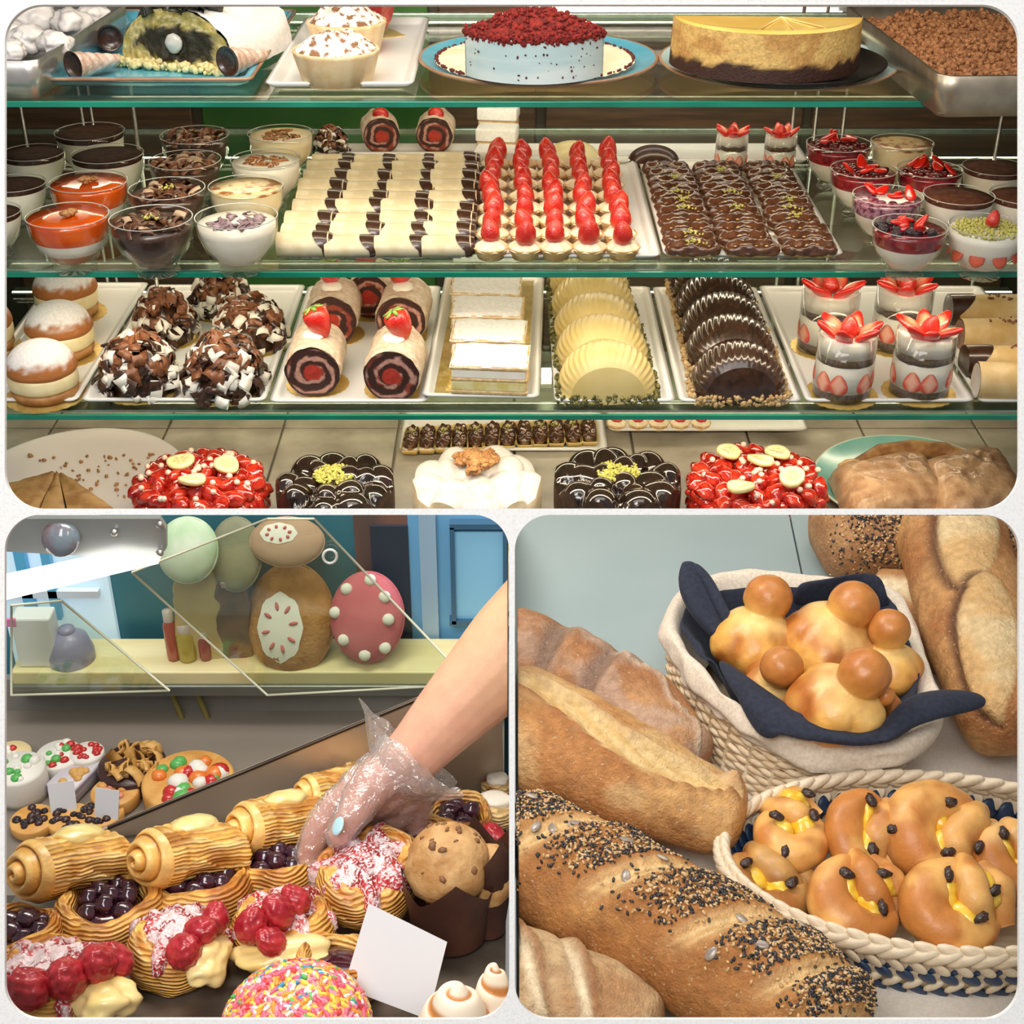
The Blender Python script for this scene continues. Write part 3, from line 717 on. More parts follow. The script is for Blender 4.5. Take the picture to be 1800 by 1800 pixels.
# ================================================================== middle shelf: dessert cups
CR = 0.062; CH = 0.086
def cup_r(z):   # inner radius of the bowl at height z
    zs = [0.000, 0.012, 0.022, 0.040, 0.060, 0.086]; rs = [0.030, 0.026, 0.034, 0.050, 0.058, 0.0605]
    return float(np.interp(z, zs, rs))
def cup_glass():
    n = 48; prof = [(0.0, 0.002), (0.031, 0.0), (0.033, 0.004), (0.028, 0.011), (0.036, 0.021), (0.0515, 0.039), (0.0595, 0.060), (0.0620, 0.086), (0.0612, 0.0868), (0.0604, 0.086)]
    v, f = lathe(prof, n); a = np.arctan2(v[:, 1], v[:, 0]); k = (v[:, 2] < 0.03) & (np.hypot(v[:, 0], v[:, 1]) > 0.02)
    v[k, :2] *= (1 + 0.05 * np.cos(a[k] * 12))[:, None]
    return (v, f)
CUPG = G(cup_glass()).mesh('glass_bowl', GLASS)
RIMG = G(lathe([(0.0606, 0.0860), (0.0622, 0.0860), (0.0622, 0.0870), (0.0606, 0.0870), (0.0606, 0.0860)], 48)).mesh('glass_rim', M('glass_rim', (0.50, 0.50, 0.47), rough=0.08))
def layer(z0, z1, top=True, bottom=False, wob=0):
    zs = np.linspace(z0, z1, 6); pr = [(cup_r(z) * 0.985, z) for z in zs]
    if top: pr += [(cup_r(z1) * 0.5, z1 + 0.0006), (0, z1 + 0.0008)]
    if bottom: pr = [(0, z0)] + pr
    return lathe(pr, 40)
JELLY = M('orange_jelly', (0.62, 0.075, 0.004), (0.74, 0.12, 0.008), ns=20, rough=0.12, coat=0.7, sss=0.2)
WCREAM = M('white_pudding', (0.80, 0.74, 0.62), (0.85, 0.80, 0.70), ns=30, rough=0.4)
YCREAM = M('yellow_pudding', (0.82, 0.66, 0.38), (0.86, 0.74, 0.50), ns=25, rough=0.35)
DKTOP = M('dark_cocoa_top', (0.030, 0.012, 0.006), (0.055, 0.022, 0.010), ns=60, rough=0.75, spec=0.12)
BRTOP = M('brown_cocoa_top', (0.075, 0.022, 0.010), (0.12, 0.042, 0.020), ns=90, rough=0.75, spec=0.12)
REDJ = M('berry_jelly', (0.16, 0.006, 0.012), (0.30, 0.012, 0.02), ns=60, rough=0.15, coat=0.6)
PURPJ = M('purple_jelly', (0.12, 0.02, 0.05), (0.42, 0.20, 0.26), ns=120, rough=0.2, coat=0.5)
BLKB = M('blackberry', (0.012, 0.006, 0.012), (0.035, 0.012, 0.022), ns=90, rough=0.25, coat=0.4, bump=0.7, bs=380, bt='voronoi')
BURNT = M('caramel_skin', (0.80, 0.62, 0.32), (0.34, 0.12, 0.02), ns=45, lo=0.50, hi=0.60, rough=0.3, coat=0.3)
CUP_PROTO = {}
def mk_cup(kind, seed):
    t = thing('dessert_cup', 'x', 'dessert', (0, 0, -5))
    part('bowl', CUPG, None, t); part('rim', RIMG, None, t)
    if kind in ('dark', 'brown'):
        part('pudding', G(layer(0.020, 0.076, False, True)), WCREAM, t)
        part('cocoa_top', G(layer(0.076, 0.082)), DKTOP if kind == 'dark' else BRTOP, t)
    elif kind == 'orange':
        part('sauce_layer', G(layer(0.018, 0.032, False, True)), M('caramel_layer', (0.45, 0.12, 0.02), rough=0.3), t)
        part('pudding', G(layer(0.032, 0.052, False)), WCREAM, t)
        part('jelly', G(layer(0.052, 0.083)), JELLY, t)
        g = Geo(); r = random.Random(seed)
        for i in range(7):
            g.add(ell(0.007, 0.0055, 0.0045, 2, 0.25, 3, i), loc=(r.uniform(-0.010, 0.010), r.uniform(-0.008, 0.008), 0.087 + r.uniform(0, 0.004)), R=euler(0, 0, r.uniform(0, 3)))
        part('walnut', g, NUT, t)
    elif kind in ('choc', 'chocdark'):
        part('mousse', G(layer(0.018, 0.076, True, True)), CHOC, t)
        part('chocolate_shavings', curls(42, disc_fn(0.052, 0.080), 0.026, seed, 0.8, 0.7), MILKCHOC if kind == 'choc' else M('mid_chocolate', (0.09, 0.035, 0.016), (0.15, 0.06, 0.03), ns=80, rough=0.35), t)
        part('cream_shavings', curls(12 if kind == 'choc' else 5, disc_fn(0.046, 0.083), 0.024, seed + 1, 0.9, 0.8), M('pale_shaving', (0.52, 0.36, 0.24), rough=0.5), t)
        if kind == 'chocdark': part('pistachio_sprinkle', crumbs(18, disc_fn(0.014, 0.088), 0.0022, seed), PIST, t)
    elif kind == 'cream':
        part('pudding', G(layer(0.018, 0.081, True, True)), YCREAM if seed % 2 else WCREAM, t)
        part('burnt_caramel', curls(38, disc_fn(0.036, 0.083), 0.018, seed, 0.35, 0.25), M('caramel_flake', (0.30, 0.085, 0.012), (0.50, 0.20, 0.05), ns=120, rough=0.25, coat=0.4), t)
    elif kind == 'creamflat':
        part('pudding', G(layer(0.018, 0.0805, False, True)), YCREAM if seed % 2 else WCREAM, t)
        part('caramel_skin', G(layer(0.0805, 0.082)), BURNT, t)
    elif kind == 'purple':
        part('pudding', G(layer(0.018, 0.076, True, True)), WCREAM, t)
        part('violet_shavings', curls(44, disc_fn(0.042, 0.079), 0.020, seed, 0.6, 0.5), M('violet_chocolate', (0.20, 0.12, 0.14), (0.38, 0.28, 0.32), ns=90, rough=0.4), t)
    elif kind in ('berry', 'berrypurple', 'blackberry'):
        part('pudding', G(layer(0.018, 0.056, False, True)), WCREAM, t)
        part('berry_jelly', G(layer(0.056, 0.079)), PURPJ if kind == 'berrypurple' else REDJ, t)
        r = random.Random(seed)
        if kind != 'berrypurple':
            g = Geo()
            for i in range(16 if kind == 'blackberry' else 26):
                a = r.uniform(0, 6.28); q = 0.048 * math.sqrt(r.random()); s = 0.011 if kind == 'blackberry' else 0.007
                g.add(ell(s, s, s * 0.8, 2, 0.12, 4, i), loc=(q * math.cos(a), q * math.sin(a), 0.081))
            part('dark_berries', g, BLKB if kind == 'blackberry' else M('dark_cherry', (0.07, 0.006, 0.008), (0.14, 0.015, 0.015), ns=80, rough=0.2, coat=0.6), t)
        for i in range(6):
            a = r.uniform(0, 6.28); q = 0.012 + 0.026 * r.random()
            part('strawberry_slice', PETAL, None, t, loc=(q * math.cos(a), q * math.sin(a), 0.090), rot=(r.uniform(0.9, 1.7), r.uniform(-.3, .3), r.uniform(0, 6.28))).scale = (0.85, 0.85, 0.85)
    elif kind == 'pistachio':
        part('pudding', G(layer(0.018, 0.078, True, True)), WCREAM, t)
        g = Geo()
        for i in range(9):
            a = i * 2 * PI / 9; z = 0.046; q = cup_r(z) * 0.985
            g.add(ell(0.013, 0.003, 0.015, 2), loc=(q * math.cos(a), q * math.sin(a), z), R=euler(-0.35, 0, a + PI / 2))
        part('strawberry_slices', g, M('soft_strawberry', (0.55, 0.10, 0.05), rough=0.3), t)
        part('pistachio_crumbs', crumbs(420, disc_fn(0.054, 0.081), 0.0030, seed), PIST, t)
        strawb_on(t, (0.004, -0.006, 0.083), (0.2, 0.1, 0), 1, sc=0.62, leaves=False)
    return t
def cup(kind, px, py, w, label, seed, group):
    w *= 0.93
    p0 = PZ(px, py, Z2 + CH); s = w * mpp(p0) / (2 * CR); p = PZ(px, py, Z2 + CH * s)
    key = (kind, seed)
    t = mk_cup(kind, seed); t.location = (p[0], p[1], Z2); t.scale = (s, s, s); t.rotation_euler = (0, 0, seed * 0.7)
    t['label'] = label; t['group'] = group
    return t
GL = 'dessert cups beside the tray of rolls'; GR = 'dessert cups beside the tray of eclairs'
for i, (kind, x, y, w, lab) in enumerate([
    ('dark', 157, 231, 130, 'cocoa-topped dessert cup farthest back at the green-walled end'),
    ('dark', 57, 268, 120, 'cocoa-topped dessert cup at the outer edge, second from the rear'),
    ('dark', 188, 270, 136, 'cocoa-topped dessert cup directly behind the rear orange jelly cup'),
    ('dark', 25, 322, 120, 'cocoa-topped dessert cup next to the rear orange jelly cup, cut by the edge'),
    ('dark', -20, 372, 122, 'cocoa-topped dessert cup nearest the front, mostly cut by the edge'),
    ('orange', 155, 319, 146, 'rear orange jelly dessert cup with walnut'),
    ('orange', 118, 378, 155, 'front orange jelly dessert cup with walnut and layered cream'),
    ('choc', 342, 237, 130, 'chocolate shaving cup at the rear of its row'),
    ('choc', 325, 281, 136, 'chocolate shaving cup, second from the rear of its row'),
    ('chocdark', 293, 331, 144, 'chocolate shaving cup with pistachio, second from the front'),
    ('chocdark', 265, 383, 156, 'dark chocolate cup at the front of the shaving cups'),
    ('cream', 493, 234, 125, 'pale custard cup with caramel flakes at the rear of its row'),
    ('cream', 467, 279, 133, 'yellow custard cup with a round caramel patch, second from the rear'),
    ('creamflat', 432, 326, 142, 'custard cup with faint burnt skin, second from the front'),
    ('purple', 415, 380, 156, 'white pudding cup with violet shavings at the front')]):
    cup(kind, x, y, w, lab, i, GL)
for i, (kind, x, y, w, lab) in enumerate([
    ('berry', 1475, 252, 124, 'berry cup with strawberry slices at the rear beside the eclairs'),
    ('creamflat', 1586, 250, 120, 'custard cup with caramel skin at the rear among the berry cups'),
    ('berry', 1519, 297, 127, 'berry cup with strawberry slices, second along the eclair side'),
    ('berry', 1635, 297, 124, 'berry cup with strawberry slices between custard and cocoa cups'),
    ('berrypurple', 1561, 343, 134, 'purple berry cup with pale strawberry strips'),
    ('brown', 1749, 293, 122, 'brown cocoa-topped cup at the rear by the steel rods'),
    ('brown', 1686, 342, 134, 'brown cocoa-topped cup behind the pistachio cup'),
    ('brown', 1800, 342, 130, 'brown cocoa-topped cup cut by the outer edge'),
    ('blackberry', 1600, 397, 142, 'blackberry and strawberry cup at the front'),
    ('pistachio', 1736, 396, 146, 'pistachio-crumbed cup with a whole strawberry at the front')]):
    cup(kind, x, y, w, lab, i + 20, GR)

# ================================================================== tray of chocolate-tipped rolls
TRZ = Z2 + 0.004
WAFER = M('white_wafer', (0.66, 0.55, 0.34), (0.77, 0.68, 0.48), ns=35, rough=0.5, bump=0.15, bs=70)
def roll_proto():
    na, nl = 20, 9; a = np.arange(na) * 2 * PI / na; L = 0.080
    P = np.zeros((nl, na, 3)); xs_ = np.linspace(-L / 2, L / 2, nl)
    sp = 1 + 0.10 * (a / (2 * PI))
    for j in range(nl):
        k = 1 + 0.03 * math.sin(j * 2.1)
        P[j, :, 0] = xs_[j]; P[j, :, 1] = 0.0225 * sp * k * np.cos(a); P[j, :, 2] = 0.0165 + 0.0165 * sp * k * np.sin(a)
    g = G(gsurf(P, False, True, True))
    for j in (0, -1):
        g.add(gsurf(np.stack([P[j], np.repeat([[P[j, 0, 0], 0, 0.0165]], na, 0)]), False, True, j == -1))
    t = thing('wafer_roll', 'x', 'pastry', (0, 0, -5)); part('wafer', g, WAFER, t)
    nl = 6; Q = np.zeros((nl, na, 3))
    for j in range(nl):
        u = j / (nl - 1); x0 = L / 2 - 0.004 - 0.020 * np.maximum(np.sin(a), 0) - 0.006 * np.abs(np.cos(a))
        Q[j, :, 0] = x0 * (1 - u) + (L / 2 + 0.006) * u; Q[j, :, 1] = 0.0242 * sp * np.cos(a) * (1 - 0.25 * u ** 3); Q[j, :, 2] = 0.0165 + 0.0182 * sp * np.sin(a) * (1 - 0.25 * u ** 3)
    g = G(gsurf(Q, False, True, True)).add(gsurf(np.stack([Q[-1], np.repeat([[L / 2 + 0.0075, 0, 0.0165]], na, 0)]), False, True))
    part('chocolate_tip', g, CHOC, t); return t
rp = roll_proto(); first = True
cols = [PZ(x, 432, TRZ + 0.016)[0] for x in (533, 619, 704, 786)]
ya, yb = PZ(650, 433, TRZ + 0.016)[1], PZ(650, 287, TRZ + 0.016)[1]
random.seed(5)
for r_ in range(9):
    for c_ in range(4):
        y = ya + (yb - ya) * r_ / 8; lab = 'chocolate-tipped roll, %s row from the tray front, %s across' % (ORD[r_], ORD[c_])
        if first: o = rp; first = False
        else: o = dup(rp)
        o['label'] = lab; o['group'] = 'chocolate-tipped rolls'
        o.location = (cols[c_] + random.uniform(-.003, .003), y, TRZ + random.uniform(0.0005, 0.0012)); o.rotation_euler = (0.0, 0, random.uniform(-0.09, 0.09)); o.scale = (random.uniform(0.96, 1.03), random.uniform(0.9, 1.06), random.uniform(0.92, 1.15))
# ================================================================== strawberry tartlets
def tart_proto():
    t = thing('strawberry_tartlet', 'x', 'tart', (0, 0, -5)); n = 40; a = np.arange(n) * 2 * PI / n; w_ = 1 + 0.02 * np.cos(a * 10)
    L = [np.stack([r * w_ * np.cos(a), r * w_ * np.sin(a), 0 * a + z], 1) for r, z in ((0.019, 0), (0.021, 0.001), (0.0275, 0.017), (0.0285, 0.019), (0.0265, 0.0195), (0.0255, 0.016), (0.001, 0.016))]
    v, f = gsurf(np.array(L), False, True); f.append(list(range(n))[::-1]); part('shell', G((v, f)), PASTRY, t)
    Q = np.zeros((14, n, 3))
    for i, q in enumerate(np.linspace(0, 1, 14)):
        rr = 0.0275 * q * (1 + 0.06 * np.cos(a * 7) * q); Q[i, :, 0] = rr * np.cos(a); Q[i, :, 1] = rr * np.sin(a); Q[i, :, 2] = 0.0155 + 0.013 * (1 - q ** 3) + 0.0015 * np.cos(a * 7) * q
    part('cream', G(gsurf(Q, False, True)), M('yellow_white_cream', (0.86, 0.77, 0.52), (0.90, 0.83, 0.64), ns=40, rough=0.4), t)
    return t
tp = tart_proto(); first = True; random.seed(9)
cols = [PZ(x, 428, TRZ + 0.02)[0] for x in (863, 924, 978, 1035, 1092)]
ya, yb = PZ(980, 432, TRZ + 0.02)[1], PZ(980, 286, TRZ + 0.02)[1]
for r_ in range(8):
    for c_ in range(5):
        o = tp if first else dup(tp); 
        if not first:
            for ch in list(o.children):
                if ch.name.startswith('strawberry'): bpy.data.objects.remove(ch)
        first = False
        o['label'] = 'strawberry tartlet, %s row from the tray front, %s across' % (ORD[r_], ORD[c_]); o['group'] = 'strawberry tartlets'
        o.location = (cols[c_] + random.uniform(-.002, .002), ya + (yb - ya) * r_ / 7, TRZ + 0.0005); o.rotation_euler = (0, 0, random.uniform(0, 6))
        s = random.uniform(0.84, 1.0)
        strawb_on(o, (random.uniform(-.003, .003), random.uniform(-.003, .003), 0.0265), (random.uniform(-.24, .24), random.uniform(-.24, .24), 0), random.randrange(4), leaves=False, sc=s)
# ================================================================== eclairs
ECL = M('eclair_glaze', (0.055, 0.020, 0.010), (0.11, 0.042, 0.020), ns=45, rough=0.22, coat=0.5)
def eclair_me(seed):
    na, nl = 22, 26; a = np.arange(na) * 2 * PI / na; L = 0.089; P = np.zeros((nl, na, 3)); Q = np.zeros((nl, na, 3))
    for j in range(nl):
        u = j / (nl - 1) * 2 - 1; k = (1 - abs(u) ** 5) ** 0.5 if abs(u) < 1 else 0.02
        P[j, :, 0] = u * L / 2; P[j, :, 1] = 0.0172 * k * np.cos(a); P[j, :, 2] = 0.0125 + 0.0112 * k * np.sin(a)
        rdg = 0.0021 * np.cos(5 * a + 1.3 * math.sin(u * 6 + seed)) + 0.0008 * math.sin(u * 17 + seed)
        up = np.clip(np.sin(a) + 0.25, 0, 1)
        Q[j, :, 0] = u * (L / 2 + 0.0006); Q[j, :, 1] = (0.0200 + rdg) * k * np.cos(a); Q[j, :, 2] = 0.013 + (0.0138 + rdg * 1.4) * k * np.where(np.sin(a) > -0.25, np.sin(a), -0.25)
    return G(gsurf(P, False, True, True)).mesh('eclair_body', PASTRY), G(gsurf(Q, False, True, True)).mesh('chocolate_glaze', ECL)
EM = [eclair_me(s) for s in range(4)]
PISP = [crumbs(22, lambda r: (np.array((r.gauss(0, 0.008), r.gauss(0, 0.007), 0.0275)), None), 0.0020, s).mesh('pistachio_dust', PIST) for s in range(2)]
LACE = M('lace_paper', (0.78, 0.77, 0.74), (0.35, 0.33, 0.30), ns=130, lo=0.55, hi=0.62, rough=0.8)
random.seed(12); cols = [PZ(x, 435, TRZ + 0.013)[0] for x in (1216, 1316, 1419)]
ya, yb = PZ(1300, 441, TRZ + 0.013)[1], PZ(1300, 300, TRZ + 0.013)[1]
for r_ in range(11):
    for c_ in range(3):
        t = thing('eclair', 'chocolate eclair, %s row from the tray front, %s across' % (ORD[r_], ORD[c_]), 'pastry', (cols[c_] + random.uniform(-.003, .003), ya + (yb - ya) * r_ / 10, TRZ + 0.0015), random.uniform(-0.06, 0.06), 'chocolate eclairs')
        b_, g_ = EM[random.randrange(4)]; part('choux_body', b_, None, t); part('chocolate_glaze', g_, None, t)
        if random.random() < 0.42: part('pistachio_dust', PISP[random.randrange(2)], None, t)
for x0, x1, yy_, lab, (a_, b_) in ((1172, 1476, 0, 'white lace paper under the chocolate eclairs', (460, 294)), (490, 826, 0, 'white lace paper under the chocolate-tipped rolls', (461, 279))):
    A = PZ(x0, a_, TRZ); B = PZ(x1, a_, TRZ); C_ = PZ((x0 + x1) / 2, b_, TRZ)
    o = part('lace_paper', G(bbox(B[0] - A[0] - 0.03, C_[1] - A[1] - 0.035, 0.0008), loc=(0, 0, 0)), LACE, None, False)
    o.location = ((A[0] + B[0]) / 2, (A[1] + C_[1]) / 2 + 0.0, TRZ + 0.0006); tag(o, lab, 'paper')
# ================================================================== rear row of the middle shelf
ZR = Z2 + 0.004
sk, fc, cc, en = rolllog_geo(0.036, 0.075, 11)
def small_roll(label, px, py, rz):
    p = PZ(px, py, ZR)
    t = thing('small_roll_cake', label, 'cake', p, rz, 'small roll cakes at the rear')
    part('sponge', G(sk).add(en), ROLLSKIN, t); part('cut_face', G(fc, col=cc), FACECOL, t)
    strawb_on(t, (0.0, 0.035, 0.078), (2.4, 0.0, 0.2), 2, sc=0.85)
small_roll('small roll cake with a red strawberry behind the chocolate-tipped rolls', 672, 272, 0.15)
small_roll('small roll cake with a green-leafed strawberry near the white slices', 764, 271, -0.05)
p = PZ(872, 290, ZR)
for i in range(3):
    o = thing('sugared_slice', 'white sugared slice at the rear, %s in its short stack' % ['lowest', 'middle', 'topmost'][i], 'cake', (p[0] + 0.002 * i, p[1] + 0.030 + 0.055 * i, ZR + 0.026 * i), -0.14, 'white sugared slices at the rear')
    part('sponge', G(bbox(0.078, 0.054, 0.024, 0.003), loc=(0, 0, 0.0125)), SUGAR, o)
    if i: part('support_layer', G(bbox(0.074, 0.05, 0.026 * i - 0.001, 0.002), loc=(0, 0, -0.013 * i)), PASTRY, o)
p = PZ(1008, 290, ZR)
def halfdome(label, p, R, mat, name, rz=0):
    n = 48; pr = [(R * math.cos(t_), R * 0.62 * math.sin(t_)) for t_ in np.linspace(0, PI / 2, 12)]; pr[-1] = (0, R * 0.62)
    o = part(name, G(lathe(pr, n)), mat); o.location = p; tag(o, label, 'cake'); return o
IVORY = M('ivory_glaze', (0.80, 0.68, 0.34), (0.86, 0.76, 0.46), ns=12, rough=0.35)
halfdome('plain ivory dome cake behind the strawberry tartlets', PZ(1008, 292, ZR) + np.array((0, 0.05, 0.0)), 0.052, IVORY, 'dome_cake')
halfdome('glossy dark chocolate dome cake behind the eclairs', PZ(1152, 296, ZR) + np.array((0, 0.04, 0.0)), 0.050, CHOC, 'dome_cake')
def curl_mound(label, px, py, z, R, H, seed, grp, n=110):
    p = PZ(px, py, z); t = thing('chocolate_curl_mound', label, 'cake', p, seed, grp)
    v, f = ell(R * 0.86, R * 0.86, H * 0.9, 3, 0.1, 2, seed); v[:, 2] = np.maximum(v[:, 2], -0.0) ; part('core', G((v, f)), CHOC, t)
    part('dark_curls', curls(int(n * 0.5), dome_fn(R * 0.95, R * 0.95, H * 0.95, 0.004), R * 0.60, seed, 1.2, 0.9), CHOC, t)
    part('milk_curls', curls(int(n * 0.7), dome_fn(R * 0.90, R * 0.90, H * 1.0, 0.004, 0.45), R * 0.58, seed + 1, 1.2, 0.8), MILKCHOC, t)
    part('cream_curls', curls(int(n * 0.6), dome_fn(R * 0.95, R * 0.95, H * 0.97, 0.004), R * 0.56, seed + 2, 1.2, 0.9), CREAM, t)
    part('doily', doily_me(R * 1.0), None, t); return t
curl_mound('small chocolate curl mound at the rear beside the custard cups', 583, 274, Z2, 0.034, 0.052, 41, None, 90)
_v, _f = ico(3); _v = _v * np.array((0.012, 0.0055, 0.019)); _v[:, 0] *= 1.1 - 0.5 * sstep(-0.019, 0.019, _v[:, 2])
PETAL_IN = G((_v, _f), col=mixc(lin(236, 176, 150), lin(206, 66, 46), sstep(0.35, 0.95, np.abs(_v[:, 0]) / 0.012 + np.abs(_v[:, 2]) / 0.03))).mesh('strawberry_half', BERRYCUT)
def trifle(label, px, py, z, w, H, seed, grp):
    p = PZ(px, py, z); R = w * mpp(p) / 2
    t = thing('strawberry_trifle', label, 'dessert', p, 0.4 * seed, grp)
    k = H / 0.105
    part('glass', G(lathe([(0, 0.0025), (R * 0.98, 0.002), (R, 0.004), (R, H), (R * 0.985, H), (R * 0.985, 0.006)], 48)), GLASS, t)
    Ri = R * 0.975
    def lay(z0, z1, mat, nm, wob=0.0, sd=0):
        n = 40; a = np.arange(n) * 2 * PI / n; P = np.zeros((5, n, 3)); w0 = wob * fbm(np.stack([np.cos(a), np.sin(a), 0 * a + sd], 1), 3, 2, sd)
        for i, (rr, zz_) in enumerate(((0.01, z0), (1, z0), (1, z1), (0.5, z1), (0.01, z1))):
            P[i, :, 0] = Ri * rr * np.cos(a); P[i, :, 1] = Ri * rr * np.sin(a); P[i, :, 2] = zz_ * k + (w0 if rr == 1 else 0)
        part(nm, G(gsurf(P, False, True)), mat, t)
    SP = M('choc_sponge', (0.06, 0.030, 0.018), (0.14, 0.08, 0.05), ns=160, rough=0.8, bump=0.5, bs=300)
    lay(0.004, 0.018, SP, 'sponge_base'); lay(0.018, 0.062, CREAM, 'cream_layer'); lay(0.062, 0.074, SP, 'sponge_layer', 0.002, seed); lay(0.074, 0.098, CREAM, 'cream_top', 0.002, seed + 5)
    for i in range(8):
        a = i * 2 * PI / 8 + 0.2 * (i % 2); o = part('strawberry_slice', PETAL_IN, None, t, loc=(Ri * 0.955 * math.cos(a), Ri * 0.955 * math.sin(a), 0.034 * k), rot=(0, 0, a - PI / 2)); o.scale = (k * 1.35, k * 0.8, k * 1.0)
    r = random.Random(seed)
    for i in range(6):
        a = i * 2 * PI / 6 + r.uniform(-.2, .2); q = Ri * 0.66
        o = part('strawberry_petal', PETAL, None, t, loc=(q * math.cos(a), q * math.sin(a), 0.110 * k), rot=(-0.75 + r.uniform(-.15, .15), r.uniform(-.2, .2), a - PI / 2)); o.scale = (1.25 * k,) * 3
    strawb_on(t, (0, 0, 0.098 * k), (r.uniform(-.3, .3), r.uniform(-.3, .3), 0), seed, 'strawberry', False, 0.8 * k)
    return t
trifle('small strawberry trifle at the rear behind the eclairs, nearer the dome cake', 1283, 297, ZR, 56, 0.068, 1, 'small strawberry trifles at the rear')
trifle('small strawberry trifle at the rear nearer the berry cups', 1368, 298, ZR, 56, 0.068, 2, 'small strawberry trifles at the rear')
# ================================================================== lower shelf
Z3T = Z3 + 0.004
# sugared cream buns
BUN = M('bun_crust', (0.36, 0.15, 0.04), (0.50, 0.24, 0.075), ns=40, rough=0.5, bump=0.15)
SUGTOP = M('sugared_bun', attr=True, c=(0.9, 0.9, 0.9), c2=(1, 1, 1), ns=200, rough=0.85, bump=0.2, bs=350)
def cream_bun(label, px, py, w, seed):
    p = PZ(px, py, Z3T); R = w * mpp(p) / 2
    t = thing('cream_bun', label, 'bun', p, seed, 'sugared cream buns')
    part('doily', doily_me(R * 1.12), None, t)
    part('bottom_bun', G(lathe([(0, 0.002), (R * 0.86, 0.003), (R * 0.93, 0.012), (R * 0.93, 0.020), (0, 0.021)], 40)), BUN, t)
    n = 48; a = np.arange(n) * 2 * PI / n; P = np.zeros((8, n, 3))
    for i, (r_, z) in enumerate(((0.3, 0.020), (0.9, 0.0205), (0.96, 0.026), (0.97, 0.034), (0.965, 0.042), (0.94, 0.048), (0.8, 0.050), (0.1, 0.050))):
        w_ = 1 + 0.012 * np.sin(a * 5 + seed + z * 60); P[i, :, 0] = R * r_ * w_ * np.cos(a); P[i, :, 1] = R * r_ * w_ * np.sin(a); P[i, :, 2] = z
    part('custard', G(gsurf(P, False, True)), CUSTARD, t)
    nr = 26; Q = np.zeros((nr, n, 3)); C = np.zeros((nr, n, 3))
    for i, q in enumerate(np.linspace(0, PI / 2, nr)):
        rr = R * 0.99 * math.cos(q); z = 0.049 + 0.050 * math.sin(q)
        if i == 0: z = 0.046; rr = R * 0.93
        Q[i, :, 0] = rr * np.cos(a); Q[i, :, 1] = rr * np.sin(a); Q[i, :, 2] = z
        C[i] = mixc(lin(172, 106, 52), lin(238, 234, 232), sstep(0.28, 0.62, q + 0.16 * fbm(Q[i], 110, 3, seed)))
    part('sugared_top', G(gsurf(Q, False, True), col=C.reshape(-1, 3)), SUGTOP, t)
cream_bun('sugared cream bun at the rear of its white tray', 122, 552, 112, 1)
cream_bun('sugared cream bun in the middle of its white tray', 112, 622, 118, 2)
cream_bun('sugared cream bun at the front of its white tray', 82, 695, 124, 3)
cream_bun('sugared cream bun cut off by the case edge', -26, 614, 112, 4)
# chocolate curl mounds
CG = 'chocolate curl mounds'
curl_mound('chocolate curl mound front, beside the cream buns', 250, 682, Z3T, 0.066, 0.088, 51, CG, 120)
curl_mound('chocolate curl mound front, beside the roll cakes', 398, 684, Z3T, 0.068, 0.090, 52, CG, 120)
curl_mound('tall chocolate curl mound behind the two front ones, bun side', 294, 596, Z3T, 0.056, 0.085, 53, CG, 110)
curl_mound('broad chocolate curl mound behind the two front ones, roll cake side', 442, 605, Z3T, 0.066, 0.080, 54, CG, 120)
curl_mound('chocolate curl mound farthest back on its tray', 390, 548, Z3T, 0.056, 0.078, 55, CG, 110)
# strawberry roll cakes
def roll_cake(label, px, py, w, L, rz, seed):
    p = PZ(px, py, Z3T); R = w * mpp(p) / 2
    t = thing('roll_cake', label, 'cake', p, rz, 'strawberry roll cakes')
    sk, fc, cc, en = rolllog_geo(R, L, seed)
    part('cream_skin', G(sk).add(en), ROLLSKIN, t); part('cut_face', G(fc, col=cc), FACECOL, t, label='chocolate swirl around a strawberry slice')
    d = part('doily', doily_me(R * 1.12), None, t); d.location = (0, L * 0.45, 0)
    part('cream_rosette', G(lathe([(0.019, 0), (0.017, 0.006), (0.009, 0.010), (0, 0.011)], 20), loc=(0, L * 0.42, R * 1.97)), CREAM, t)
    strawb_on(t, (0.0, L * 0.45, R * 2 + 0.046), (2.75, 0.15 * (-1) ** seed, seed), seed, sc=1.25)
roll_cake('strawberry roll cake in the front row, beside the curl mounds', 553, 700, 98, 0.12, 0.02, 1)
roll_cake('strawberry roll cake in the front row, beside the custard slices', 690, 708, 100, 0.12, -0.05, 2)
roll_cake('strawberry roll cake behind the front one, curl mound side', 585, 608, 92, 0.11, 0.02, 3)
roll_cake('strawberry roll cake behind the front one, custard slice side', 706, 606, 90, 0.11, -0.06, 4)
roll_cake('strawberry roll cake farthest back on its tray', 650, 562, 84, 0.09, -0.10, 5)
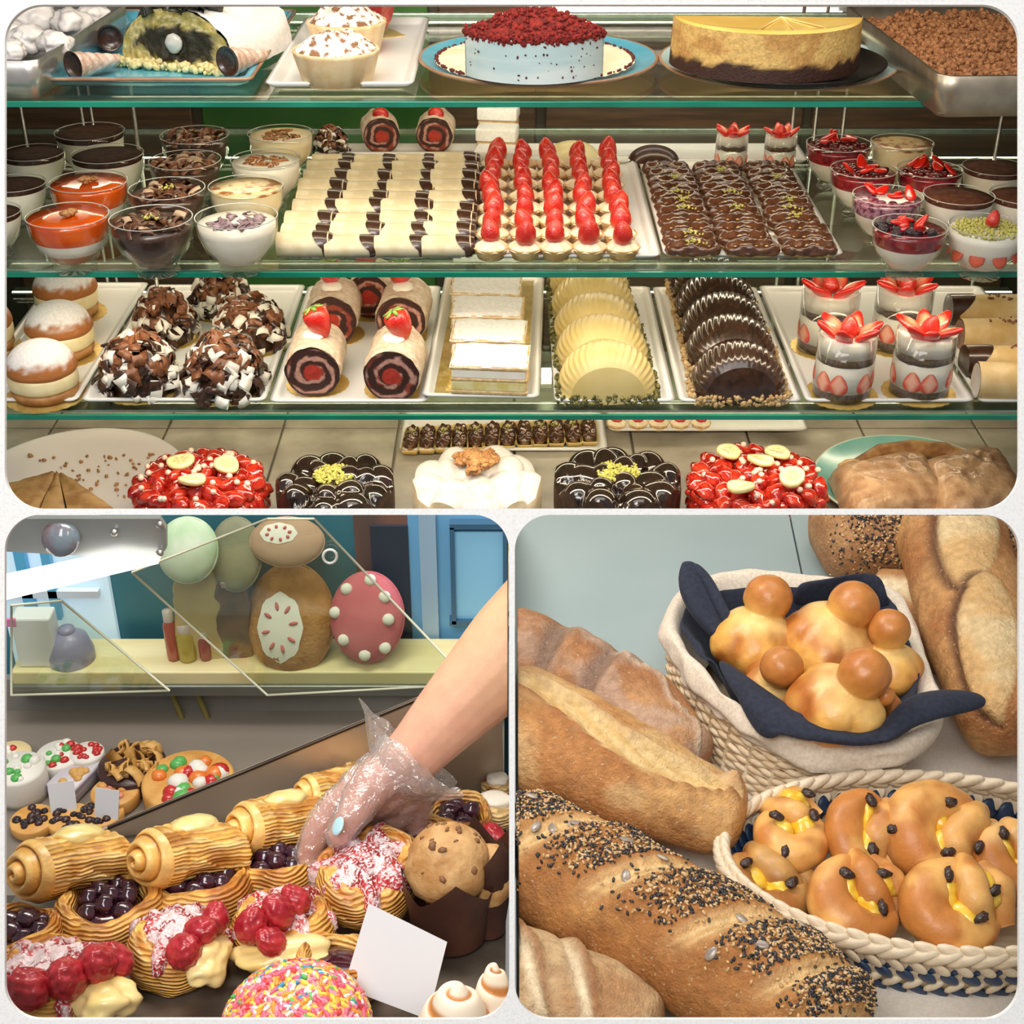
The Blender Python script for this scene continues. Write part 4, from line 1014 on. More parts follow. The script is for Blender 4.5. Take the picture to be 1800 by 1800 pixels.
# custard slices
ang = -0.035
oS = PZ(862, 700, Z3 + 0.018)
o = part('gold_foil_card', G(bbox(0.155, 0.50, 0.002)), M('gold_foil', (0.72, 0.55, 0.16), (0.85, 0.70, 0.30), ns=40, rough=0.3, metal=0.7, bump=0.7, bs=50)); c_ = PZ(852, 600, Z3 + 0.018)
o.location = tm.location + Vector((0.0, 0.0, 0.009)); o.rotation_euler = tm.rotation_euler; tag(o, 'gold foil card under the custard slices', 'card')
SLP = M('puff_layer', (0.56, 0.36, 0.15), (0.74, 0.56, 0.30), ns=120, rough=0.6, bump=0.4, bs=200)
SCU = M('slice_custard', (0.72, 0.58, 0.20), (0.82, 0.72, 0.40), ns=70, rough=0.4)
Ssz = (0.128, 0.096); yd = 0.108
for i in range(5):
    base = Vector((oS[0], oS[1] + 0.05, Z3 + 0.023)) + Vector((-0.008 * i * 0.5, yd * i, 0.0))
    t = thing('custard_slice', 'white sugared custard slice, %s' % ['front one showing its layers', 'second from the front', 'middle one of five', 'second from the rear', 'rearmost of five'][i], 'cake', base, -0.06, 'sugared custard slices')
    z = 0
    for nm, h, mt, k in (('puff_pastry', 0.006, SLP, 1.0), ('custard', 0.017, SCU, 0.97), ('puff_pastry', 0.005, SLP, 1.0), ('cream', 0.015, CREAM, 0.96), ('puff_pastry', 0.007, SLP, 1.0)):
        v, f = bbox(Ssz[0] * k, Ssz[1] * k, h, 0.0015, 1); v += 0.0012 * fbm(v, 70, 2, i)[:, None]
        part(nm, G((v, f), loc=(0, 0, z + h / 2)), mt, t, False); z += h
    n1, n2 = 26, 20; xx, yy = np.meshgrid(np.linspace(-1, 1, n1), np.linspace(-1, 1, n2), indexing='ij')
    ed = np.minimum(1 - np.abs(xx) ** 8, 1 - np.abs(yy) ** 8); P = np.dstack([xx * Ssz[0] / 2 * 1.01, yy * Ssz[1] / 2 * 1.01, z - 0.002 + 0.007 * ed])
    P[..., 2] += 0.0015 * fbm(P.reshape(-1, 3), 90, 3, i).reshape(n1, n2)
    part('icing_sugar', G(gsurf(P)), M('thick_icing_sugar', (0.86, 0.86, 0.87), (0.78, 0.78, 0.79), ns=160, rough=0.9, bump=0.3, bs=240), t)
# half-moon cakes
def halfmoon(label, px, py, w, h, mat, crumbmat, seed, grp, rdg=42):
    p = PZ(px, py, Z3T); Wd = w * mpp(p) / 2; D = 0.088
    t = thing('half_moon_cake', label, 'cake', p, 0, grp)
    na, nl = 200, 14; a = np.linspace(-0.12, PI + 0.12, na); P = np.zeros((nl, na, 3))
    for j in range(nl):
        u = j / (nl - 1); k = 1 - 0.24 * max(0, 1 - 2.2 * u) ** 2.2 - 0.14 * max(0, 2 * u - 1) ** 3; lean = 0.022 * (1 - u)
        rr = 1 + 0.016 * np.cos(a * rdg + u * 7.0) * sstep(0.04, 0.22, u) * (1 - sstep(0.85, 1.0, u))
        P[j, :, 0] = Wd * k * rr * np.cos(a); P[j, :, 1] = D * u; P[j, :, 2] = np.maximum(0.0, h * k * rr * (np.sin(a) ** 0.85 if False else np.sign(np.sin(a)) * np.abs(np.sin(a)) ** 0.85)) + 0.002
    part('glaze', G(gsurf(P)), mat, t)
    nr = 8; Q = np.zeros((nr, na, 3))
    for i, q in enumerate(np.linspace(1, 0, nr)):
        Q[i] = P[0] * np.array((q, 1, q)); Q[i, :, 1] = -0.009 * (1 - q ** 2)
    part('front', G(gsurf(Q)), mat, t)
    part('rear', G(gsurf(np.stack([P[-1], P[-1] * np.array((0, 1, 0))]))), mat, t)
    def edge(r):
        s = r.random()
        if s < 0.6: q = np.array((r.uniform(-Wd * 0.98, Wd * 0.98), -0.006 + r.uniform(-.003, .003), r.uniform(0, 0.016)))
        else: q = np.array((random.choice((-1, 1)) * Wd * r.uniform(0.98, 1.05), r.uniform(0, D), r.uniform(0, 0.018)))
        return q, None
    part('nut_crumbs', crumbs(230, edge, 0.0042, seed), crumbmat, t)
DARKNUT = M('pistachio_skirt', (0.09, 0.085, 0.025), (0.34, 0.30, 0.10), ns=160, lo=0.45, hi=0.62, rough=0.8)
TANNUT = M('hazelnut_skirt', (0.42, 0.26, 0.11), (0.62, 0.44, 0.22), ns=160, rough=0.8)
for i, (yl, yc) in enumerate(zip((708, 655, 612, 570, 532), (1069, 1060, 1052, 1044, 1037))):
    nm = ['front one', 'second from the front', 'middle one of five', 'second from the rear', 'rearmost'][i]
    halfmoon('yellow half-moon cake with combed ridges, %s' % nm, yc, yl, 172 - 8 * i, 0.082, M('yellow_glaze', (0.66, 0.51, 0.20), (0.72, 0.58, 0.27), ns=12, rough=0.35), DARKNUT, i, 'yellow half-moon cakes')
    halfmoon('dark chocolate half-moon cake with combed ridges, %s' % nm, 1302 - 13 * i, yl + 2, 166 - 7 * i, 0.084, M('moon_chocolate', (0.028, 0.012, 0.008), (0.055, 0.024, 0.014), ns=60, rough=0.22, coat=0.6), TANNUT, i + 9, 'chocolate half-moon cakes')
# trifles on gold doilies
for i, (x, y, w, lab) in enumerate(((1478, 692, 102, 'strawberry trifle glass in front, beside the chocolate half-moons'), (1614, 688, 104, 'strawberry trifle glass in front, beside the cream horns'),
                                    (1450, 610, 100, 'strawberry trifle glass behind, beside the chocolate half-moons'), (1578, 606, 98, 'strawberry trifle glass behind, beside the cream horns'))):
    t = trifle(lab, x, y, Z3T + 0.0016, w, 0.112, i + 3, 'strawberry trifle glasses')
    d = part('doily', doily_me(0.060), None, t); d.location = (0, 0, -0.0013)
# pale rolls at the case end
PALE = M('pale_pastry', (0.60, 0.40, 0.16), (0.72, 0.54, 0.28), ns=22, rough=0.5, bump=0.1)
for i, (x, y, lab) in enumerate(((1790, 700, 'pale cream roll in front with an open end'), (1768, 660, 'pale cream roll with chocolate-dipped end, second from the front'), (1755, 610, 'pale plain cream roll, second from the rear'), (1735, 567, 'pale cream roll with black tip, rearmost'))):
    p = PZ(x, y, Z3T); t = thing('cream_roll', lab, 'pastry', p, 0.03 - 0.1 * (i == 0), 'pale cream rolls')
    R = 0.027 if i else 0.031; n = 26; a = np.arange(n) * 2 * PI / n; L = np.linspace(-0.075, 0.09, 12); P = np.zeros((12, n, 3))
    for j in range(12):
        k = R * (1 + 0.08 * a / (2 * PI)); P[j, :, 0] = L[j]; P[j, :, 1] = k * np.cos(a); P[j, :, 2] = R + k * np.sin(a)
    part('pastry_tube', G(gsurf(P, False, True, True)).add(gsurf(np.stack([P[-1], P[-1] * np.array((1, 0.1, 1))]), False, True)), PALE, t)
    Q = np.stack([P[0] * np.array((1, 0.92, 1)), np.repeat([[L[0] + 0.004, 0, R]], n, 0)]); Q[0, :, 2] = R + (P[0, :, 2] - R) * 0.92
    part('cream_end', G(gsurf(Q, False, True)), CREAM if i == 0 else MILKCHOC, t)
    if i in (1, 3):
        P2 = np.zeros((6, n, 3))
        for j in range(6):
            u = j / 5; P2[j, :, 0] = L[0] - 0.003 + u * (0.014 + 0.032 * np.maximum(np.sin(a), 0)); P2[j, :, 1] = (R * 1.09) * np.cos(a); P2[j, :, 2] = R + R * 1.09 * np.sin(a)
        part('chocolate_tip', G(gsurf(P2, False, True, True)).add(gsurf(np.stack([P2[0], np.repeat([[L[0] - 0.004, 0, R]], n, 0)]), False, True)), CHOC, t)
    part('chocolate_splash', crumbs(14, lambda r: (np.array((r.gauss(0.01, 0.01), r.gauss(-0.006, 0.006), 2 * R + 0.0005)), None), 0.003, i), MILKCHOC, t)
# ================================================================== base of the case: whole cakes
def cake_loc(px, py, h): return PZ(px, py, Z0 + h)
def cake_board(t, R): part('cake_board', G(lathe([(0, 0.0), (R * 1.03, 0.0), (R * 1.03, 0.003), (0, 0.003)], 64)), GOLD, t, False)
def lobed_cake(label, px, py, w, mat, sidemat, seed, topping):
    H = 0.085; p = cake_loc(px, py, H); R = w * mpp(p) / 2
    t = thing('lobed_cake', label, 'cake', (p[0], p[1], Z0), 0.3 * seed)
    cake_board(t, R)
    r = random.Random(seed); bumps = []
    for ring, (q, cnt, s) in enumerate(((0.78, 9, 0.30), (0.46, 6, 0.27), (0.15, 3, 0.26))):
        for i in range(cnt):
            a = 2 * PI * (i + r.uniform(-.18, .18)) / cnt + ring; bumps.append((q * math.cos(a), q * math.sin(a), s * r.uniform(0.85, 1.2), a, r.uniform(0.7, 1.2)))
    nr, n = 56, 128; a = np.arange(n) * 2 * PI / n; P = np.zeros((nr, n, 3))
    for i, q in enumerate(np.linspace(0, 1, nr)):
        x = q * np.cos(a); y = q * np.sin(a); h = np.zeros(n)
        for bx, by, s, ba, k in bumps:
            ca, sa = math.cos(ba), math.sin(ba); dx = (x - bx) * ca + (y - by) * sa; dy = -(x - bx) * sa + (y - by) * ca
            d2 = (dx / (s * 1.15)) ** 2 + (dy / (s * 0.85)) ** 2
            h = np.maximum(h, k * np.sqrt(np.clip(1 - d2, 0, 1)) * (1 + 0.35 * dx / s))
        P[i, :, 0] = R * x; P[i, :, 1] = R * y; P[i, :, 2] = H - 0.010 + 0.026 * h * (1 - 0.25 * q ** 6) - 0.006 * q ** 8
    part('petals', G(gsurf(P, False, True)), mat, t)
    Q = np.zeros((6, n, 3))
    for i, (k, z) in enumerate(((1.0, H - 0.016), (1.012, H - 0.022), (1.012, 0.05), (1.01, 0.03), (1.0, 0.008), (0.98, 0.003))):
        Q[i, :, 0] = R * k * np.cos(a); Q[i, :, 1] = R * k * np.sin(a); Q[i, :, 2] = z
    Q[0] = P[-1]
    part('side', G(gsurf(Q, False, True)), sidemat, t)
    if topping == 'pistachio': part('pistachio_pile', crumbs(520, lambda r: (lambda A, q: (np.array((q * math.cos(A), q * math.sin(A), H + 0.018 - q * 0.25 + r.uniform(-.003, .003))), None))(r.uniform(0, 6.28), R * 0.34 * math.sqrt(r.random())), 0.0030, seed), PIST, t, kind='stuff')
    else:
        for i in range(15):
            g = Geo(); r2 = random.Random(i)
            for j in range(4): g.add(ell(0.0125, 0.0085, 0.007, 3, 0.35, 3, i * 4 + j), loc=(r2.uniform(-.009, .009), r2.uniform(-.008, .008), r2.uniform(0, .008)), R=euler(0, 0, r2.uniform(0, 3)))
            A = r2.uniform(0, 6.28); q = 0.036 * math.sqrt(i / 15)
            part('walnut_piece', g, NUT, t, loc=(q * math.cos(A), q * math.sin(A) * 1.1, H + 0.020 + 0.016 * (1 - i / 15)))
    return t
BLKGL = M('black_mirror_glaze', (0.010, 0.005, 0.004), (0.022, 0.010, 0.007), ns=20, rough=0.10, coat=0.8)
WHGL = M('white_petal_cream', (0.64, 0.61, 0.59), (0.70, 0.68, 0.66), ns=15, rough=0.35)
BLKS = M('black_cake_side', (0.016, 0.008, 0.006), (0.05, 0.022, 0.014), ns=70, rough=0.4, bump=0.5, bs=120)
WHS = M('white_cake_side', (0.66, 0.52, 0.33), (0.82, 0.72, 0.56), ns=25, rough=0.5)
lobed_cake('glossy black chocolate cake with pistachio heap, beside the kiwi fruit cake near the pie wedge', 588, 842, 206, BLKGL, BLKS, 1, 'pistachio')
lobed_cake('white cream petal cake topped with walnuts', 838, 838, 226, WHGL, WHS, 2, 'walnut')
lobed_cake('glossy black chocolate cake with pistachio heap, right after the walnut cake', 1086, 836, 222, BLKGL, BLKS, 3, 'pistachio')
# fruit cakes
REDG = M('red_fruit_gel', (0.30, 0.005, 0.004), (0.58, 0.040, 0.016), ns=45, rough=0.10, coat=0.8)
def chunk_me(s):
    v, f = ell(0.022, 0.017, 0.014, 3, 0.24, 1.3, s); return G((v, f)).mesh('strawberry_chunk', REDG)
CHUNKS = [chunk_me(s) for s in range(5)]
PEARL = G(ell(0.0055, 0.0055, 0.0055, 2)).mesh('sugar_pearl', M('sugar_pearl', (0.80, 0.62, 0.50), rough=0.35))
def banana_me(s):
    nr, n = 12, 30; a = np.arange(n) * 2 * PI / n; L = []; C = []
    for k, z in ((0.0, -0.005), (0.95, -0.005), (1.0, 0.0), (0.95, 0.005), (0.7, 0.0055), (0.35, 0.0045), (0.0, 0.005)):
        L.append(np.stack([0.0255 * k * np.cos(a), 0.0215 * k * np.sin(a), z + 0.0035 * (k * np.cos(a + s)) ** 2], 1))
        d = np.exp(-((k - 0.3) / 0.14) ** 2) * (0.5 + 0.5 * np.sin(a * 6 + s)); C.append(mixc(lin(244, 230, 168), lin(140, 112, 60), d * 0.7))
    return G(gsurf(np.array(L), False, True), col=np.vstack(C)).mesh('banana_slice', M('banana', attr=True, c=(0.9, 0.9, 0.9), c2=(1, 1, 1), ns=90, rough=0.3, coat=0.3))
BAN = [banana_me(s) for s in range(3)]
def fruit_cake(label, px, py, w, seed, bananas):
    H = 0.082; p = cake_loc(px, py, H); R = w * mpp(p) / 2
    t = thing('fruit_cake', label, 'cake', (p[0], p[1], Z0), 0)
    cake_board(t, R)
    part('body', G(lathe([(0, 0.003), (R * 0.93, 0.003), (R * 0.94, H * 0.85), (R * 0.85, H), (0, H + 0.006)], 64)), REDG, t)
    r = random.Random(seed); pts = []
    for k in range(2000):
        if len(pts) > 46: break
        A = r.uniform(0, 6.28); q = R * 0.97 * math.sqrt(r.random()); c = (q * math.cos(A), q * math.sin(A))
        if all(math.hypot(c[0] - d[0], c[1] - d[1]) > 0.026 for d in pts): pts.append(c)
    for i, (x, y) in enumerate(pts):
        q = math.hypot(x, y) / R; part('strawberry_chunk', CHUNKS[r.randrange(5)], None, t, loc=(x, y, H + 0.007 - 0.012 * q ** 4), rot=(r.uniform(-.6, .6), r.uniform(-.6, .6), r.uniform(0, 6)))
    for i in range(30):
        A = 2 * PI * i / 30; 
        for z in (0.030, 0.055): part('strawberry_chunk', CHUNKS[r.randrange(5)], None, t, loc=(R * 0.95 * math.cos(A), R * 0.95 * math.sin(A), z + r.uniform(-.004, .004)), rot=(r.uniform(-1, 1), r.uniform(-1, 1), r.uniform(0, 6)))
    for i in range(34):
        A = r.uniform(0, 6.28); q = R * 0.95 * math.sqrt(r.random()); part('sugar_pearl', PEARL, None, t, loc=(q * math.cos(A), q * math.sin(A), H + 0.022 - 0.011 * (q / R) ** 4))
    for i, (bx, by) in enumerate(bananas):
        b_ = PZ(bx, by, Z0 + H + 0.026); part('banana_slice', BAN[i % 3], None, t, loc=(b_[0] - p[0], b_[1] - p[1], H + 0.026 + 0.002 * i), rot=(r.uniform(0.0, .35), r.uniform(-.25, .25), r.uniform(0, 3)))
fruit_cake('red strawberry cake with banana slices between the pie wedge and a black cake', 350, 846, 216, 1, ((318, 812), (398, 820), (338, 848)))
fruit_cake('red strawberry cake with banana slices between a black cake and the folded pie', 1332, 842, 226, 2, ((1280, 795), (1366, 798), (1336, 813), (1302, 862), (1391, 846)))
# big white plate with pie wedge
p = PZ(130, 860, Z0); 
t, Rb, pb = round_plate('large white oval plate with crumbs and a pie wedge', 128, 870, 400, M('white_plate', (0.74, 0.68, 0.66), rough=0.3), WHITE_CER, Z0, 0.86, 0.016)
t.scale = (1, 1.15, 1)
part('crumbs', crumbs(80, lambda r: (np.array((r.uniform(-0.12, 0.15), r.uniform(-0.02, 0.13), 0.008)), None), 0.0042, 3), M('pie_crumb', (0.42, 0.20, 0.07), (0.55, 0.30, 0.12), ns=80, rough=0.7), t)
def pie_wedges():
    PIE = M('pie_crust', (0.36, 0.17, 0.045), (0.56, 0.32, 0.11), ns=26, rough=0.5, bump=0.35, bs=60)
    z = Z0 + 0.018
    tip = PZ(100, 818, z + 0.03)
    dirs = [PZ(-20, 850, z + 0.03), PZ(62, 900, z + 0.03), PZ(118, 905, z + 0.03), PZ(215, 895, z + 0.03)]
    for i in range(3):
        a_, b_ = dirs[i] - tip, dirs[i + 1] - tip; n1, n2 = 14, 10; P = np.zeros((n1, n2, 3))
        for j in range(n1):
            for l in range(n2):
                u = 0.10 + 0.90 * j / (n1 - 1); v = 0.03 + 0.94 * l / (n2 - 1); q = (a_ * (1 - v) + b_ * v) * u
                P[j, l] = (q[0], q[1], 0.030 + 0.004 * math.sin(PI * v))
        P[..., 2] += 0.003 * fbm(P.reshape(-1, 3), 50, 3, i).reshape(n1, n2)
        o = thing('pie_wedge', 'golden brown pie wedge on the big white plate, %s' % ['nearest the case edge', 'narrow middle one', 'nearest the fruit cake'][i], 'pie', (tip[0], tip[1], Z0 + 0.0095), 0, 'pie wedges')
        part('crust', G(gsurf(P)), PIE, o)
        lp = np.vstack([P[0], P[1:, -1], P[-1, ::-1][1:], P[::-1, 0][1:-1]]); lo_ = lp.copy(); lo_[:, 2] = 0.0
        part('filling', G(gsurf(np.stack([lp, lo_]), False, True)), PASTRY, o)
pie_wedges()
# teal plate with folded filo pie
TEAL = M('teal_glaze', (0.20, 0.56, 0.52), (0.30, 0.64, 0.60), ns=9, rough=0.2, coat=0.4)
round_plate('round teal plate under the folded pie', 1600, 860, 340, TEAL, M('teal_rim', (0.62, 0.72, 0.60), rough=0.3), Z0, 0.8, 0.022)
FILO = M('filo_crust', (0.30, 0.14, 0.06), (0.60, 0.38, 0.21), ns=38, lo=0.3, hi=0.7, rough=0.4, bump=1.0, bs=70, coat=0.3, det=7)
z = Z0 + 0.022; p = PZ(1625, 870, z)
t = thing('folded_pie', 'folded brown filo pie with pinched seam on the teal plate', 'pie', (p[0], p[1], Z0 + 0.020), 0)
def flap(x0, x1, y0, y1, h, seed, nm, tilt=0, curl=0.0):
    n1, n2 = 34, 26; uu, vv = np.meshgrid(np.linspace(-1, 1, n1), np.linspace(-1, 1, n2), indexing='ij')
    e = (1 - np.abs(uu) ** 5) * (1 - np.abs(vv) ** 5); X = (x0 + x1) / 2 + (x1 - x0) / 2 * uu; Yy = (y0 + y1) / 2 + (y1 - y0) / 2 * vv
    P = np.dstack([X, Yy + 0.02 * np.sin(uu * 2), h * e ** 0.5 + tilt * uu]); P[..., 2] += (0.005 * fbm(P.reshape(-1, 3), 45, 3, seed)).reshape(n1, n2) * e + curl * np.clip(vv, 0, 1) ** 2
    part(nm, G(gsurf(P)), FILO, t)
flap(-0.165, 0.03, -0.10, 0.085, 0.058, 1, 'crust_fold'); flap(-0.005, 0.17, -0.12, 0.10, 0.064, 2, 'crust_fold')
g = G(tube([(-0.11, 0.088, 0.016), (-0.06, 0.112, 0.030), (0.0, 0.116, 0.036), (0.06, 0.108, 0.036), (0.11, 0.09, 0.03)], [0.012, 0.017, 0.018, 0.017, 0.010], 14)); part('rolled_edge', g, M('filo_dark', (0.26, 0.11, 0.035), (0.46, 0.25, 0.09), ns=40, rough=0.5, bump=0.3), t)
part('pinched_corner', G(ell(0.024, 0.02, 0.013, 3, 0.12, 2, 1), loc=(-0.118, 0.080, 0.018)), PASTRY, t)
# rear trays on the base
px_tray('white tray of small pistachio eclairs at the rear of the case base', 702, 1068, 800, 732, Z0, h=0.012)
px_tray('long white tray of small cherry tartlets at the rear of the case base', 1070, 1420, 765, 712, Z0 + 0.014, h=0.012)
random.seed(3); EG = 'small pistachio eclairs'
for i in range(12):
    p = PZ(722 + 28.5 * i, 782 - 1.4 * i, Z0 + 0.018)
    t = thing('small_eclair', 'small upright pistachio eclair, %s along its tray' % ORD[i], 'pastry', (p[0], p[1] + 0.03, Z0 + 0.006), PI / 2 + random.uniform(-.06, .06), EG); t.scale = (0.98, 0.72, 0.9)
    b_, g_ = EM[i % 4]; part('choux_body', b_, None, t); part('milk_glaze', g_, None, t)
    if i % 2 == 0 or i in (3, 9): part('pistachio_dust', PISP[i % 2], None, t)
    part('paper_case', G(tray_geo(0.108, 0.050, 0.012, 0.002, 0.003, 0.01)), M('gold_paper_case', (0.62, 0.44, 0.16), rough=0.5, metal=0.3), t, loc=(0, 0, -0.001))
for i in range(5):
    p = PZ(1084 + 37 * i, 745, Z0 + 0.03)
    t = dup(tp, 'small cherry tartlet, %s along the long white base tray' % ORD[i], (p[0], p[1], Z0 + 0.0195), (0, 0, i), 0.72, 'small cherry tartlets')
    for ch in list(t.children):
        if ch.name.startswith('strawberry'): bpy.data.objects.remove(ch)
    part('cherry_half', G(ell(0.017, 0.017, 0.009, 2)).mesh('cherry_half', BERRY) if i == 0 else bpy.data.meshes['cherry_half'], None, t, loc=(0, 0, 0.030))
# ================================================================== bread table behind the lower window on the bread side
ZT = 0.75
_pv, _pf = prism([(0.79, 0.10), (1.70, 0.10), (1.70, 0.747), (1.52, 0.845), (0.81, 0.845)], -0.002, 0.002)
struct('wall_partition', G((_pv[:, [2, 0, 1]], _pf)), M('partition', (0.82, 0.82, 0.80), rough=0.8), label='thin partition between counter and bread table')
GRN = M('grey_green_paint', (0.270, 0.345, 0.355), (0.305, 0.38, 0.39), ns=3.0, rough=0.55, bump=0.04, bs=30)
t = thing('table', 'grey-green painted plank table under the breads', 'table', (0, 0, ZT))
sA = PZ(1388, 905, ZT); sB = PZ(1412, 1020, ZT); dv = (sA - sB) / (sA[1] - sB[1])
def seam_x(y): return sB[0] + dv[0] * (y - sB[1])
y0, y1 = 0.70, 1.7005
for k, (xa, xb) in enumerate(((0.004, 0), (0, 0.30), (0.30, 0.9))):
    p4 = [(0.004 if k == 0 else seam_x(y0) + (xa if k > 1 else 0) + 0.0012, y0), ((seam_x(y0) + xb if k else seam_x(y0)) - 0.0012, y0), ((seam_x(y1) + xb if k else seam_x(y1)) - 0.0012, y1), (0.004 if k == 0 else seam_x(y1) + (xa if k > 1 else 0) + 0.0012, y1)]
    part('plank', G(prism(p4, -0.022, 0)), GRN, t, False)
part('underframe', G(bbox(0.85, 0.95, 0.04), loc=(0.45, 1.20, -0.045)), M('dark_gap', (0.05, 0.06, 0.06), rough=0.8), t, False)
# linen cloth
LINEN = M('table_linen', (0.74, 0.67, 0.58), (0.80, 0.73, 0.64), ns=300, rough=0.9, bump=0.35, bs=900, sheen=0.2)
edge = [PZ(x, y, ZT) for x, y in ((905, 1330), (1100, 1330), (1290, 1290), (1420, 1150), (1560, 1050), (1700, 960), (1800, 915), (1900, 905))]
edge = np.array(edge); nx, ny = 60, 40; P = np.zeros((nx, ny, 3)); xs_ = np.linspace(0.006, 0.80, nx)
for i, x in enumerate(xs_):
    ye = np.interp(x, edge[:, 0], edge[:, 1]); P[i, :, 0] = x; P[i, :, 1] = np.linspace(0.70, min(ye, 1.69), ny)
P[..., 2] = 0.002 + 0.0025 * (1 + fbm(P.reshape(-1, 3) * np.array((1, 1.4, 1)), 7, 2, 3).reshape(nx, ny))
o = part('linen_cloth', G(gsurf(P)), LINEN); o.location = (0, 0, ZT); tag(o, 'beige linen cloth spread on the table under the breads', 'cloth')
Q = P.copy()

CRUST = M('bread_crust', attr=True, c=(0.78, 0.79, 0.82), c2=(1.14, 1.20, 1.32), ns=110, lo=0.3, hi=0.7, rough=0.5, bump=0.95, bs=230, det=9, dust=(330, 0.63, 0.74, (0.62, 0.47, 0.30)))
def loaf_mesh(pts, wid, fn, nt=150, nf=72, sq=0.82, endp=2.6, clip=None, seed=0, ends=(1, 1)):
    """pts: axis points; wid: half widths along; fn(t, phi, P) -> (disp, col)"""
    pts = np.asarray(pts, float); tt = np.linspace(0, 1, len(pts)); t = np.linspace(0, 1, nt)
    def cr(vals):   # smooth interpolation
        vals = np.asarray(vals, float)
        from_ = np.interp(t, tt, vals); k = np.ones(9) / 9; pad = np.concatenate([np.full(4, from_[0]) - (from_[1] - from_[0]) * np.arange(4, 0, -1), from_, np.full(4, from_[-1]) + (from_[-1] - from_[-2]) * np.arange(1, 5)])
        return np.convolve(pad, k, 'valid')
    A = np.stack([cr(pts[:, i]) for i in range(3)], 1); R = cr(wid)
    e0 = np.clip(t / 0.10, 0, 1); e1 = np.clip((1 - t) / 0.10, 0, 1)
    prof = (1 - (1 - e0) ** endp * ends[0]) ** 0.5 * (1 - (1 - e1) ** endp * ends[1]) ** 0.5
    tg, B, N = frames(A); B = np.cross(tg, np.array((0, 0, 1.0))); B /= np.linalg.norm(B, axis=1)[:, None]; N = np.cross(B, tg)
    ph = np.arange(nf) * 2 * PI / nf
    dirs = np.cos(ph)[None, :, None] * B[:, None] + sq * np.maximum(np.sin(ph), -0.80)[None, :, None] * N[:, None]
    P = A[:, None] + (R * prof)[:, None, None] * dirs
    T, PH = np.meshgrid(t, ph, indexing='ij')
    d, C = fn(T, PH, P)
    P = P + (d * np.minimum(1, prof[:, None] * 1.2))[..., None] * dirs
    P = P + (0.0022 * fbm(P.reshape(-1, 3), 28, 3, seed).reshape(T.shape))[..., None] * dirs
    if clip is not None: P[..., 0] = np.maximum(P[..., 0], clip)
    P[..., 2] = np.minimum(P[..., 2], 1.7485 - 0.5885 * P[..., 1])
    return P, C, dirs, T, PH
def loaf(label, pxs, wpx, hs, fn, seed=0, clip=0.006, name='bread_loaf', **k):
    pts = [PZ(x, y, ZT + h) for (x, y), h in zip(pxs, hs)]; wid = [w * mpp(p) / 2 for w, p in zip(wpx, pts)]
    c = np.mean(pts, 0); c[2] = ZT
    P, C, D, T, PH = loaf_mesh(np.array(pts), wid, fn, clip=clip, seed=seed, **k)
    t = thing(name, label, 'bread', c)
    part('crust', G(gsurf(P - c, False, True, True), col=np.clip(C.reshape(-1, 3), 0, 1)), CRUST, t)
    return t, P - c, D, T, PH
cBR = lin(176, 116, 60); cDK = lin(132, 78, 38); cGD = lin(206, 152, 88); cPL = lin(228, 192, 132); cFL = lin(222, 202, 176); cGY = lin(150, 120, 100)
def base_col(P, seed, a=cBR, b=cGD, dk=cDK):
    n = fbm(P.reshape(-1, 3), 14, 4, seed).reshape(P.shape[:2]); n2 = fbm(P.reshape(-1, 3), 60, 3, seed + 5).reshape(P.shape[:2])
    return mixc(mixc(a, b, sstep(-0.4, 0.6, n)), dk, sstep(0.2, 0.9, n2) * 0.35)
def deg(x): return math.radians(x)
def wrapd(a, b): return (a - b + PI) % (2 * PI) - PI
def fnA(T, PH, P):
    C = base_col(P, 1, lin(170, 112, 66), lin(196, 144, 94)); fl = sstep(-0.1, 0.5, fbm(P.reshape(-1, 3), 22, 4, 8).reshape(T.shape)) * sstep(0.2, 0.9, np.sin(PH)) * 0.55
    C = mixc(C, lin(196, 170, 148), fl); d = 0 * T
    for tc in (0.30, 0.52):
        q = (T - tc) + 0.05 * wrapd(PH, PI / 2); s = np.exp(-(q / 0.045) ** 2) * np.exp(-(wrapd(PH, deg(85)) / 0.9) ** 2)
        C = mixc(C, lin(138, 108, 88), np.clip(s * 1.4, 0, 1)); d = d - 0.010 * s + 0.008 * np.exp(-((q - 0.06) / 0.03) ** 2) * np.exp(-(wrapd(PH, deg(95)) / 0.9) ** 2)
    ln = np.exp(-(wrapd(PH, deg(118) + 0.10 * np.sin(T * 30)) / 0.06) ** 2) * sstep(0.45, 0.55, T); C = mixc(C, cFL, ln * 0.8); d = d + 0.005 * ln
    return d, C
t_, *_ = loaf('floury rustic loaf at the rear behind the split baguette', ((850, 1145), (985, 1195), (1105, 1262), (1215, 1362)), (215, 215, 215, 150), (0.055, 0.055, 0.052, 0.045), fnA, 1)
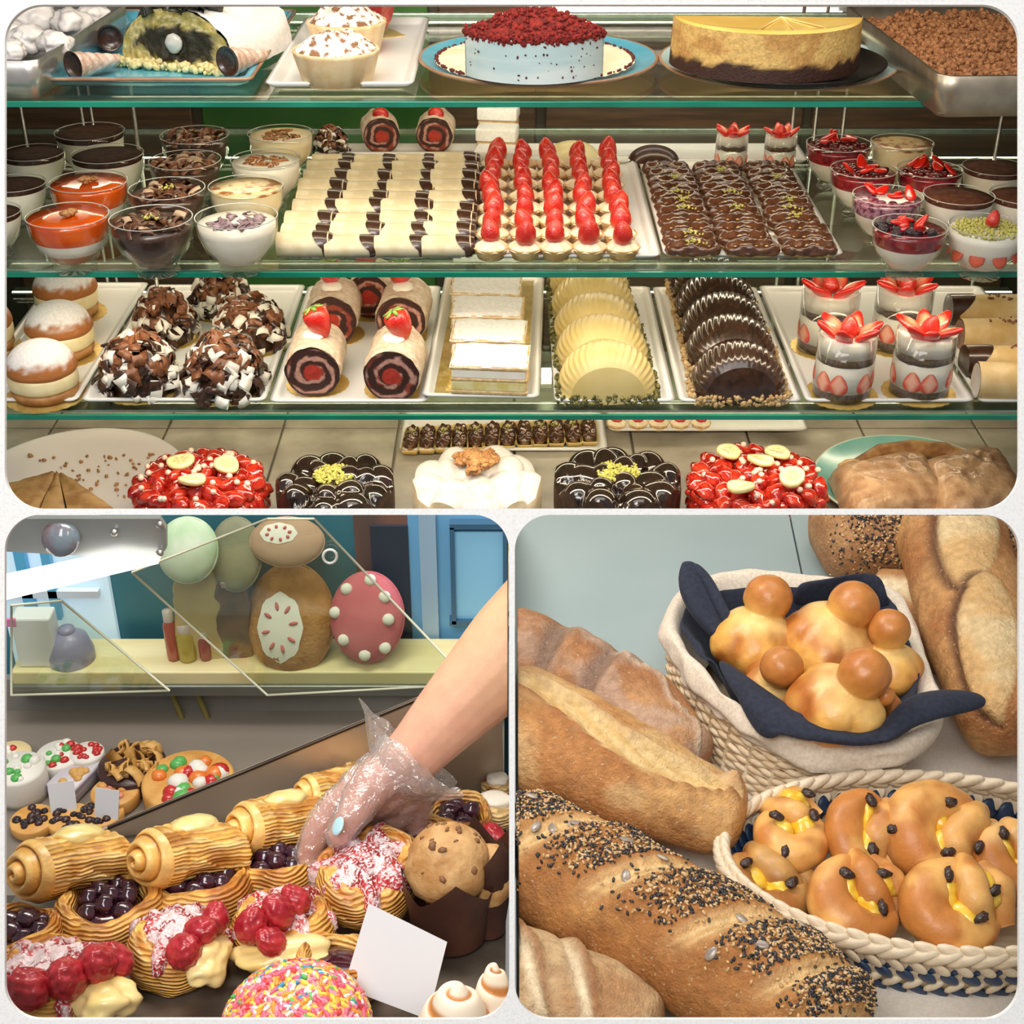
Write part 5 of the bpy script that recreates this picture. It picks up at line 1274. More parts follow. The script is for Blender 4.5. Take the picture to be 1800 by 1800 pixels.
def fnB(T, PH, P):
    C = base_col(P, 2, lin(186, 124, 66), lin(212, 160, 96)); C = mixc(C, lin(226, 190, 130), sstep(0.0, 0.7, fbm(P.reshape(-1, 3), 20, 3, 4).reshape(T.shape)) * 0.5)
    w = 0.27 * np.sin(PI * np.clip((T - 0.06) / 0.90, 0, 1)) ** 0.45; c = deg(86) + 0.15 * np.sin(T * 9); q = wrapd(PH, c)
    s = (1 - sstep(0.75, 1.0, np.abs(q) / (w + 1e-3))) * (w > 0.05)
    C = mixc(C, mixc(lin(232, 198, 138), lin(214, 172, 104), 0.5 + 0.5 * np.sin(q * 24 + T * 40)), s)
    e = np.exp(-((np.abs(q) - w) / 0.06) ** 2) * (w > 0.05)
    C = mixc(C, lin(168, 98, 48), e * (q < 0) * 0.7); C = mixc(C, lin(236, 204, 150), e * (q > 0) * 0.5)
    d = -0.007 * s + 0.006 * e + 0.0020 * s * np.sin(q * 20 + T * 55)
    knob = np.exp(-((T - 0.86) / 0.07) ** 2) * np.exp(-(wrapd(PH, deg(112)) / 0.5) ** 2); d = d + 0.014 * knob; C = mixc(C, lin(196, 140, 88), knob * 0.7)
    return d, C
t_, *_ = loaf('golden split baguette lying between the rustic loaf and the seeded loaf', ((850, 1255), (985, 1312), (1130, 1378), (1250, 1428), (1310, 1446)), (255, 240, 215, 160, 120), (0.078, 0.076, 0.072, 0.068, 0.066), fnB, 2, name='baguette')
def band(T, PH, n, sl, off=0): return (T * n - wrapd(PH, PI / 2) * sl + off) % 1.0
def fnC(T, PH, P):
    C = base_col(P, 3, lin(174, 112, 54), lin(200, 142, 76)); b = band(T, PH, 5.2, 0.38, 0.1); topm = np.exp(-(wrapd(PH, deg(98)) / 0.80) ** 4)
    s = np.exp(-((b - 0.22) / 0.13) ** 2) * topm; C = mixc(C, mixc(lin(240, 204, 144), lin(216, 164, 98), 0.5 + 0.5 * np.sin(b * 60)), np.clip(s * 1.5, 0, 1))
    d = -0.007 * s + 0.006 * np.exp(-((b - 0.55) / 0.2) ** 2) * topm + 0.0012 * s * np.sin(b * 70)
    return d, C
tC, PC_, DC, TC, PHC = loaf('large seeded loaf crossing the front corner with slanting cuts', ((830, 1465), (1000, 1538), (1200, 1645), (1390, 1760), (1500, 1842)), (225, 250, 262, 262, 220), (0.052, 0.055, 0.058, 0.058, 0.055), fnC, 3, name='seeded_loaf', nt=200, nf=96)
def seeds(t, P, D, ok, n, seed, big=0):
    r = random.Random(seed); gs = [Geo(), Geo()]; v0 = np.array([(1, 0, 0), (-1, 0, 0), (0, 1, 0), (0, -1, 0), (0, 0, 1), (0, 0, -1.0)]); 
    v1, f1 = ico(1); nt, nf = P.shape[:2]; cnt = 0
    while cnt < n:
        i = r.randrange(4, nt - 4); j = r.randrange(nf)
        pr = ok(i / (nt - 1), 2 * PI * j / nf)
        if r.random() > pr: continue
        a = r.random(); b = r.random(); q = P[i, j] * (1 - a) + P[min(i + 1, nt - 1), j] * a; q = q + (P[i, (j + 1) % nf] - P[i, j]) * b
        nn = Vector(D[i, j]).normalized(); R = np.array(nn.to_track_quat('Z', 'Y').to_matrix() @ Euler((r.uniform(-.5, .5), r.uniform(-.5, .5), r.uniform(0, 6.28))).to_matrix())
        s = r.uniform(0.8, 1.2); k = 0 if r.random() < 0.56 else 1
        gs[k].add((v1, f1), loc=q + np.array(nn) * 0.0008, sc=(0.0026 * s, 0.0014 * s, 0.0010 * s), R=R); cnt += 1
    part('black_sesame_seeds', gs[0], M('black_sesame', (0.012, 0.012, 0.015), (0.05, 0.045, 0.05), ns=200, rough=0.4), t, kind='stuff')
    part('golden_sesame_seeds', gs[1], M('golden_sesame', (0.46, 0.27, 0.11), (0.66, 0.44, 0.22), ns=200, rough=0.45), t, kind='stuff')
def okC(t, ph):
    b = (t * 5.2 - ((ph - PI / 2 + PI) % (2 * PI) - PI) * 0.38 + 0.1) % 1.0
    m = math.exp(-(((ph - deg(104) + PI) % (2 * PI) - PI) / 0.72) ** 4)
    return m * (1.0 if 0.42 < b < 0.98 else 0.06) + 0.004
seeds(tC, PC_, DC, okC, 3600, 4)
PUMP = G(ell(0.0072, 0.0042, 0.0016, 2)).mesh('pumpkin_seed', M('pumpkin_seed', (0.24, 0.19, 0.16), (0.42, 0.36, 0.30), ns=60, rough=0.25, coat=0.3)); r = random.Random(8)
for i in range(12):
    a = r.randrange(20, 190); b = int(96 * r.uniform(50, 135) / 360); o = part('pumpkin_seed', PUMP, None, tC, loc=PC_[a, b] + DC[a, b] * 0.0012); o.rotation_euler = (Vector(DC[a, b]).to_track_quat('Z', 'Y').to_matrix() @ Euler((0, 0, r.uniform(0, 6))).to_matrix()).to_euler()
def fnD(T, PH, P):
    C = base_col(P, 5, lin(182, 132, 84), lin(214, 180, 132)); d = 0 * T
    for tc, k in ((0.35, 1), (0.62, 1)):
        q = wrapd(PH, deg(80)) + (T - tc) * 5.0; s = np.exp(-(q / 0.20) ** 2) * np.exp(-((T - tc) / 0.22) ** 4); e = np.exp(-((q - 0.34) / 0.12) ** 2) * np.exp(-((T - tc) / 0.22) ** 4)
        C = mixc(C, lin(236, 212, 172), np.clip(s * 1.2, 0, 1)); C = mixc(C, lin(156, 98, 54), e * 0.8); d = d - 0.006 * s + 0.007 * e
    return d, C
loaf('pale slashed loaf in the front corner under the seeded loaf', ((800, 1705), (930, 1735), (1040, 1775), (1150, 1835)), (215, 215, 205, 150), (0.045, 0.045, 0.045, 0.042), fnD, 5)
def fnE(T, PH, P): return 0 * T, base_col(P, 6, lin(168, 116, 70), lin(196, 148, 96))
tE, PE_, DE, TE, PHE = loaf('seeded loaf in the far corner behind the navy napkin', ((1428, 945), (1560, 935), (1700, 945), (1880, 975)), (175, 205, 210, 200), (0.052, 0.055, 0.055, 0.052), fnE, 6, name='seeded_loaf', endp=2.2)
seeds(tE, PE_, DE, lambda t, ph: (0.9 * math.exp(-(((ph - deg(48) + PI) % (2 * PI) - PI) / 0.85) ** 4) * (1 if t > 0.12 else 0.25) + 0.008), 2400, 6)
def fnG(T, PH, P):
    C = base_col(P, 7, lin(190, 136, 82), lin(224, 188, 136)); s = np.exp(-(wrapd(PH, deg(60)) / 0.35) ** 4); return -0.004 * s, mixc(C, lin(238, 214, 170), s)
loaf('pale bread end poking out between napkin corner and tall baguette', ((1530, 1040), (1590, 1052), (1680, 1085)), (95, 120, 120), (0.035, 0.036, 0.036), fnG, 7, endp=2.2)
loaf('brown bread end low beside the basket of brioches', ((1570, 1120), (1630, 1135), (1720, 1165)), (80, 95, 95), (0.026, 0.026, 0.026), fnE, 8, endp=2.2)
def fnF(T, PH, P):
    C = base_col(P, 9, lin(178, 114, 60), lin(204, 148, 88)); d = 0 * T
    for tc, pc, hl in ((0.30, 92, 0.25), (0.74, 74, 0.24)):
        u = (T - tc) / hl; w = 0.62 * np.sqrt(np.clip(1 - u ** 2, 0, 1)); q = wrapd(PH, deg(pc) - u * 0.35); s = (1 - sstep(0.82, 1.0, np.abs(q) / (w + 1e-3))) * (np.abs(u) < 1)
        C = mixc(C, mixc(lin(224, 178, 116), lin(236, 204, 150), sstep(-0.3, 0.5, fbm(P.reshape(-1, 3), 18, 3, 3).reshape(T.shape))), s)
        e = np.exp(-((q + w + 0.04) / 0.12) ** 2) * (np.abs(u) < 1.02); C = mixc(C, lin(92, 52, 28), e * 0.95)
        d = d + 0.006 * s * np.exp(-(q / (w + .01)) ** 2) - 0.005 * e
    return d, C
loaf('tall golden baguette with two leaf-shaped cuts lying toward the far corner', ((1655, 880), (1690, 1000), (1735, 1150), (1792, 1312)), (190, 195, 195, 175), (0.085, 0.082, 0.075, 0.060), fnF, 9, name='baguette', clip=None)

# ------------------------------------------------------------------ wicker basket with linen liner, napkin and brioches
ZRIM = ZT + 0.092
def cspline(pts, n):
    pts = np.asarray(pts, float); m = len(pts); u = np.arange(n) * m / n; i = np.floor(u).astype(int); f = (u - i)[:, None]
    a, b, c, d = (pts[(i + k) % m] for k in (-1, 0, 1, 2))
    return 0.5 * ((2 * b) + (c - a) * f + (2 * a - 5 * b + 4 * c - d) * f ** 2 + (3 * b - a - 3 * c + d) * f ** 3)
rim_px = [(1166, 1095), (1205, 1035), (1300, 1008), (1420, 1018), (1545, 1030), (1600, 1085), (1640, 1190), (1652, 1270), (1590, 1318), (1480, 1322), (1380, 1305), (1285, 1250), (1222, 1188), (1182, 1140)]
NR = 168
rim = cspline([PZ(x, y, ZRIM) for x, y in rim_px], NR); cB = rim.mean(0)
SHB = PZ(1392, 1190, ZRIM) - PZ(1420, 1175, ZRIM)
def ring(k, z, amp=0, seed=0, f=3.0):
    r_ = (rim - cB) * np.asarray(k if np.isscalar(k) else np.asarray(k)[:, None]) + cB + SHB * np.clip((ZRIM - 0.012 - z) / 0.08, 0, 1); r_[:, 2] = z
    if amp: r_ += (amp * fbm(np.stack([rim[:, 0], rim[:, 1], np.full(NR, z)], 1), f * 8, 3, seed))[:, None] * np.array((1, 1, 0.7))
    return r_
t = thing('wicker_basket', 'square cream wicker basket lined with folded linen', 'basket', (cB[0], cB[1], ZT))
oB = np.array((cB[0], cB[1], ZT)); WICK = M('wicker', (0.62, 0.46, 0.28), (0.76, 0.61, 0.42), ns=60, rough=0.55)
for j in range(15):
    z = ZT + 0.006 + 0.0056 * j; k = 0.80 + 0.15 * j / 14; ph = np.arange(NR) * 2 * PI / NR * 28
    pts = ring(k * (1 + 0.016 * np.sin(ph + PI * j)), z); pts[:, 2] += 0.0012 * np.sin(ph * 0.5 + j)
    part('weaver', G(tube(pts - oB, 0.0036, 6, closed=True)), WICK, t)
g = Geo()
for i in range(0, NR, 6):
    a_ = ring(0.80, ZT + 0.003)[i]; b_ = ring(0.94, ZT + 0.088)[i]; g = G(tube([a_ - oB, (a_ + b_) / 2 - oB, b_ - oB], 0.0034, 6)); part('stake', g, WICK, t)
part('floor', G(gsurf(np.stack([ring(0.80, ZT + 0.003) - oB, ring(0.02, ZT + 0.003) - oB]), False, True)), WICK, t)
LIN2 = M('liner_linen', (0.62, 0.53, 0.42), (0.72, 0.63, 0.52), ns=260, rough=0.9, bump=0.3, bs=900, sheen=0.2)
L = np.stack([ring(0.62, ZRIM - 0.06), ring(0.80, ZRIM - 0.03, 0.003, 1), ring(0.90, ZRIM + 0.004, 0.004, 2), ring(0.965, ZRIM + 0.010, 0.004, 3), ring(1.01, ZRIM + 0.004, 0.005, 4), ring(1.02, ZRIM - 0.005, 0.005, 5), ring(1.012, ZRIM - 0.012, 0.005, 6), ring(1.0, ZRIM - 0.020, 0.006, 7)])
t2 = thing('basket_liner', 'beige linen liner folded over the wicker basket rim', 'cloth', oB)
o = part('cloth', G(gsurf(L - oB, False, True, True)), LIN2, t2); md = o.modifiers.new('sub', 'SUBSURF'); md.levels = 1; md.render_levels = 2
NAVY = M('navy_cotton', (0.008, 0.012, 0.028), (0.014, 0.020, 0.042), ns=200, rough=0.85, bump=0.2, bs=800, sheen=0.05)
t3 = thing('napkin', 'navy blue cotton napkin cradling the brioches in the basket', 'napkin', oB)
ia = np.arange(NR) / NR
hump = 0.0
kk = 0.80 + 0.03 * np.sin(ia * 2 * PI * 3 + 1) - 0.10 * np.exp(-((ia - 0.13) / 0.07) ** 2)
L = np.stack([ring(0.40, ZRIM - 0.05), ring(0.62, ZRIM - 0.032, 0.004, 11), ring(kk, ZRIM + 0.004, 0.005, 12), ring(kk + 0.04, ZRIM + 0.012, 0.005, 13), ring(kk + 0.06, ZRIM + 0.007, 0.005, 14)])
o = part('bowl', G(gsurf(L - oB, False, True, True)), NAVY, t3); md = o.modifiers.new('sub', 'SUBSURF'); md.levels = 1; md.render_levels = 2
def cloth_strip(name, rows, thick=0.0028, sub=2):
    rows = [[PZ(x, y, ZRIM + h) for x, y, h in rw] for rw in rows]; o = part(name, G(gsurf(np.array(rows) - oB)), NAVY, t3)
    s = o.modifiers.new('solid', 'SOLIDIFY'); s.thickness = thick; s.offset = 0; m_ = o.modifiers.new('sub', 'SUBSURF'); m_.levels = sub; m_.render_levels = sub; return o
# rolled corner standing at the far left of the basket
cloth_strip('standing_corner', [[(1316, 1162, 0.0), (1262, 1072, 0.030), (1240, 1010, 0.050), (1222, 984, 0.058)],
                                [(1290, 1150, 0.012), (1226, 1080, 0.036), (1196, 1020, 0.052), (1200, 985, 0.060)],
                                [(1260, 1130, 0.006), (1204, 1080, 0.026), (1186, 1028, 0.042), (1200, 990, 0.056)],
                                [(1300, 1165, -0.004), (1236, 1085, 0.010), (1206, 1030, 0.030), (1212, 996, 0.050)]], 0.005)
cloth_strip('standing_corner_fold', [[(1222, 984, 0.060), (1252, 1010, 0.055), (1276, 1060, 0.040), (1300, 1110, 0.02)], [(1208, 992, 0.056), (1238, 1026, 0.046), (1262, 1085, 0.030), (1310, 1160, 0.0)]], 0.007)
cloth_strip('front_fold', [[(1262, 1150, 0.016), (1330, 1200, 0.026), (1400, 1248, 0.030), (1470, 1285, 0.030), (1530, 1292, 0.026), (1560, 1262, 0.026)],
                           [(1258, 1168, 0.022), (1320, 1222, 0.030), (1390, 1268, 0.032), (1465, 1298, 0.032), (1535, 1306, 0.026), (1580, 1282, 0.026)],
                           [(1290, 1220, 0.014), (1332, 1278, 0.016), (1385, 1296, 0.020), (1455, 1308, 0.024), (1535, 1316, 0.020), (1600, 1290, 0.022)]])
cloth_strip('front_point', [[(1275, 1180, 0.020), (1330, 1235, 0.026), (1400, 1275, 0.026)], [(1300, 1240, 0.014), (1335, 1275, 0.018), (1375, 1292, 0.022)], [(1325, 1282, 0.004), (1340, 1297, 0.004), (1356, 1300, 0.008)]])
cloth_strip('side_flap', [[(1530, 1300, 0.020), (1580, 1230, 0.034), (1630, 1212, 0.036), (1700, 1212, 0.034), (1733, 1226, 0.030)],
                          [(1545, 1306, 0.026), (1590, 1245, 0.042), (1650, 1228, 0.044), (1705, 1226, 0.038), (1735, 1236, 0.030)],
                          [(1560, 1310, 0.022), (1600, 1280, 0.030), (1660, 1262, 0.032), (1710, 1252, 0.030), (1730, 1243, 0.026)]], 0.006)
cloth_strip('back_corner', [[(1385, 1072, 0.0), (1440, 1060, 0.0), (1500, 1065, 0.0), (1572, 1080, -0.004)], [(1398, 1030, 0.030), (1450, 1022, 0.032), (1505, 1015, 0.034), (1562, 1052, 0.020)], [(1412, 1022, 0.030), (1455, 1018, 0.034), (1508, 1006, 0.042), (1552, 1006, 0.040)]])
# brioches
BRIO = M('brioche_crust', attr=True, c=(0.9, 0.88, 0.86), c2=(1.05, 1.04, 1.02), ns=60, rough=0.40, coat=0.12, bump=0.2, bs=130)
cBt = lin(178, 104, 44); cBl = lin(226, 170, 84); cBp = lin(244, 214, 140)
def brioche(label, bx, by, br, hx, hy, hr, z, seed, name='brioche'):
    p = PZ(bx, by, z); R = 1.06 * br * mpp(p); ph_ = PZ(hx, hy, z + 0.045); r_ = 0.93 * hr * mpp(ph_)
    o0 = np.array((p[0], p[1], z - 0.7 * R)); hd = ph_ - p; hl = hd / np.linalg.norm(hd)
    t = thing(name, label, 'bread', o0, 0, 'brioche buns in the basket')
    v, f = ico(5); a = np.arctan2(v[:, 1], v[:, 0]); lob = np.abs(np.cos(a * 2.5 + seed)) ** 0.5
    v2 = v * np.array((1, 1, 0.86)); v2[:, :2] *= (0.90 + 0.20 * lob * (1 - np.clip(v[:, 2], 0, 1) ** 2) + 0.05 * fbm(v, 2, 2, seed))[:, None]
    h_, hf = ico(4); h_ = h_ * np.array((1, 1, 0.98)) * (1 + 0.03 * fbm(h_, 2, 2, seed + 2))[:, None]
    V, Fc = remesh([(v2 * R, f), (h_ * r_ + hd, hf), capsule([hd * 0.3, hd * 0.62, hd * 0.85], [r_ * 0.92, r_ * 0.68, r_ * 0.6])], 0.0016, 7)
    al = (V - hd * 0.52) @ hl / r_; dh = np.linalg.norm(V - hd, axis=1) / r_
    C = mixc(cBt, cBl, sstep(-0.55, 0.45, fbm(V, 26, 3, seed)))
    C = mixc(C, lin(180, 110, 52), sstep(0.3, 1.3, al) * (dh < 1.25) * 0.85)
    C = mixc(C, cBp, np.exp(-(al / 0.42) ** 2) * np.clip(1.6 - dh * 0.55, 0, 1) * (0.75 + 0.25 * vnoise(V * 90)))
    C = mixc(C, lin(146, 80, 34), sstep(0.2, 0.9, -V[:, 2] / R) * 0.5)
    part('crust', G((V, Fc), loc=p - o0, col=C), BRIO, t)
brioche('brioche beside the standing navy corner, tall topknot', 1328, 1128, 68, 1350, 1052, 46, ZRIM + 0.008, 1)
brioche('largest brioche in the middle rear of the basket', 1455, 1130, 78, 1500, 1066, 49, ZRIM + 0.014, 2)
brioche('darker brioche at the basket side nearest the tall baguette', 1560, 1175, 54, 1563, 1106, 40, ZRIM + 0.004, 3)
brioche('low brioche half hidden, topknot nearest the navy front fold', 1362, 1206, 52, 1374, 1172, 41, ZRIM + 0.0, 4)
brioche('front brioche with shiny topknot leaning to the side', 1468, 1238, 76, 1520, 1184, 50, ZRIM + 0.026, 5)
brioche('small brioche tucked beneath the front one', 1548, 1240, 32, 1556, 1224, 20, ZRIM - 0.002, 6)

# ------------------------------------------------------------------ oval plaited basket with raisin buns
cO = PZ(1655, 1520, ZT + 0.07); eA = 392 * mpp(cO); yb_, yf_ = PZ(1600, 1362, ZT + 0.07)[1], PZ(1600, 1685, ZT + 0.07)[1]; eB = (yb_ - yf_) / 2; cO[1] = (yb_ + yf_) / 2
t = thing('plaited_basket', 'oval plaited palm basket in cream and navy', 'basket', (cO[0], cO[1], ZT), -0.06)
PALM = M('palm_leaf', (0.62, 0.50, 0.34), (0.74, 0.63, 0.47), ns=70, rough=0.5, stretch=(1, 4, 1)); PNAVY = M('navy_palm', (0.012, 0.030, 0.075), (0.025, 0.055, 0.12), ns=60, rough=0.45)
def oval(k, z, n=128, ph=0): a = np.arange(n) * 2 * PI / n + ph; return np.stack([eA * k * np.cos(a), eB * k * np.sin(a), np.full(n, z)], 1)
part('wall', G(gsurf(np.stack([oval(0.80, 0.004), oval(0.88, 0.020), oval(0.945, 0.040), oval(0.97, 0.062)]), False, True)), PALM, t)
part('floor', G(gsurf(np.stack([oval(0.02, 0.005), oval(0.80, 0.004)]), False, True)), PALM, t)
def slat(k0, z0, k1, z1, a0, a1, w, mat, nm, shift):
    me = None
leafv, leaff = ell(0.5, 0.5, 0.5, 2)
def plait(n, z, k, size, tiltz, mat, nm, ph=0, lean=0.6):
    me = G((leafv * np.array(size), leaff)).mesh(nm, mat)
    for i in range(n):
        a = 2 * PI * i / n + ph; dx, dy = -eA * math.sin(a), eB * math.cos(a)
        o = part(nm, me, None, t, loc=(eA * k * math.cos(a), eB * k * math.sin(a), z)); o.rotation_euler = (Matrix.Rotation(math.atan2(dy, dx), 3, 'Z') @ Matrix.Rotation(tiltz, 3, 'Y') @ Matrix.Rotation(lean, 3, 'X')).to_euler()
plait(64, 0.066, 0.985, (0.036, 0.011, 0.016), -0.42, PALM, 'rim_plait'); plait(64, 0.071, 0.965, (0.036, 0.012, 0.012), 0.40, PALM, 'rim_plait', PI / 64)
plait(64, 0.050, 0.965, (0.022, 0.006, 0.018), 0.75, PALM, 'plait_leaf'); plait(64, 0.036, 0.935, (0.021, 0.007, 0.018), 0.78, PNAVY, 'navy_leaf', PI / 64); plait(64, 0.021, 0.895, (0.022, 0.007, 0.017), -0.7, PALM, 'plait_leaf'); plait(60, 0.008, 0.84, (0.024, 0.007, 0.016), 0.6, PNAVY, 'navy_leaf', 0.03)
plait(64, 0.046, 0.925, (0.021, 0.006, 0.020), -0.75, PNAVY, 'navy_leaf')
DOUGH = M('bun_dough', attr=True, c=(0.88, 0.86, 0.84), c2=(1.06, 1.04, 1.0), ns=45, rough=0.45, coat=0.08, bump=0.25, bs=110, det=6)
CUS = M('egg_custard', (0.80, 0.46, 0.02), (0.86, 0.62, 0.10), ns=60, rough=0.3, coat=0.3)
RAIS = M('raisin', (0.020, 0.008, 0.006), (0.06, 0.025, 0.018), ns=140, rough=0.35, coat=0.3, bump=0.7, bs=260)
def raisin_bun(label, px, py, w, h, rot, z, seed, tilt=0.45, strands=3, dark=0.0):
    p = PZ(px, py, z); sx = 1.20 * w * mpp(p) / 2; sy = 1.16 * h * mpp(p) / 2
    Mx = Matrix.Translation(p) @ Matrix.Rotation(tilt, 4, 'X') @ Matrix.Rotation(rot, 4, 'Z')
    t = thing('raisin_bun', label, 'bun', group='raisin buns in the oval basket', M=Mx)
    r = random.Random(seed); cols = (lin(190, 122, 58), lin(226, 172, 98), lin(248, 216, 154))
    def strand(pts, rads, nm, bright):
        pts = np.asarray(pts, float); u = np.linspace(0, 1, len(pts)); uu = np.linspace(0, 1, 40); Pp = np.stack([np.interp(uu, u, pts[:, i]) for i in range(3)], 1)
        for _ in range(6): Pp[1:-1] = (Pp[:-2] + Pp[1:-1] * 2 + Pp[2:]) / 4
        rd = np.interp(uu, u, rads); v, f = tube(Pp, rd, 28)
        v = v + 0.0016 * fbm(v, 50, 2, seed)[:, None]; c = mixc(cols[0], cols[1], sstep(-0.35, 0.35, fbm(v, 26, 3, seed) - bright)); c = mixc(c, cols[2], sstep(0.1, 0.9, fbm(v, 22, 2, seed + 3)) * 0.45 + 0.0); c = np.asarray(c) * (1 - dark)
        part(nm, G((v, f), col=c), DOUGH, t)
    th = np.linspace(deg(50), deg(310), 9); k = 0.60; mn = min(sx, sy)
    part('dough_core', G(ell(sx * 0.80, sy * 0.80, 0.020, 3, 0.06, 2, seed), loc=(sx * 0.1, 0, -0.006), col=np.array(cols[1]) * (1 - dark)), DOUGH, t)
    strand(np.stack([sx * k * np.cos(th), sy * k * np.sin(th), 0.004 + 0.012 * np.sin(np.linspace(0, PI, 9))], 1), np.array((0.26, 0.38, 0.44, 0.47, 0.48, 0.47, 0.44, 0.38, 0.24)) * mn, 'outer_coil', 0.10)
    strand([(sx * 0.52, sy * 0.74, 0.004), (sx * 0.34, sy * 0.36, 0.018), (sx * 0.20, -sy * 0.1, 0.022), (sx * 0.28, -sy * 0.62, 0.004)], np.array((0.20, 0.34, 0.34, 0.2)) * mn, 'inner_fold', -0.2)
    strand([(sx * 0.72, sy * 0.55, 0.002), (sx * 0.74, 0, 0.012), (sx * 0.60, -sy * 0.62, 0.002)], np.array((0.20, 0.30, 0.18)) * mn, 'inner_fold', -0.1)
    g = Geo()
    for i in range(3): g.add(ell(sx * 0.22, sy * 0.36, 0.012, 3, 0.25, 2, i + seed), loc=(sx * ((-0.12, -0.02, 0.50)[i] + r.uniform(-.04, .04)), sy * (0.30, -0.28, 0.05)[i], 0.017))
    part('custard', g, CUS, t)
    for i in range(3):
        part('raisin', G(ell(0.0070, 0.0046, 0.0040, 2, 0.3, 2, i + seed)), RAIS, t, loc=(sx * (-0.05, 0.08, 0.52)[i], sy * (0.48, -0.45, -0.30 + 0.5 * r.random())[i], 0.033 + r.uniform(-.002, .002)), rot=(0, 0, r.uniform(0, 3)))
raisin_bun('raisin bun lying flat at the basket end near the split baguette', 1390, 1474, 172, 118, 1.35, ZT + 0.055, 1, 0.15)
raisin_bun('glossy upright raisin bun, second along the rear of the oval basket', 1518, 1474, 120, 162, -0.2, ZT + 0.062, 2)
raisin_bun('largest raisin bun at the rear of the oval basket with a round coil', 1650, 1478, 178, 172, -0.35, ZT + 0.062, 3)
raisin_bun('raisin bun cut by the picture edge in the oval basket', 1778, 1520, 125, 150, 0.5, ZT + 0.055, 4)
raisin_bun('dark baked raisin bun tucked behind the seeded loaf', 1345, 1572, 180, 150, 0.9, ZT + 0.040, 5, 0.2, dark=0.3)
raisin_bun('pale raisin bun with bright custard at the front of the oval basket', 1506, 1588, 158, 150, 0.55, ZT + 0.060, 6)
raisin_bun('front raisin bun with braided folds and three raisins', 1678, 1598, 182, 160, 0.35, ZT + 0.066, 7)
# ================================================================== pastry counter behind the lower window on the other side
CO = np.array((0.0, 0.85, 0.74)); SL = 0.22; CN = np.array((0, SL, 1.0)); CN /= np.linalg.norm(CN); TILT = -math.atan(SL)
def PC(x, y, h=0.0): return PP(x, y, CO + CN * h, CN)
def CM(p, rz=0, tx=0): return Matrix.Translation(Vector(p)) @ Matrix.Rotation(TILT + tx, 4, 'X') @ Matrix.Rotation(rz, 4, 'Z')
CTR = M('counter_steel', (0.16, 0.13, 0.10), (0.24, 0.20, 0.16), ns=20, rough=0.4, metal=0.6)
t = thing('counter_tray', 'sloping steel counter tray under the fruit pastries', 'tray', M=CM(CO))
_inv = np.array(CM(CO).inverted()); lA, lB = (_inv @ np.append(PC(*q), 1))[:2] if False else (_inv @ np.append(PC(120, 1480), 1))[:2], (_inv @ np.append(PC(905, 1385), 1))[:2]
part('sheet', G(prism([(-0.50, -0.11), (-0.006, -0.11), (-0.006, lB[1]), (lA[0], lA[1]), (-0.50, lA[1] - 0.02)], -0.007, -0.001)), CTR, t, False)
part('front_lip', G(bbox(0.50, 0.008, 0.02, 0.002), loc=(-0.256, -0.104, 0.004)), STEEL, t, False)
# divider sheet behind the pastries
A_ = PC(120, 1480); B_ = PC(905, 1385); dA = (B_ - A_) / np.linalg.norm(B_ - A_); nD = np.cross(dA, (0, 0, 1.0)); nD /= np.linalg.norm(nD)
def PVd(x, y): return PP(x, y, A_, nD)
poly = [PVd(*q) for q in ((140, 1478), (190, 1455), (480, 1335), (775, 1212), (880, 1168), (896, 1470), (160, 1500))]
poly = [np.minimum(q, (-0.008, 9, 9)) for q in poly]; V = np.array(poly + [q + nD * -0.004 for q in poly]); n = len(poly)
DIV = M('divider_steel', (0.52, 0.42, 0.32), (0.62, 0.52, 0.42), ns=3, rough=0.42, metal=0.5)
o = thing('divider_sheet', 'slanting brown steel divider behind the pastries', 'divider', (0, 0, 0))
part('sheet', G((V, [list(range(n)), list(range(n, 2 * n))[::-1]] + [[i, (i + 1) % n, n + (i + 1) % n, n + i] for i in range(n)])), DIV, o, False)
part('top_edge', G(tube([poly[1], poly[2], poly[3], poly[4]], 0.0022, 8)), M('dark_edge', (0.05, 0.035, 0.025), rough=0.3, metal=0.5), o)
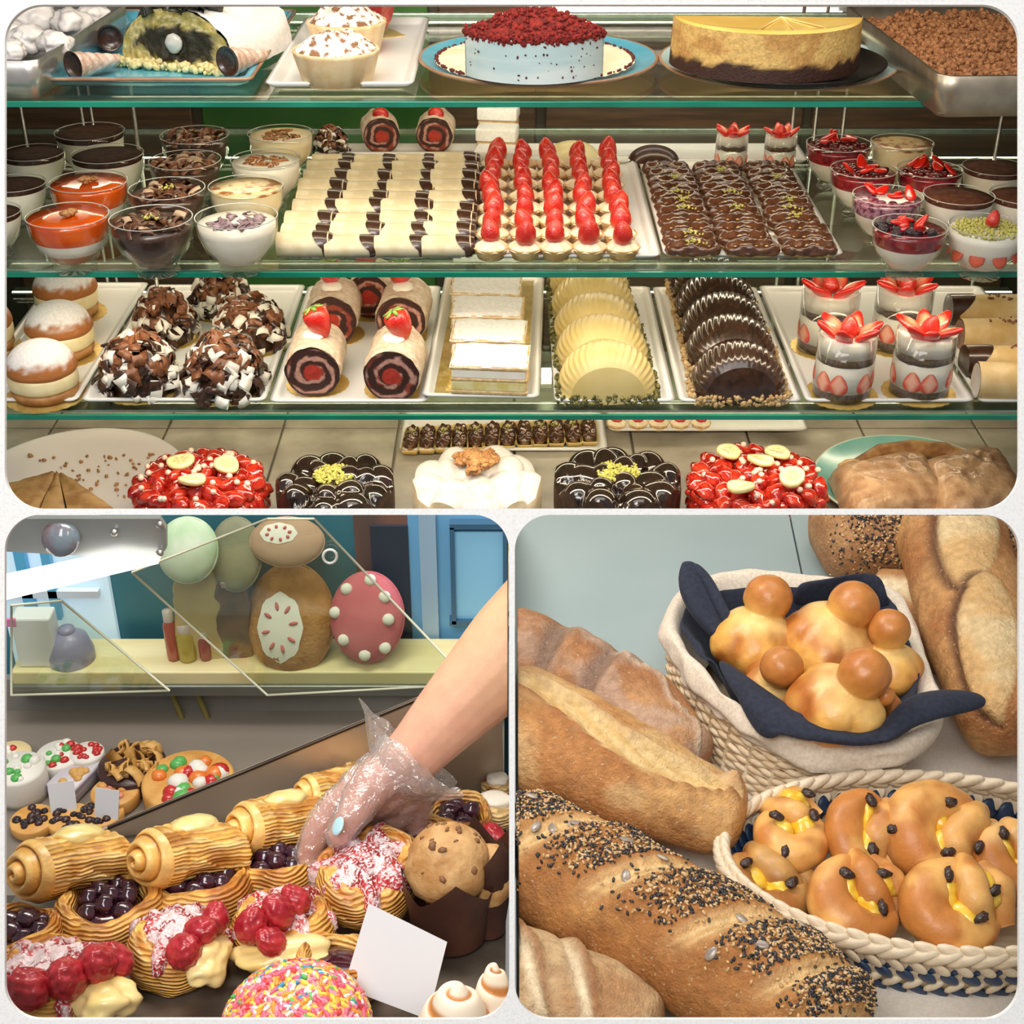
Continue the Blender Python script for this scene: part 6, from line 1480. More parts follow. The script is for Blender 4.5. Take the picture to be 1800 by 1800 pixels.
# ------------------------------------------------------------------ pastry builders
FLAKY = M('flaky_pastry', attr=True, c=(0.80, 0.76, 0.70), c2=(1.12, 1.10, 1.06), ns=60, rough=0.40, coat=0.15, bump=0.6, bs=140, layers=(85, 'Z', 0.6))
FLAKYS = M('flaky_swirl', attr=True, c=(0.85, 0.80, 0.74), c2=(1.12, 1.10, 1.06), ns=60, rough=0.38, coat=0.2, bump=0.3, bs=140)
fG = lin(238, 184, 94); fD = lin(192, 122, 48); fP = lin(250, 218, 148)
BLUEB = [G(ell(0.0112 - 0.001 * s, 0.0108 - 0.001 * s, 0.0092, 3, 0.22, 1.5, s)).mesh('blueberry', M('cooked_blueberry', (0.022, 0.006, 0.016), (0.060, 0.014, 0.030), ns=60, rough=0.14, coat=0.8)) for s in range(3)]
def ringpastry(R, Hh, seed, r_in=0.60, lay=7):
    na, nb = 96, 44; a = np.arange(na) * 2 * PI / na; b = np.linspace(0, 2 * PI, nb, endpoint=False)
    AA, BB = np.meshgrid(a, b, indexing='ij'); rc = R * (1 + r_in) / 2; rr = R * (1 - r_in) / 2
    w_ = 1 + 0.05 * np.sin(AA * 3 + seed) + 0.04 * np.sin(AA * 5 + 2 * seed)
    stp = 0.13 * ((BB * lay * 1.6 / (2 * PI) + AA / (2 * PI) + 0.35 * np.sin(AA * 3 + seed)) % 1.0) * (0.6 + 0.4 * np.sin(AA * 2))
    rad = rc * w_ + rr * np.cos(BB) * (1 + stp); z = Hh / 2 * (1 + np.sin(BB) * (1 + stp * 0.8)) * (1 + 0.10 * np.sin(AA * 2 + seed))
    P = np.dstack([rad * np.cos(AA), rad * np.sin(AA), z]); P[..., 2] += 0.0015 * fbm(P.reshape(-1, 3), 70, 2, seed).reshape(na, nb)
    n = fbm(P.reshape(-1, 3), 36, 3, seed).reshape(na, nb); C = mixc(fG, fD, sstep(-0.1, 0.8, n + 0.9 * np.sin(BB) * 0.4)); C = mixc(C, fP, sstep(0.05, 0.11, stp) * 0.55)
    return P, C
def blue_danish(label, px, py, w, seed, rz=0, tx=0, h=0.030, nb_=19):
    p = PC(px, py, h); R = w * mpp(p) / 2; p = p - CN * h
    t = thing('blueberry_danish', label, 'pastry', group='blueberry danishes', M=CM(p, rz, tx))
    P, C = ringpastry(R, 0.042, seed); P[..., 0] = np.minimum(P[..., 0], 9)
    part('pastry_ring', G(gsurf(P, True, True), col=C.reshape(-1, 3)), FLAKY, t)
    part('jam', G(lathe([(0, 0.036), (R * 0.45, 0.034), (R * 0.68, 0.030), (R * 0.66, 0.004), (0, 0.003)], 32)), M('berry_jam', (0.03, 0.005, 0.012), (0.07, 0.010, 0.02), ns=60, rough=0.1, coat=0.8), t)
    r = random.Random(seed); pts = []
    for k in range(900):
        if len(pts) >= nb_: break
        A = r.uniform(0, 6.28); q = R * 0.52 * math.sqrt(r.random()); c = (q * math.cos(A), q * math.sin(A))
        if all(math.hypot(c[0] - d[0], c[1] - d[1]) > 0.0142 for d in pts): pts.append(c)
    for c in pts: part('blueberry', BLUEB[r.randrange(3)], None, t, loc=(c[0], c[1], 0.031 + 0.010 * (1 - (math.hypot(*c) / (R * .6)) ** 2) + r.uniform(0, .003)))
    return t
def rasp_me(s, k=1.0):
    v, f = ico(4); pts = []
    for i in range(46):
        z = 1 - 2 * (i + 0.5) / 46; a = i * 2.39996; q = math.sqrt(1 - z * z); pts.append((q * math.cos(a), q * math.sin(a), z))
    d = np.max(v @ np.array(pts).T, axis=1); bump = np.sqrt(np.clip(1 - ((1 - d) / 0.045), 0, 1)); v = v * (0.86 + 0.16 * bump)[:, None]
    v = v * np.array((0.0125, 0.0125, 0.0155)) * k; v[:, :2] *= (1.12 - 0.25 * sstep(-0.01, 0.015, v[:, 2]))[:, None]
    return G((v, f)).mesh('raspberry', M('raspberry', (0.34, 0.010, 0.020), (0.50, 0.030, 0.040), ns=60, rough=0.35, coat=0.3))
RASP = [rasp_me(s, 1.0) for s in range(2)]
SUGJAM = M('sugared_jam', attr=True, rough=0.35, coat=0.3, bump=0.6, bs=260, dust=(420, 0.50, 0.60, (0.88, 0.80, 0.82)))
def rasp_danish(label, px, py, w, seed, rz=0, tx=0, h=0.035, M4=None, berries=(), cream=None, sug=0.0):
    p = PC(px, py, h); R = w * mpp(p) / 2; p = p - CN * h
    t = thing('raspberry_danish', label, 'pastry', group='sugared raspberry danishes', M=M4 if M4 is not None else CM(p, rz, tx))
    P, C = ringpastry(R, 0.046, seed, 0.42, 5); part('pastry_ring', G(gsurf(P, True, True), col=C.reshape(-1, 3)), FLAKY, t)
    na, nr = 90, 34; a = np.arange(na) * 2 * PI / na; Q = np.zeros((nr, na, 3)); Cc = np.zeros((nr, na, 3))
    lob = 0.88 + 0.16 * np.sin(a * 7 + seed) + 0.08 * np.sin(a * 11 + 2 * seed)
    for i, q in enumerate(np.linspace(0, 1, nr)):
        Q[i, :, 0] = R * q * lob * np.cos(a) * 1.02; Q[i, :, 1] = R * q * lob * np.sin(a) * 1.02
        Q[i, :, 2] = 0.058 - 0.020 * q ** 2.4 + 0.0045 * np.maximum(fbm(Q[i], 85, 2, seed), -0.3) - (0.010 if i == nr - 1 else 0)
        s_ = 0.75 * sstep(0.10 - sug, 0.50 - sug, fbm(Q[i] * np.array((1, 1, 0)), 200, 2, seed + 4) * 0.8 + 0.5 * (1 - q) - 0.12 + 0.35 * fbm(Q[i] * np.array((1, 1, 0)), 40, 2, seed)); Cc[i] = mixc(mixc(lin(150, 16, 24), lin(190, 40, 46), sstep(-.3, .3, fbm(Q[i], 90, 2, 3))), lin(246, 236, 238), s_)
    part('sugared_jam', G(gsurf(Q, False, True), col=Cc.reshape(-1, 3)), SUGJAM, t)
    part('base', G(lathe([(0, 0.002), (R * 0.75, 0.002), (R * 0.8, 0.02), (R * 0.5, 0.04), (0, 0.045)], 40), col=fG), FLAKY, t)
    r = random.Random(seed + 1)
    for i, (x, y, z, s) in enumerate(berries):
        o = part('raspberry', RASP[i % 2], None, t, loc=(x, y, z), rot=(r.uniform(-.7, .7), r.uniform(-.7, .7), r.uniform(0, 6))); o.scale = (s, s, s)
    if cream:
        v, f = ell(cream[3], cream[4], cream[5], 4, 0.28, 1.6, seed); part('custard_dollop', G((v, f), loc=cream[:3]), M('custard_dollop', (0.84, 0.62, 0.20), (0.88, 0.70, 0.32), ns=20, rough=0.3, coat=0.2), t)
    return t
def swirl_roll(label, px, py, w, L, rz, seed, tx=0.0, h=0.035, custard=True):
    p = PC(px, py, h); R = w * mpp(p) / 2; 
    t = thing('swirl_roll', label, 'pastry', group='flaky swirl rolls', M=CM(p, rz, tx))
    na, nl = 96, 40; a = np.arange(na) * 2 * PI / na; P = np.zeros((nl, na, 3)); C = np.zeros((nl, na, 3))
    for j in range(nl):
        u = j / (nl - 1); k = (1.0 - 0.10 * sstep(0.05, 0.22, u) + 0.42 * u * np.abs(np.cos(a))); lay = 0.085 * ((a * 9 / (2 * PI) + u * 0.5 + 0.15 * np.sin(u * 9 + seed)) % 1.0) + 0.022 * np.sin(a * 23 + u * 3)
        e = math.sqrt(max(0.02, 1 - max(0, (u - 0.93) / 0.07) ** 2)) * (1 + 0.10 * u * np.sin(a * 2 + seed) + 0.10 * fbm(np.stack([np.cos(a), np.sin(a), 0 * a + u * 2], 1), 1.5, 2, seed) * sstep(0.1, 0.4, u)); col = np.exp(-((u - 0.16) / 0.04) ** 2)
        rr = R * (k + lay * sstep(0.1, 0.3, u) + 0.07 * col) * e
        P[j, :, 0] = rr * np.cos(a) * (1 + 0.15 * u); P[j, :, 1] = L * u; P[j, :, 2] = R * 0.0 + rr * np.sin(a) * (0.92 - 0.10 * u)
        n = fbm(P[j], 45, 3, seed); C[j] = mixc(mixc(fG, fP, sstep(0.03, 0.09, lay)), fD, sstep(-0.1, 0.7, n) * 0.75)
    part('body', G(gsurf(P, False, True, True), col=C.reshape(-1, 3)), FLAKY, t)
    nr = 46; Q = np.zeros((nr, na, 3)); D = np.zeros((nr, na, 3))
    for i, q in enumerate(np.linspace(0, 1, nr)):
        sp = (q * 2.8 - a / (2 * PI)) % 1.0; rid = np.sin(PI * sp) ** 0.7
        Q[i, :, 0] = R * q * np.cos(a); Q[i, :, 2] = R * 0.92 * q * np.sin(a); Q[i, :, 1] = -R * (0.55 * (1 - q ** 1.6)) - 0.26 * R * rid * (1 - q ** 6)
        D[i] = mixc(mixc(lin(150, 88, 30), fG, sstep(0.05, 0.5, rid)), fP, sstep(0.6, 1.0, rid) * 0.5)
    Q[-1] = P[0]
    part('swirl_end', G(gsurf(Q, False, True), col=D.reshape(-1, 3)), FLAKYS, t)
    if custard:
        v, f = ell(R * 0.62, L * 0.30, R * 0.30, 4, 0.08, 2, seed); part('custard', G((v, f), loc=(R * 0.15, L * 0.56, R * 0.80)), M('yellow_custard', (0.86, 0.62, 0.16), (0.90, 0.74, 0.32), ns=26, rough=0.25, coat=0.3), t)
    return t
swirl_roll('flaky swirl roll at the picture edge with pale custard top', 60, 1532, 122, 0.085, -0.62, 1, tx=-0.30, h=0.062)
swirl_roll('flaky swirl roll second along, above the front blueberry danish', 270, 1510, 118, 0.082, -0.68, 2, tx=-0.30, h=0.064)
swirl_roll('flaky swirl roll beside the gloved hand', 436, 1456, 104, 0.080, -0.78, 3, tx=-0.30, h=0.060)
swirl_roll('flaky swirl roll behind the gloved thumb, mostly hidden', 545, 1398, 80, 0.08, -0.9, 4, tx=-0.25, h=0.052, custard=False)
swirl_roll('flaky swirl roll end peeking above the glove cuff by the divider', 606, 1352, 66, 0.05, -0.9, 5, h=0.05, custard=False)
blue_danish('blueberry danish in front, below the swirl rolls', 190, 1592, 188, 1)
blue_danish('blueberry danish cut by the picture edge', 36, 1640, 150, 2)
blue_danish('blueberry danish under the second swirl roll', 352, 1548, 192, 3)
blue_danish('blueberry danish beside the gloved fingers', 488, 1520, 150, 4)
blue_danish('blueberry danish farthest back past the glove', 806, 1440, 128, 5)
blue_danish('blueberry danish partly hidden by the glove cuff', 728, 1476, 118, 6)
rasp_danish('sugared raspberry danish in the middle with two raspberries and custard', 312, 1648, 178, 1, berries=((0.030, -0.030, 0.062, 1.15), (0.020, -0.052, 0.058, 1.25), (0.038, -0.008, 0.062, 1.0)), cream=(0.034, -0.036, 0.038, 0.022, 0.032, 0.018))
rasp_danish('sugared raspberry danish nearest the held pastry with custard lip', 498, 1616, 182, 2, berries=((0.0, -0.030, 0.064, 1.2), (-0.020, -0.045, 0.060, 1.2), (0.014, -0.012, 0.064, 1.05), (-0.002, -0.058, 0.052, 1.0)), cream=(0.008, -0.048, 0.030, 0.044, 0.020, 0.018))
rasp_danish('sugared raspberry danish in the front corner with four raspberries', 88, 1715, 215, 3, berries=((0.050, -0.022, 0.064, 1.35), (0.028, -0.040, 0.062, 1.4), (0.000, -0.050, 0.060, 1.35), (0.060, -0.006, 0.055, 1.2)), cream=(0.056, -0.034, 0.034, 0.028, 0.024, 0.018), sug=0.1)
rasp_danish('small sugared raspberry danish between card muffin and glove', 772, 1538, 112, 4, berries=((0.012, -0.018, 0.06, 0.9),))
rasp_danish('sugared raspberry danish at the partition with one big raspberry', 850, 1504, 120, 5, berries=((0.010, -0.016, 0.064, 1.1),))
blue_danish('golden ring pastry with dark jam tucked behind the blank card', 592, 1692, 150, 8, nb_=0)
# sprinkle bun
p = PC(520, 1778, 0.035); R = 262 * mpp(p) / 2; p = p - CN * 0.035
t = thing('sprinkle_bun', 'round iced bun covered in rainbow sprinkles at the front', 'bun', M=CM(p))
v, f = ico(5); v = v * np.array((R, R, 0.052)); v[:, 2] = np.where(v[:, 2] < 0, v[:, 2] * 0.3, v[:, 2]) + 0.016
part('iced_top', G((v, f)), M('yellow_icing', (0.80, 0.55, 0.18), (0.84, 0.50, 0.36), ns=40, rough=0.4), t)
cs = [lin(240, 110, 140), lin(250, 160, 60), lin(250, 220, 90), lin(60, 150, 190), lin(90, 190, 90), lin(250, 240, 230), lin(235, 80, 90), lin(250, 150, 170)]
r = random.Random(4); gs = [Geo() for _ in cs]; v0, f0 = tube([(-1, 0, 0), (-0.6, 0, 0), (0.6, 0, 0), (1, 0, 0)], [0.15, 0.36, 0.36, 0.15], 6)
for i in range(1100):
    z = r.uniform(0.12, 1); a = r.uniform(0, 6.28); q = math.sqrt(1 - z * z); nn = Vector((q * math.cos(a) / R, q * math.sin(a) / R, z / 0.052)).normalized()
    R3 = np.array(nn.to_track_quat('Z', 'Y').to_matrix() @ Euler((0, r.uniform(-.2, .2), r.uniform(0, 6.28))).to_matrix()); k = r.choices(range(8), (5, 4, 4, 1.2, 1.5, 3, 3, 4))[0]
    gs[k].add((v0, f0), loc=(R * q * math.cos(a), R * q * math.sin(a), 0.016 + 0.052 * z + 0.001), sc=(0.0050, 0.0056, 0.0056), R=R3)
for k, g in enumerate(gs): part('sprinkles', g, M('sprinkle_%d' % k, cs[k], rough=0.4), t, kind='stuff', label=['pink sprinkles', 'orange sprinkles', 'yellow sprinkles', 'blue sprinkles', 'green sprinkles', 'white sprinkles', 'red sprinkles', 'rose sprinkles'][k])
# blank card
q4 = [PC(648, 1588, 0.075), PC(786, 1656, 0.075), PC(752, 1792, 0.045), PC(604, 1736, 0.045)]
q4 = [PP(x, y, np.array((0, 0.90, 0.80)), np.array((0.12, -0.80, 0.62))) for x, y in ((648, 1588), (786, 1656), (752, 1792), (604, 1736))]
nn = np.cross(q4[1] - q4[0], q4[3] - q4[0]); nn /= np.linalg.norm(nn); c0 = np.mean(q4, 0)
V = np.array([q - c0 for q in q4] + [q - c0 + nn * 0.0012 for q in q4])
t = thing('price_card', 'blank white card standing among the pastries beside the muffin', 'card', c0)
part('card', G((V, [[0, 1, 2, 3], [7, 6, 5, 4], [0, 4, 5, 1], [1, 5, 6, 2], [2, 6, 7, 3], [3, 7, 4, 0]])), M('white_card', (0.74, 0.75, 0.79), rough=0.6), t, False)
part('pick', G(tube([np.array((0.0, 0.004, -0.02)), np.array((0.0, 0.02, -0.085))], 0.0016, 6)), M('pick_wood', (0.6, 0.45, 0.25), rough=0.6), t)
# muffin in brown paper
p = PC(772, 1640, 0.02); R = 150 * mpp(p) / 2
t = thing('muffin', 'golden nut muffin in a dark brown paper wrap', 'muffin', M=CM(PC(790, 1650, 0.0), 0.2))
v, f = ico(4); v = v * np.array((R, R * 0.95, 0.042)) * (1 + 0.06 * fbm(v, 2.2, 3, 3))[:, None]; v[:, 2] = np.maximum(v[:, 2], -0.02)
part('top', G((v, f), loc=(0, 0.0, 0.078)), M('muffin_crumb', (0.46, 0.23, 0.075), (0.60, 0.36, 0.15), ns=50, rough=0.65, bump=0.5, bs=110), t)
part('nut_bits', crumbs(26, dome_fn(R * 0.95, R * 0.92, 0.042, 0.078, 0.2), 0.004, 5), M('dark_nut', (0.22, 0.10, 0.04), rough=0.6), t)
n = 64; a = np.arange(n) * 2 * PI / n; pk = 0.060 + 0.026 * np.abs(((a * 4 / (2 * PI)) % 1) * 2 - 1) ** 1.2
P = np.stack([np.stack([R * k * np.cos(a), R * k * np.sin(a), z], 1) for k, z in ((0.86, 0 * a + 0.004), (0.98, 0 * a + 0.040), (1.06, 0 * a + 0.052), (1.12, pk))])
part('paper_wrap', G(gsurf(P, False, True)), M('brown_paper', (0.045, 0.014, 0.008), (0.085, 0.030, 0.016), ns=20, rough=0.55), t)
def paper_cone(label, px, py, w, h, rz):
    p = PC(px, py, 0.0); R = w * mpp(p) / 2; t = thing('paper_wrapped_muffin', label, 'muffin', M=CM(p, rz))
    n = 64; a = np.arange(n) * 2 * PI / n; pk = h + 0.03 * np.abs(((a * 4 / (2 * PI)) % 1) * 2 - 1) ** 1.2
    P = np.stack([np.stack([R * k * np.cos(a), R * k * np.sin(a), z], 1) for k, z in ((0.6, 0 * a + 0.003), (0.80, 0 * a + h * 0.5), (0.95, 0 * a + h * 0.9), (1.05, pk))])
    part('paper_wrap', G(gsurf(P, False, True)), M('brown_paper'), t)
    v, f = ico(4); v = v * np.array((R * 0.92, R * 0.9, 0.035)) * (1 + 0.06 * fbm(v, 2.2, 3, 5))[:, None]; part('top', G((v, f), loc=(0, 0, h * 0.72)), M('muffin_crumb'), t)
paper_cone('brown paper wrapped muffin in the shadow by the partition', 858, 1640, 96, 0.085, 0.5)
# whipped tops in the front corner
def whipped(label, px, py, w, seed):
    p = PC(px, py, 0.03); R = w * mpp(p) / 2; p = p - CN * 0.03; t = thing('whipped_tart', label, 'tart', M=CM(p, seed))
    na, nr = 80, 40; a = np.arange(na) * 2 * PI / na; Q = np.zeros((nr, na, 3)); C = np.zeros((nr, na, 3))
    for i, q in enumerate(np.linspace(0, 1, nr)):
        sp = (q * 2.4 - a / (2 * PI)) % 1.0; rid = np.sin(PI * sp); Q[i, :, 0] = R * q * np.cos(a); Q[i, :, 1] = R * q * np.sin(a); Q[i, :, 2] = 0.022 + 0.040 * (1 - q ** 2) + 0.007 * rid * (1 - q ** 4)
        C[i] = mixc(lin(196, 128, 62), lin(248, 234, 212), sstep(0.15, 0.6, rid + 0.25 * fbm(Q[i], 40, 2, seed)))
    part('toasted_meringue', G(gsurf(Q, False, True), col=C.reshape(-1, 3)), M('whip', attr=True, rough=0.45), t)
    part('tart_shell', G(lathe([(0, 0.0), (R * 0.8, 0.0), (R * 1.03, 0.022), (R * 0.98, 0.026), (0, 0.022)], 48), col=fG), FLAKY, t)
whipped('toasted meringue tart at the front below the muffin wrap', 800, 1800, 150, 1); whipped('toasted meringue tart in the front corner at the partition', 868, 1762, 84, 2)
for i, (x, y, w, lab) in enumerate(((868, 1422, 84, 'cream-filled pastry at the rear by the partition'), (876, 1372, 60, 'small curled pastry highest at the rear by the partition'))):
    p = PC(x, y, 0.02); R = w * mpp(p) / 2; t = thing('cream_pastry', lab, 'pastry', M=CM(p - CN * 0.02, i))
    v, f = ell(R, R, R * 0.7, 4, 0.12, 2.5, i); c = mixc(lin(236, 208, 150), lin(150, 92, 40), sstep(0.0, 0.4, fbm(v, 50, 3, i))); part('puff', G((v, f), loc=(0, 0, R * 0.6), col=c), FLAKY, t)
    part('cream', G(ell(R * 0.7, R * 0.7, R * 0.3, 3, 0.15, 2, i), loc=(0, 0, R * 1.15)), CREAM, t)

# ------------------------------------------------------------------ arm and gloved hand
def PYm(x, y, Y): return PY(x, y, Y)
def ch(*pp): return [PY(x, y, Y) for x, y, Y, r in pp], [r * mpp(PY(x, y, Y)) for x, y, Y, r in pp]
arm = [ch((960, 1080, 1.175, 92), (905, 1135, 1.16, 88), (850, 1195, 1.14, 78), (785, 1262, 1.115, 64), (728, 1325, 1.095, 52), (700, 1352, 1.085, 50))]
hand = [ch((705, 1345, 1.085, 48), (650, 1378, 1.07, 40), (598, 1412, 1.06, 27)), ch((705, 1345, 1.087, 48), (672, 1390, 1.078, 44), (640, 1425, 1.072, 28)),
        ch((708, 1348, 1.09, 48), (700, 1400, 1.09, 42), (688, 1440, 1.085, 27)), ch((712, 1350, 1.092, 46), (728, 1400, 1.098, 36), (728, 1440, 1.095, 24)),
        ch((598, 1410, 1.060, 26), (560, 1455, 1.050, 24), (541, 1512, 1.040, 22), (549, 1562, 1.022, 20), (574, 1594, 1.008, 17)),     # index finger
        ch((640, 1425, 1.072, 26), (606, 1485, 1.066, 23), (592, 1545, 1.050, 21), (612, 1592, 1.034, 18)),                            # middle finger
        ch((688, 1438, 1.085, 26), (676, 1500, 1.080, 23), (668, 1555, 1.064, 20), (676, 1598, 1.046, 17)),                            # ring finger
        ch((728, 1438, 1.095, 23), (740, 1490, 1.090, 20), (738, 1540, 1.076, 18), (730, 1574, 1.064, 15)),                            # little finger
        ch((690, 1352, 1.070, 40), (650, 1384, 1.050, 34), (620, 1428, 1.030, 27), (598, 1466, 1.020, 21))]                            # thumb
V, Fc = remesh([capsule(p, r) for p, r in arm + hand], 0.0022, 6)
V[:, 0] = np.minimum(V[:, 0], -0.0045)
o0 = PY(700, 1352, 1.085)
t = thing('person', 'bare arm with a clear plastic glove holding a raspberry danish', 'person', o0)
d = (V - o0) @ (np.array(arm[0][0][1]) - o0); w_ = sstep(-0.01, 0.03, d)
C = mixc(lin(230, 170, 150), lin(228, 184, 148), w_); C = mixc(C, lin(206, 122, 106), sstep(0.1, 0.7, fbm(V, 24, 3, 2)) * 0.35 * (1 - w_))
SKIN = M('skin', attr=True, c=(0.95, 0.94, 0.93), c2=(1.02, 1.01, 1.0), ns=60, rough=0.45, sss=0.25, bump=0.06, bs=220)
part('arm_and_hand', G((V - o0, Fc), col=C), SKIN, t)
pn = PY(594, 1452, 1.005); g = G(ell(0.0068, 0.0095, 0.0022, 3)); o = part('thumbnail', g, M('pale_blue_polish', (0.42, 0.66, 0.74), rough=0.15, coat=0.6), t); o.location = pn - o0; o.rotation_euler = (0.62, -0.35, -0.53)
# glove: thin crinkled film around the hand with a flaring cuff
Nn = vnormals(V, Fc); lim = (V - o0) @ ((np.array(arm[0][0][2]) - o0) / np.linalg.norm(np.array(arm[0][0][2]) - o0))
keep = lim < 0.018; FcG = [f for f in Fc if all(keep[i] for i in f)]
Rg = 0.0022 + 0.0030 * np.abs(fbm(V, 55, 3, 9)) + 0.010 * sstep(-0.02, 0.02, lim) * np.maximum(fbm(V, 30, 2, 5), -0.2)
FILM = glass_mat('plastic_film', (0.96, 0.96, 0.965), 0.75, 0.14, base=0.16, veil=0.13)
nt_ = FILM.node_tree; gl = [n_ for n_ in nt_.nodes if n_.type == 'BSDF_GLOSSY'][0]; tc_ = nt_.nodes.new('ShaderNodeTexCoord'); nz_ = nt_.nodes.new('ShaderNodeTexNoise'); nz_.inputs['Scale'].default_value = 55; nz_.inputs['Detail'].default_value = 3; nz_.inputs['Distortion'].default_value = 1.2
bp_ = nt_.nodes.new('ShaderNodeBump'); bp_.inputs['Strength'].default_value = 1.0; bp_.inputs['Distance'].default_value = 0.012; nt_.links.new(tc_.outputs['Object'], nz_.inputs[0]); nt_.links.new(nz_.outputs[0], bp_.inputs['Height']); nt_.links.new(bp_.outputs[0], gl.inputs['Normal'])
gv = part('glove', G((V + Nn * Rg[:, None] - o0, FcG)), FILM, t)
axis_pts = np.array([PY(690, 1362, 1.08), PY(712, 1342, 1.085), PY(730, 1322, 1.092)]); tg, Bb, Nb = frames(axis_pts); na = 72; a = np.arange(na) * 2 * PI / na
P = []
for i, k in enumerate((0.033, 0.052, 0.068)):
    rr = k * (1 + 0.07 * i * np.sin(a * 3 + 0.8) + 0.05 * i * np.sin(a * 7 + i) + 0.03 * np.sin(a * 13))
    P.append(axis_pts[i] + rr[:, None] * (np.cos(a)[:, None] * Bb[i] + np.sin(a)[:, None] * Nb[i]) + tg[i] * (0.003 * fbm(np.stack([np.cos(a), np.sin(a), 0 * a], 1), 3, 2, 6))[:, None] * i)
o = part('cuff', G(gsurf(np.array(P) - o0, False, True)), FILM, gv); s_ = o.modifiers.new('sub', 'SUBSURF'); s_.levels = 2; s_.render_levels = 2
# held danish
ph_ = PY(646, 1528, 0.998)
Mh = Matrix.Translation(Vector(ph_)) @ Matrix.Rotation(0.10, 4, 'X') @ Matrix.Rotation(-0.10, 4, 'Y') @ Matrix.Rotation(0.3, 4, 'Z') @ Matrix.Translation((0, 0, -0.034))
rasp_danish('sugared raspberry danish held in the gloved hand', 640, 1530, 188, 7, M4=Mh)
# ================================================================== behind the pastry counter
YW = 1.535
def wallq(name, x0, x1, y0, y1, Y, mat, label, d=0.01, parent=None):
    a = PY(x0, y0, Y); b = PY(x1, y0, Y); c = PY((x0 + x1) / 2, y1, Y)
    g = G(bbox(abs(b[0] - a[0]), d, abs(a[2] - c[2])), loc=((a[0] + b[0]) / 2, Y + d / 2, (a[2] + c[2]) / 2))
    return part(name, g, mat, parent, False)
TEALW = M('teal_wall', (0.045, 0.20, 0.26), (0.065, 0.26, 0.33), ns=3, rough=0.5); DKW = M('grey_back', (0.19, 0.19, 0.175), (0.28, 0.275, 0.25), ns=4, rough=0.5)
bw2 = struct('wall_shop', G(bbox(0.80, 0.004, 0.50), loc=(-0.405, YW + 0.013, 0.589)), TEALW, label='teal shop wall behind the pastry counter')
LB = M('window_daylight', (0.55, 0.78, 0.90), em=(0.72, 0.88, 1.0), ems=0.35)
w1 = wallq('window_1', -30, 170, 905, 1215, YW, LB, ''); w1['kind'] = 'structure'; w1['label'] = 'pale daylight window behind the counter'
FRB = M('sky_blue_frame', (0.10, 0.45, 0.75), rough=0.4)
for x0, x1, y0, y1 in ((8, 28, 905, 1215), (68, 84, 965, 1090)):
    wallq('window_frame', x0, x1, y0, y1, YW - 0.012, FRB, '', 0.01, w1)
wallq('window_frame', -20, 172, 1040, 1052, YW - 0.012, M('pale_frame', (0.72, 0.80, 0.86), rough=0.4), '', 0.01, w1)
BLUEP = M('blue_door_paint', (0.14, 0.40, 0.68), (0.18, 0.46, 0.74), ns=4, rough=0.45)
d1 = wallq('door_1', 716, 892, 905, 1190, YW, BLUEP, ''); d1['kind'] = 'structure'; d1['label'] = 'blue panelled door behind the arm'
LBP = M('light_blue_panel', (0.24, 0.55, 0.82), rough=0.45)
wallq('door_panel', 798, 884, 935, 1092, YW - 0.008, LBP, '', 0.008, d1)
for q in ((790, 798, 928, 1098), (884, 891, 928, 1098), (790, 891, 922, 931), (790, 891, 1092, 1100)): wallq('panel_moulding', *q, YW - 0.014, M('dark_blue_moulding', (0.04, 0.12, 0.22), rough=0.4), '', 0.014, d1)
wallq('door_stile', 735, 765, 905, 1190, YW - 0.01, M('pale_blue_stile', (0.30, 0.46, 0.62), rough=0.4), '', 0.01, d1)
wallq('pillar', 620, 716, 905, 1190, YW, M('brown_curtain', (0.20, 0.10, 0.075), (0.10, 0.07, 0.06), ns=5, rough=0.7, stretch=(3, 1, 0.3)), '', 0.01, bw2)
wallq('dark_recess', 650, 716, 925, 1190, YW - 0.004, M('dark_blue_recess', (0.02, 0.035, 0.06), rough=0.6), '', 0.006, bw2)
# wooden shelf and dark cabinet below
YS = 1.445; zs = PY(400, 1182, YS)[2]
SHW = M('pale_wood_shelf', (0.80, 0.70, 0.36), (0.86, 0.78, 0.46), ns=5, rough=0.4, stretch=(1, 8, 1))
t = thing('display_shelf', 'pale wooden shelf behind the glass holding plush toys', 'shelf', (0, YS, zs))
x0, x1 = PY(20, 1190, YS)[0], -0.008
part('board', G(bbox(x1 - x0, 0.075, 0.022, 0.002), loc=((x0 + x1) / 2, 0.0375, -0.011)), SHW, t, False)
part('front_rail', G(bbox(x1 - x0, 0.012, 0.016, 0.002), loc=((x0 + x1) / 2, 0.0, -0.026)), M('grey_rail', (0.20, 0.22, 0.20), rough=0.3, metal=0.6), t, False)
ZB = 0.585
cb = thing('cabinet', 'dark grey cabinet back under the wooden shelf', 'cabinet', (0, 0, 0))
part('back', G(bbox(0.80, 0.012, 0.40), loc=(-0.41, YS + 0.03, zs - 0.23)), DKW, cb, False)
part('base', G(bbox(0.80, 0.34, 0.012), loc=(-0.41, 1.31, ZB - 0.006)), M('dark_base', (0.22, 0.19, 0.16), rough=0.4), cb, False)
for x in (300, 345): part('corner_strip', G(tube([PY(x, 1215, YS + 0.02), PY(x + 55, 1345, YS - 0.01)], 0.004, 6)), M('olive_strip', (0.26, 0.22, 0.06), rough=0.4), cb)
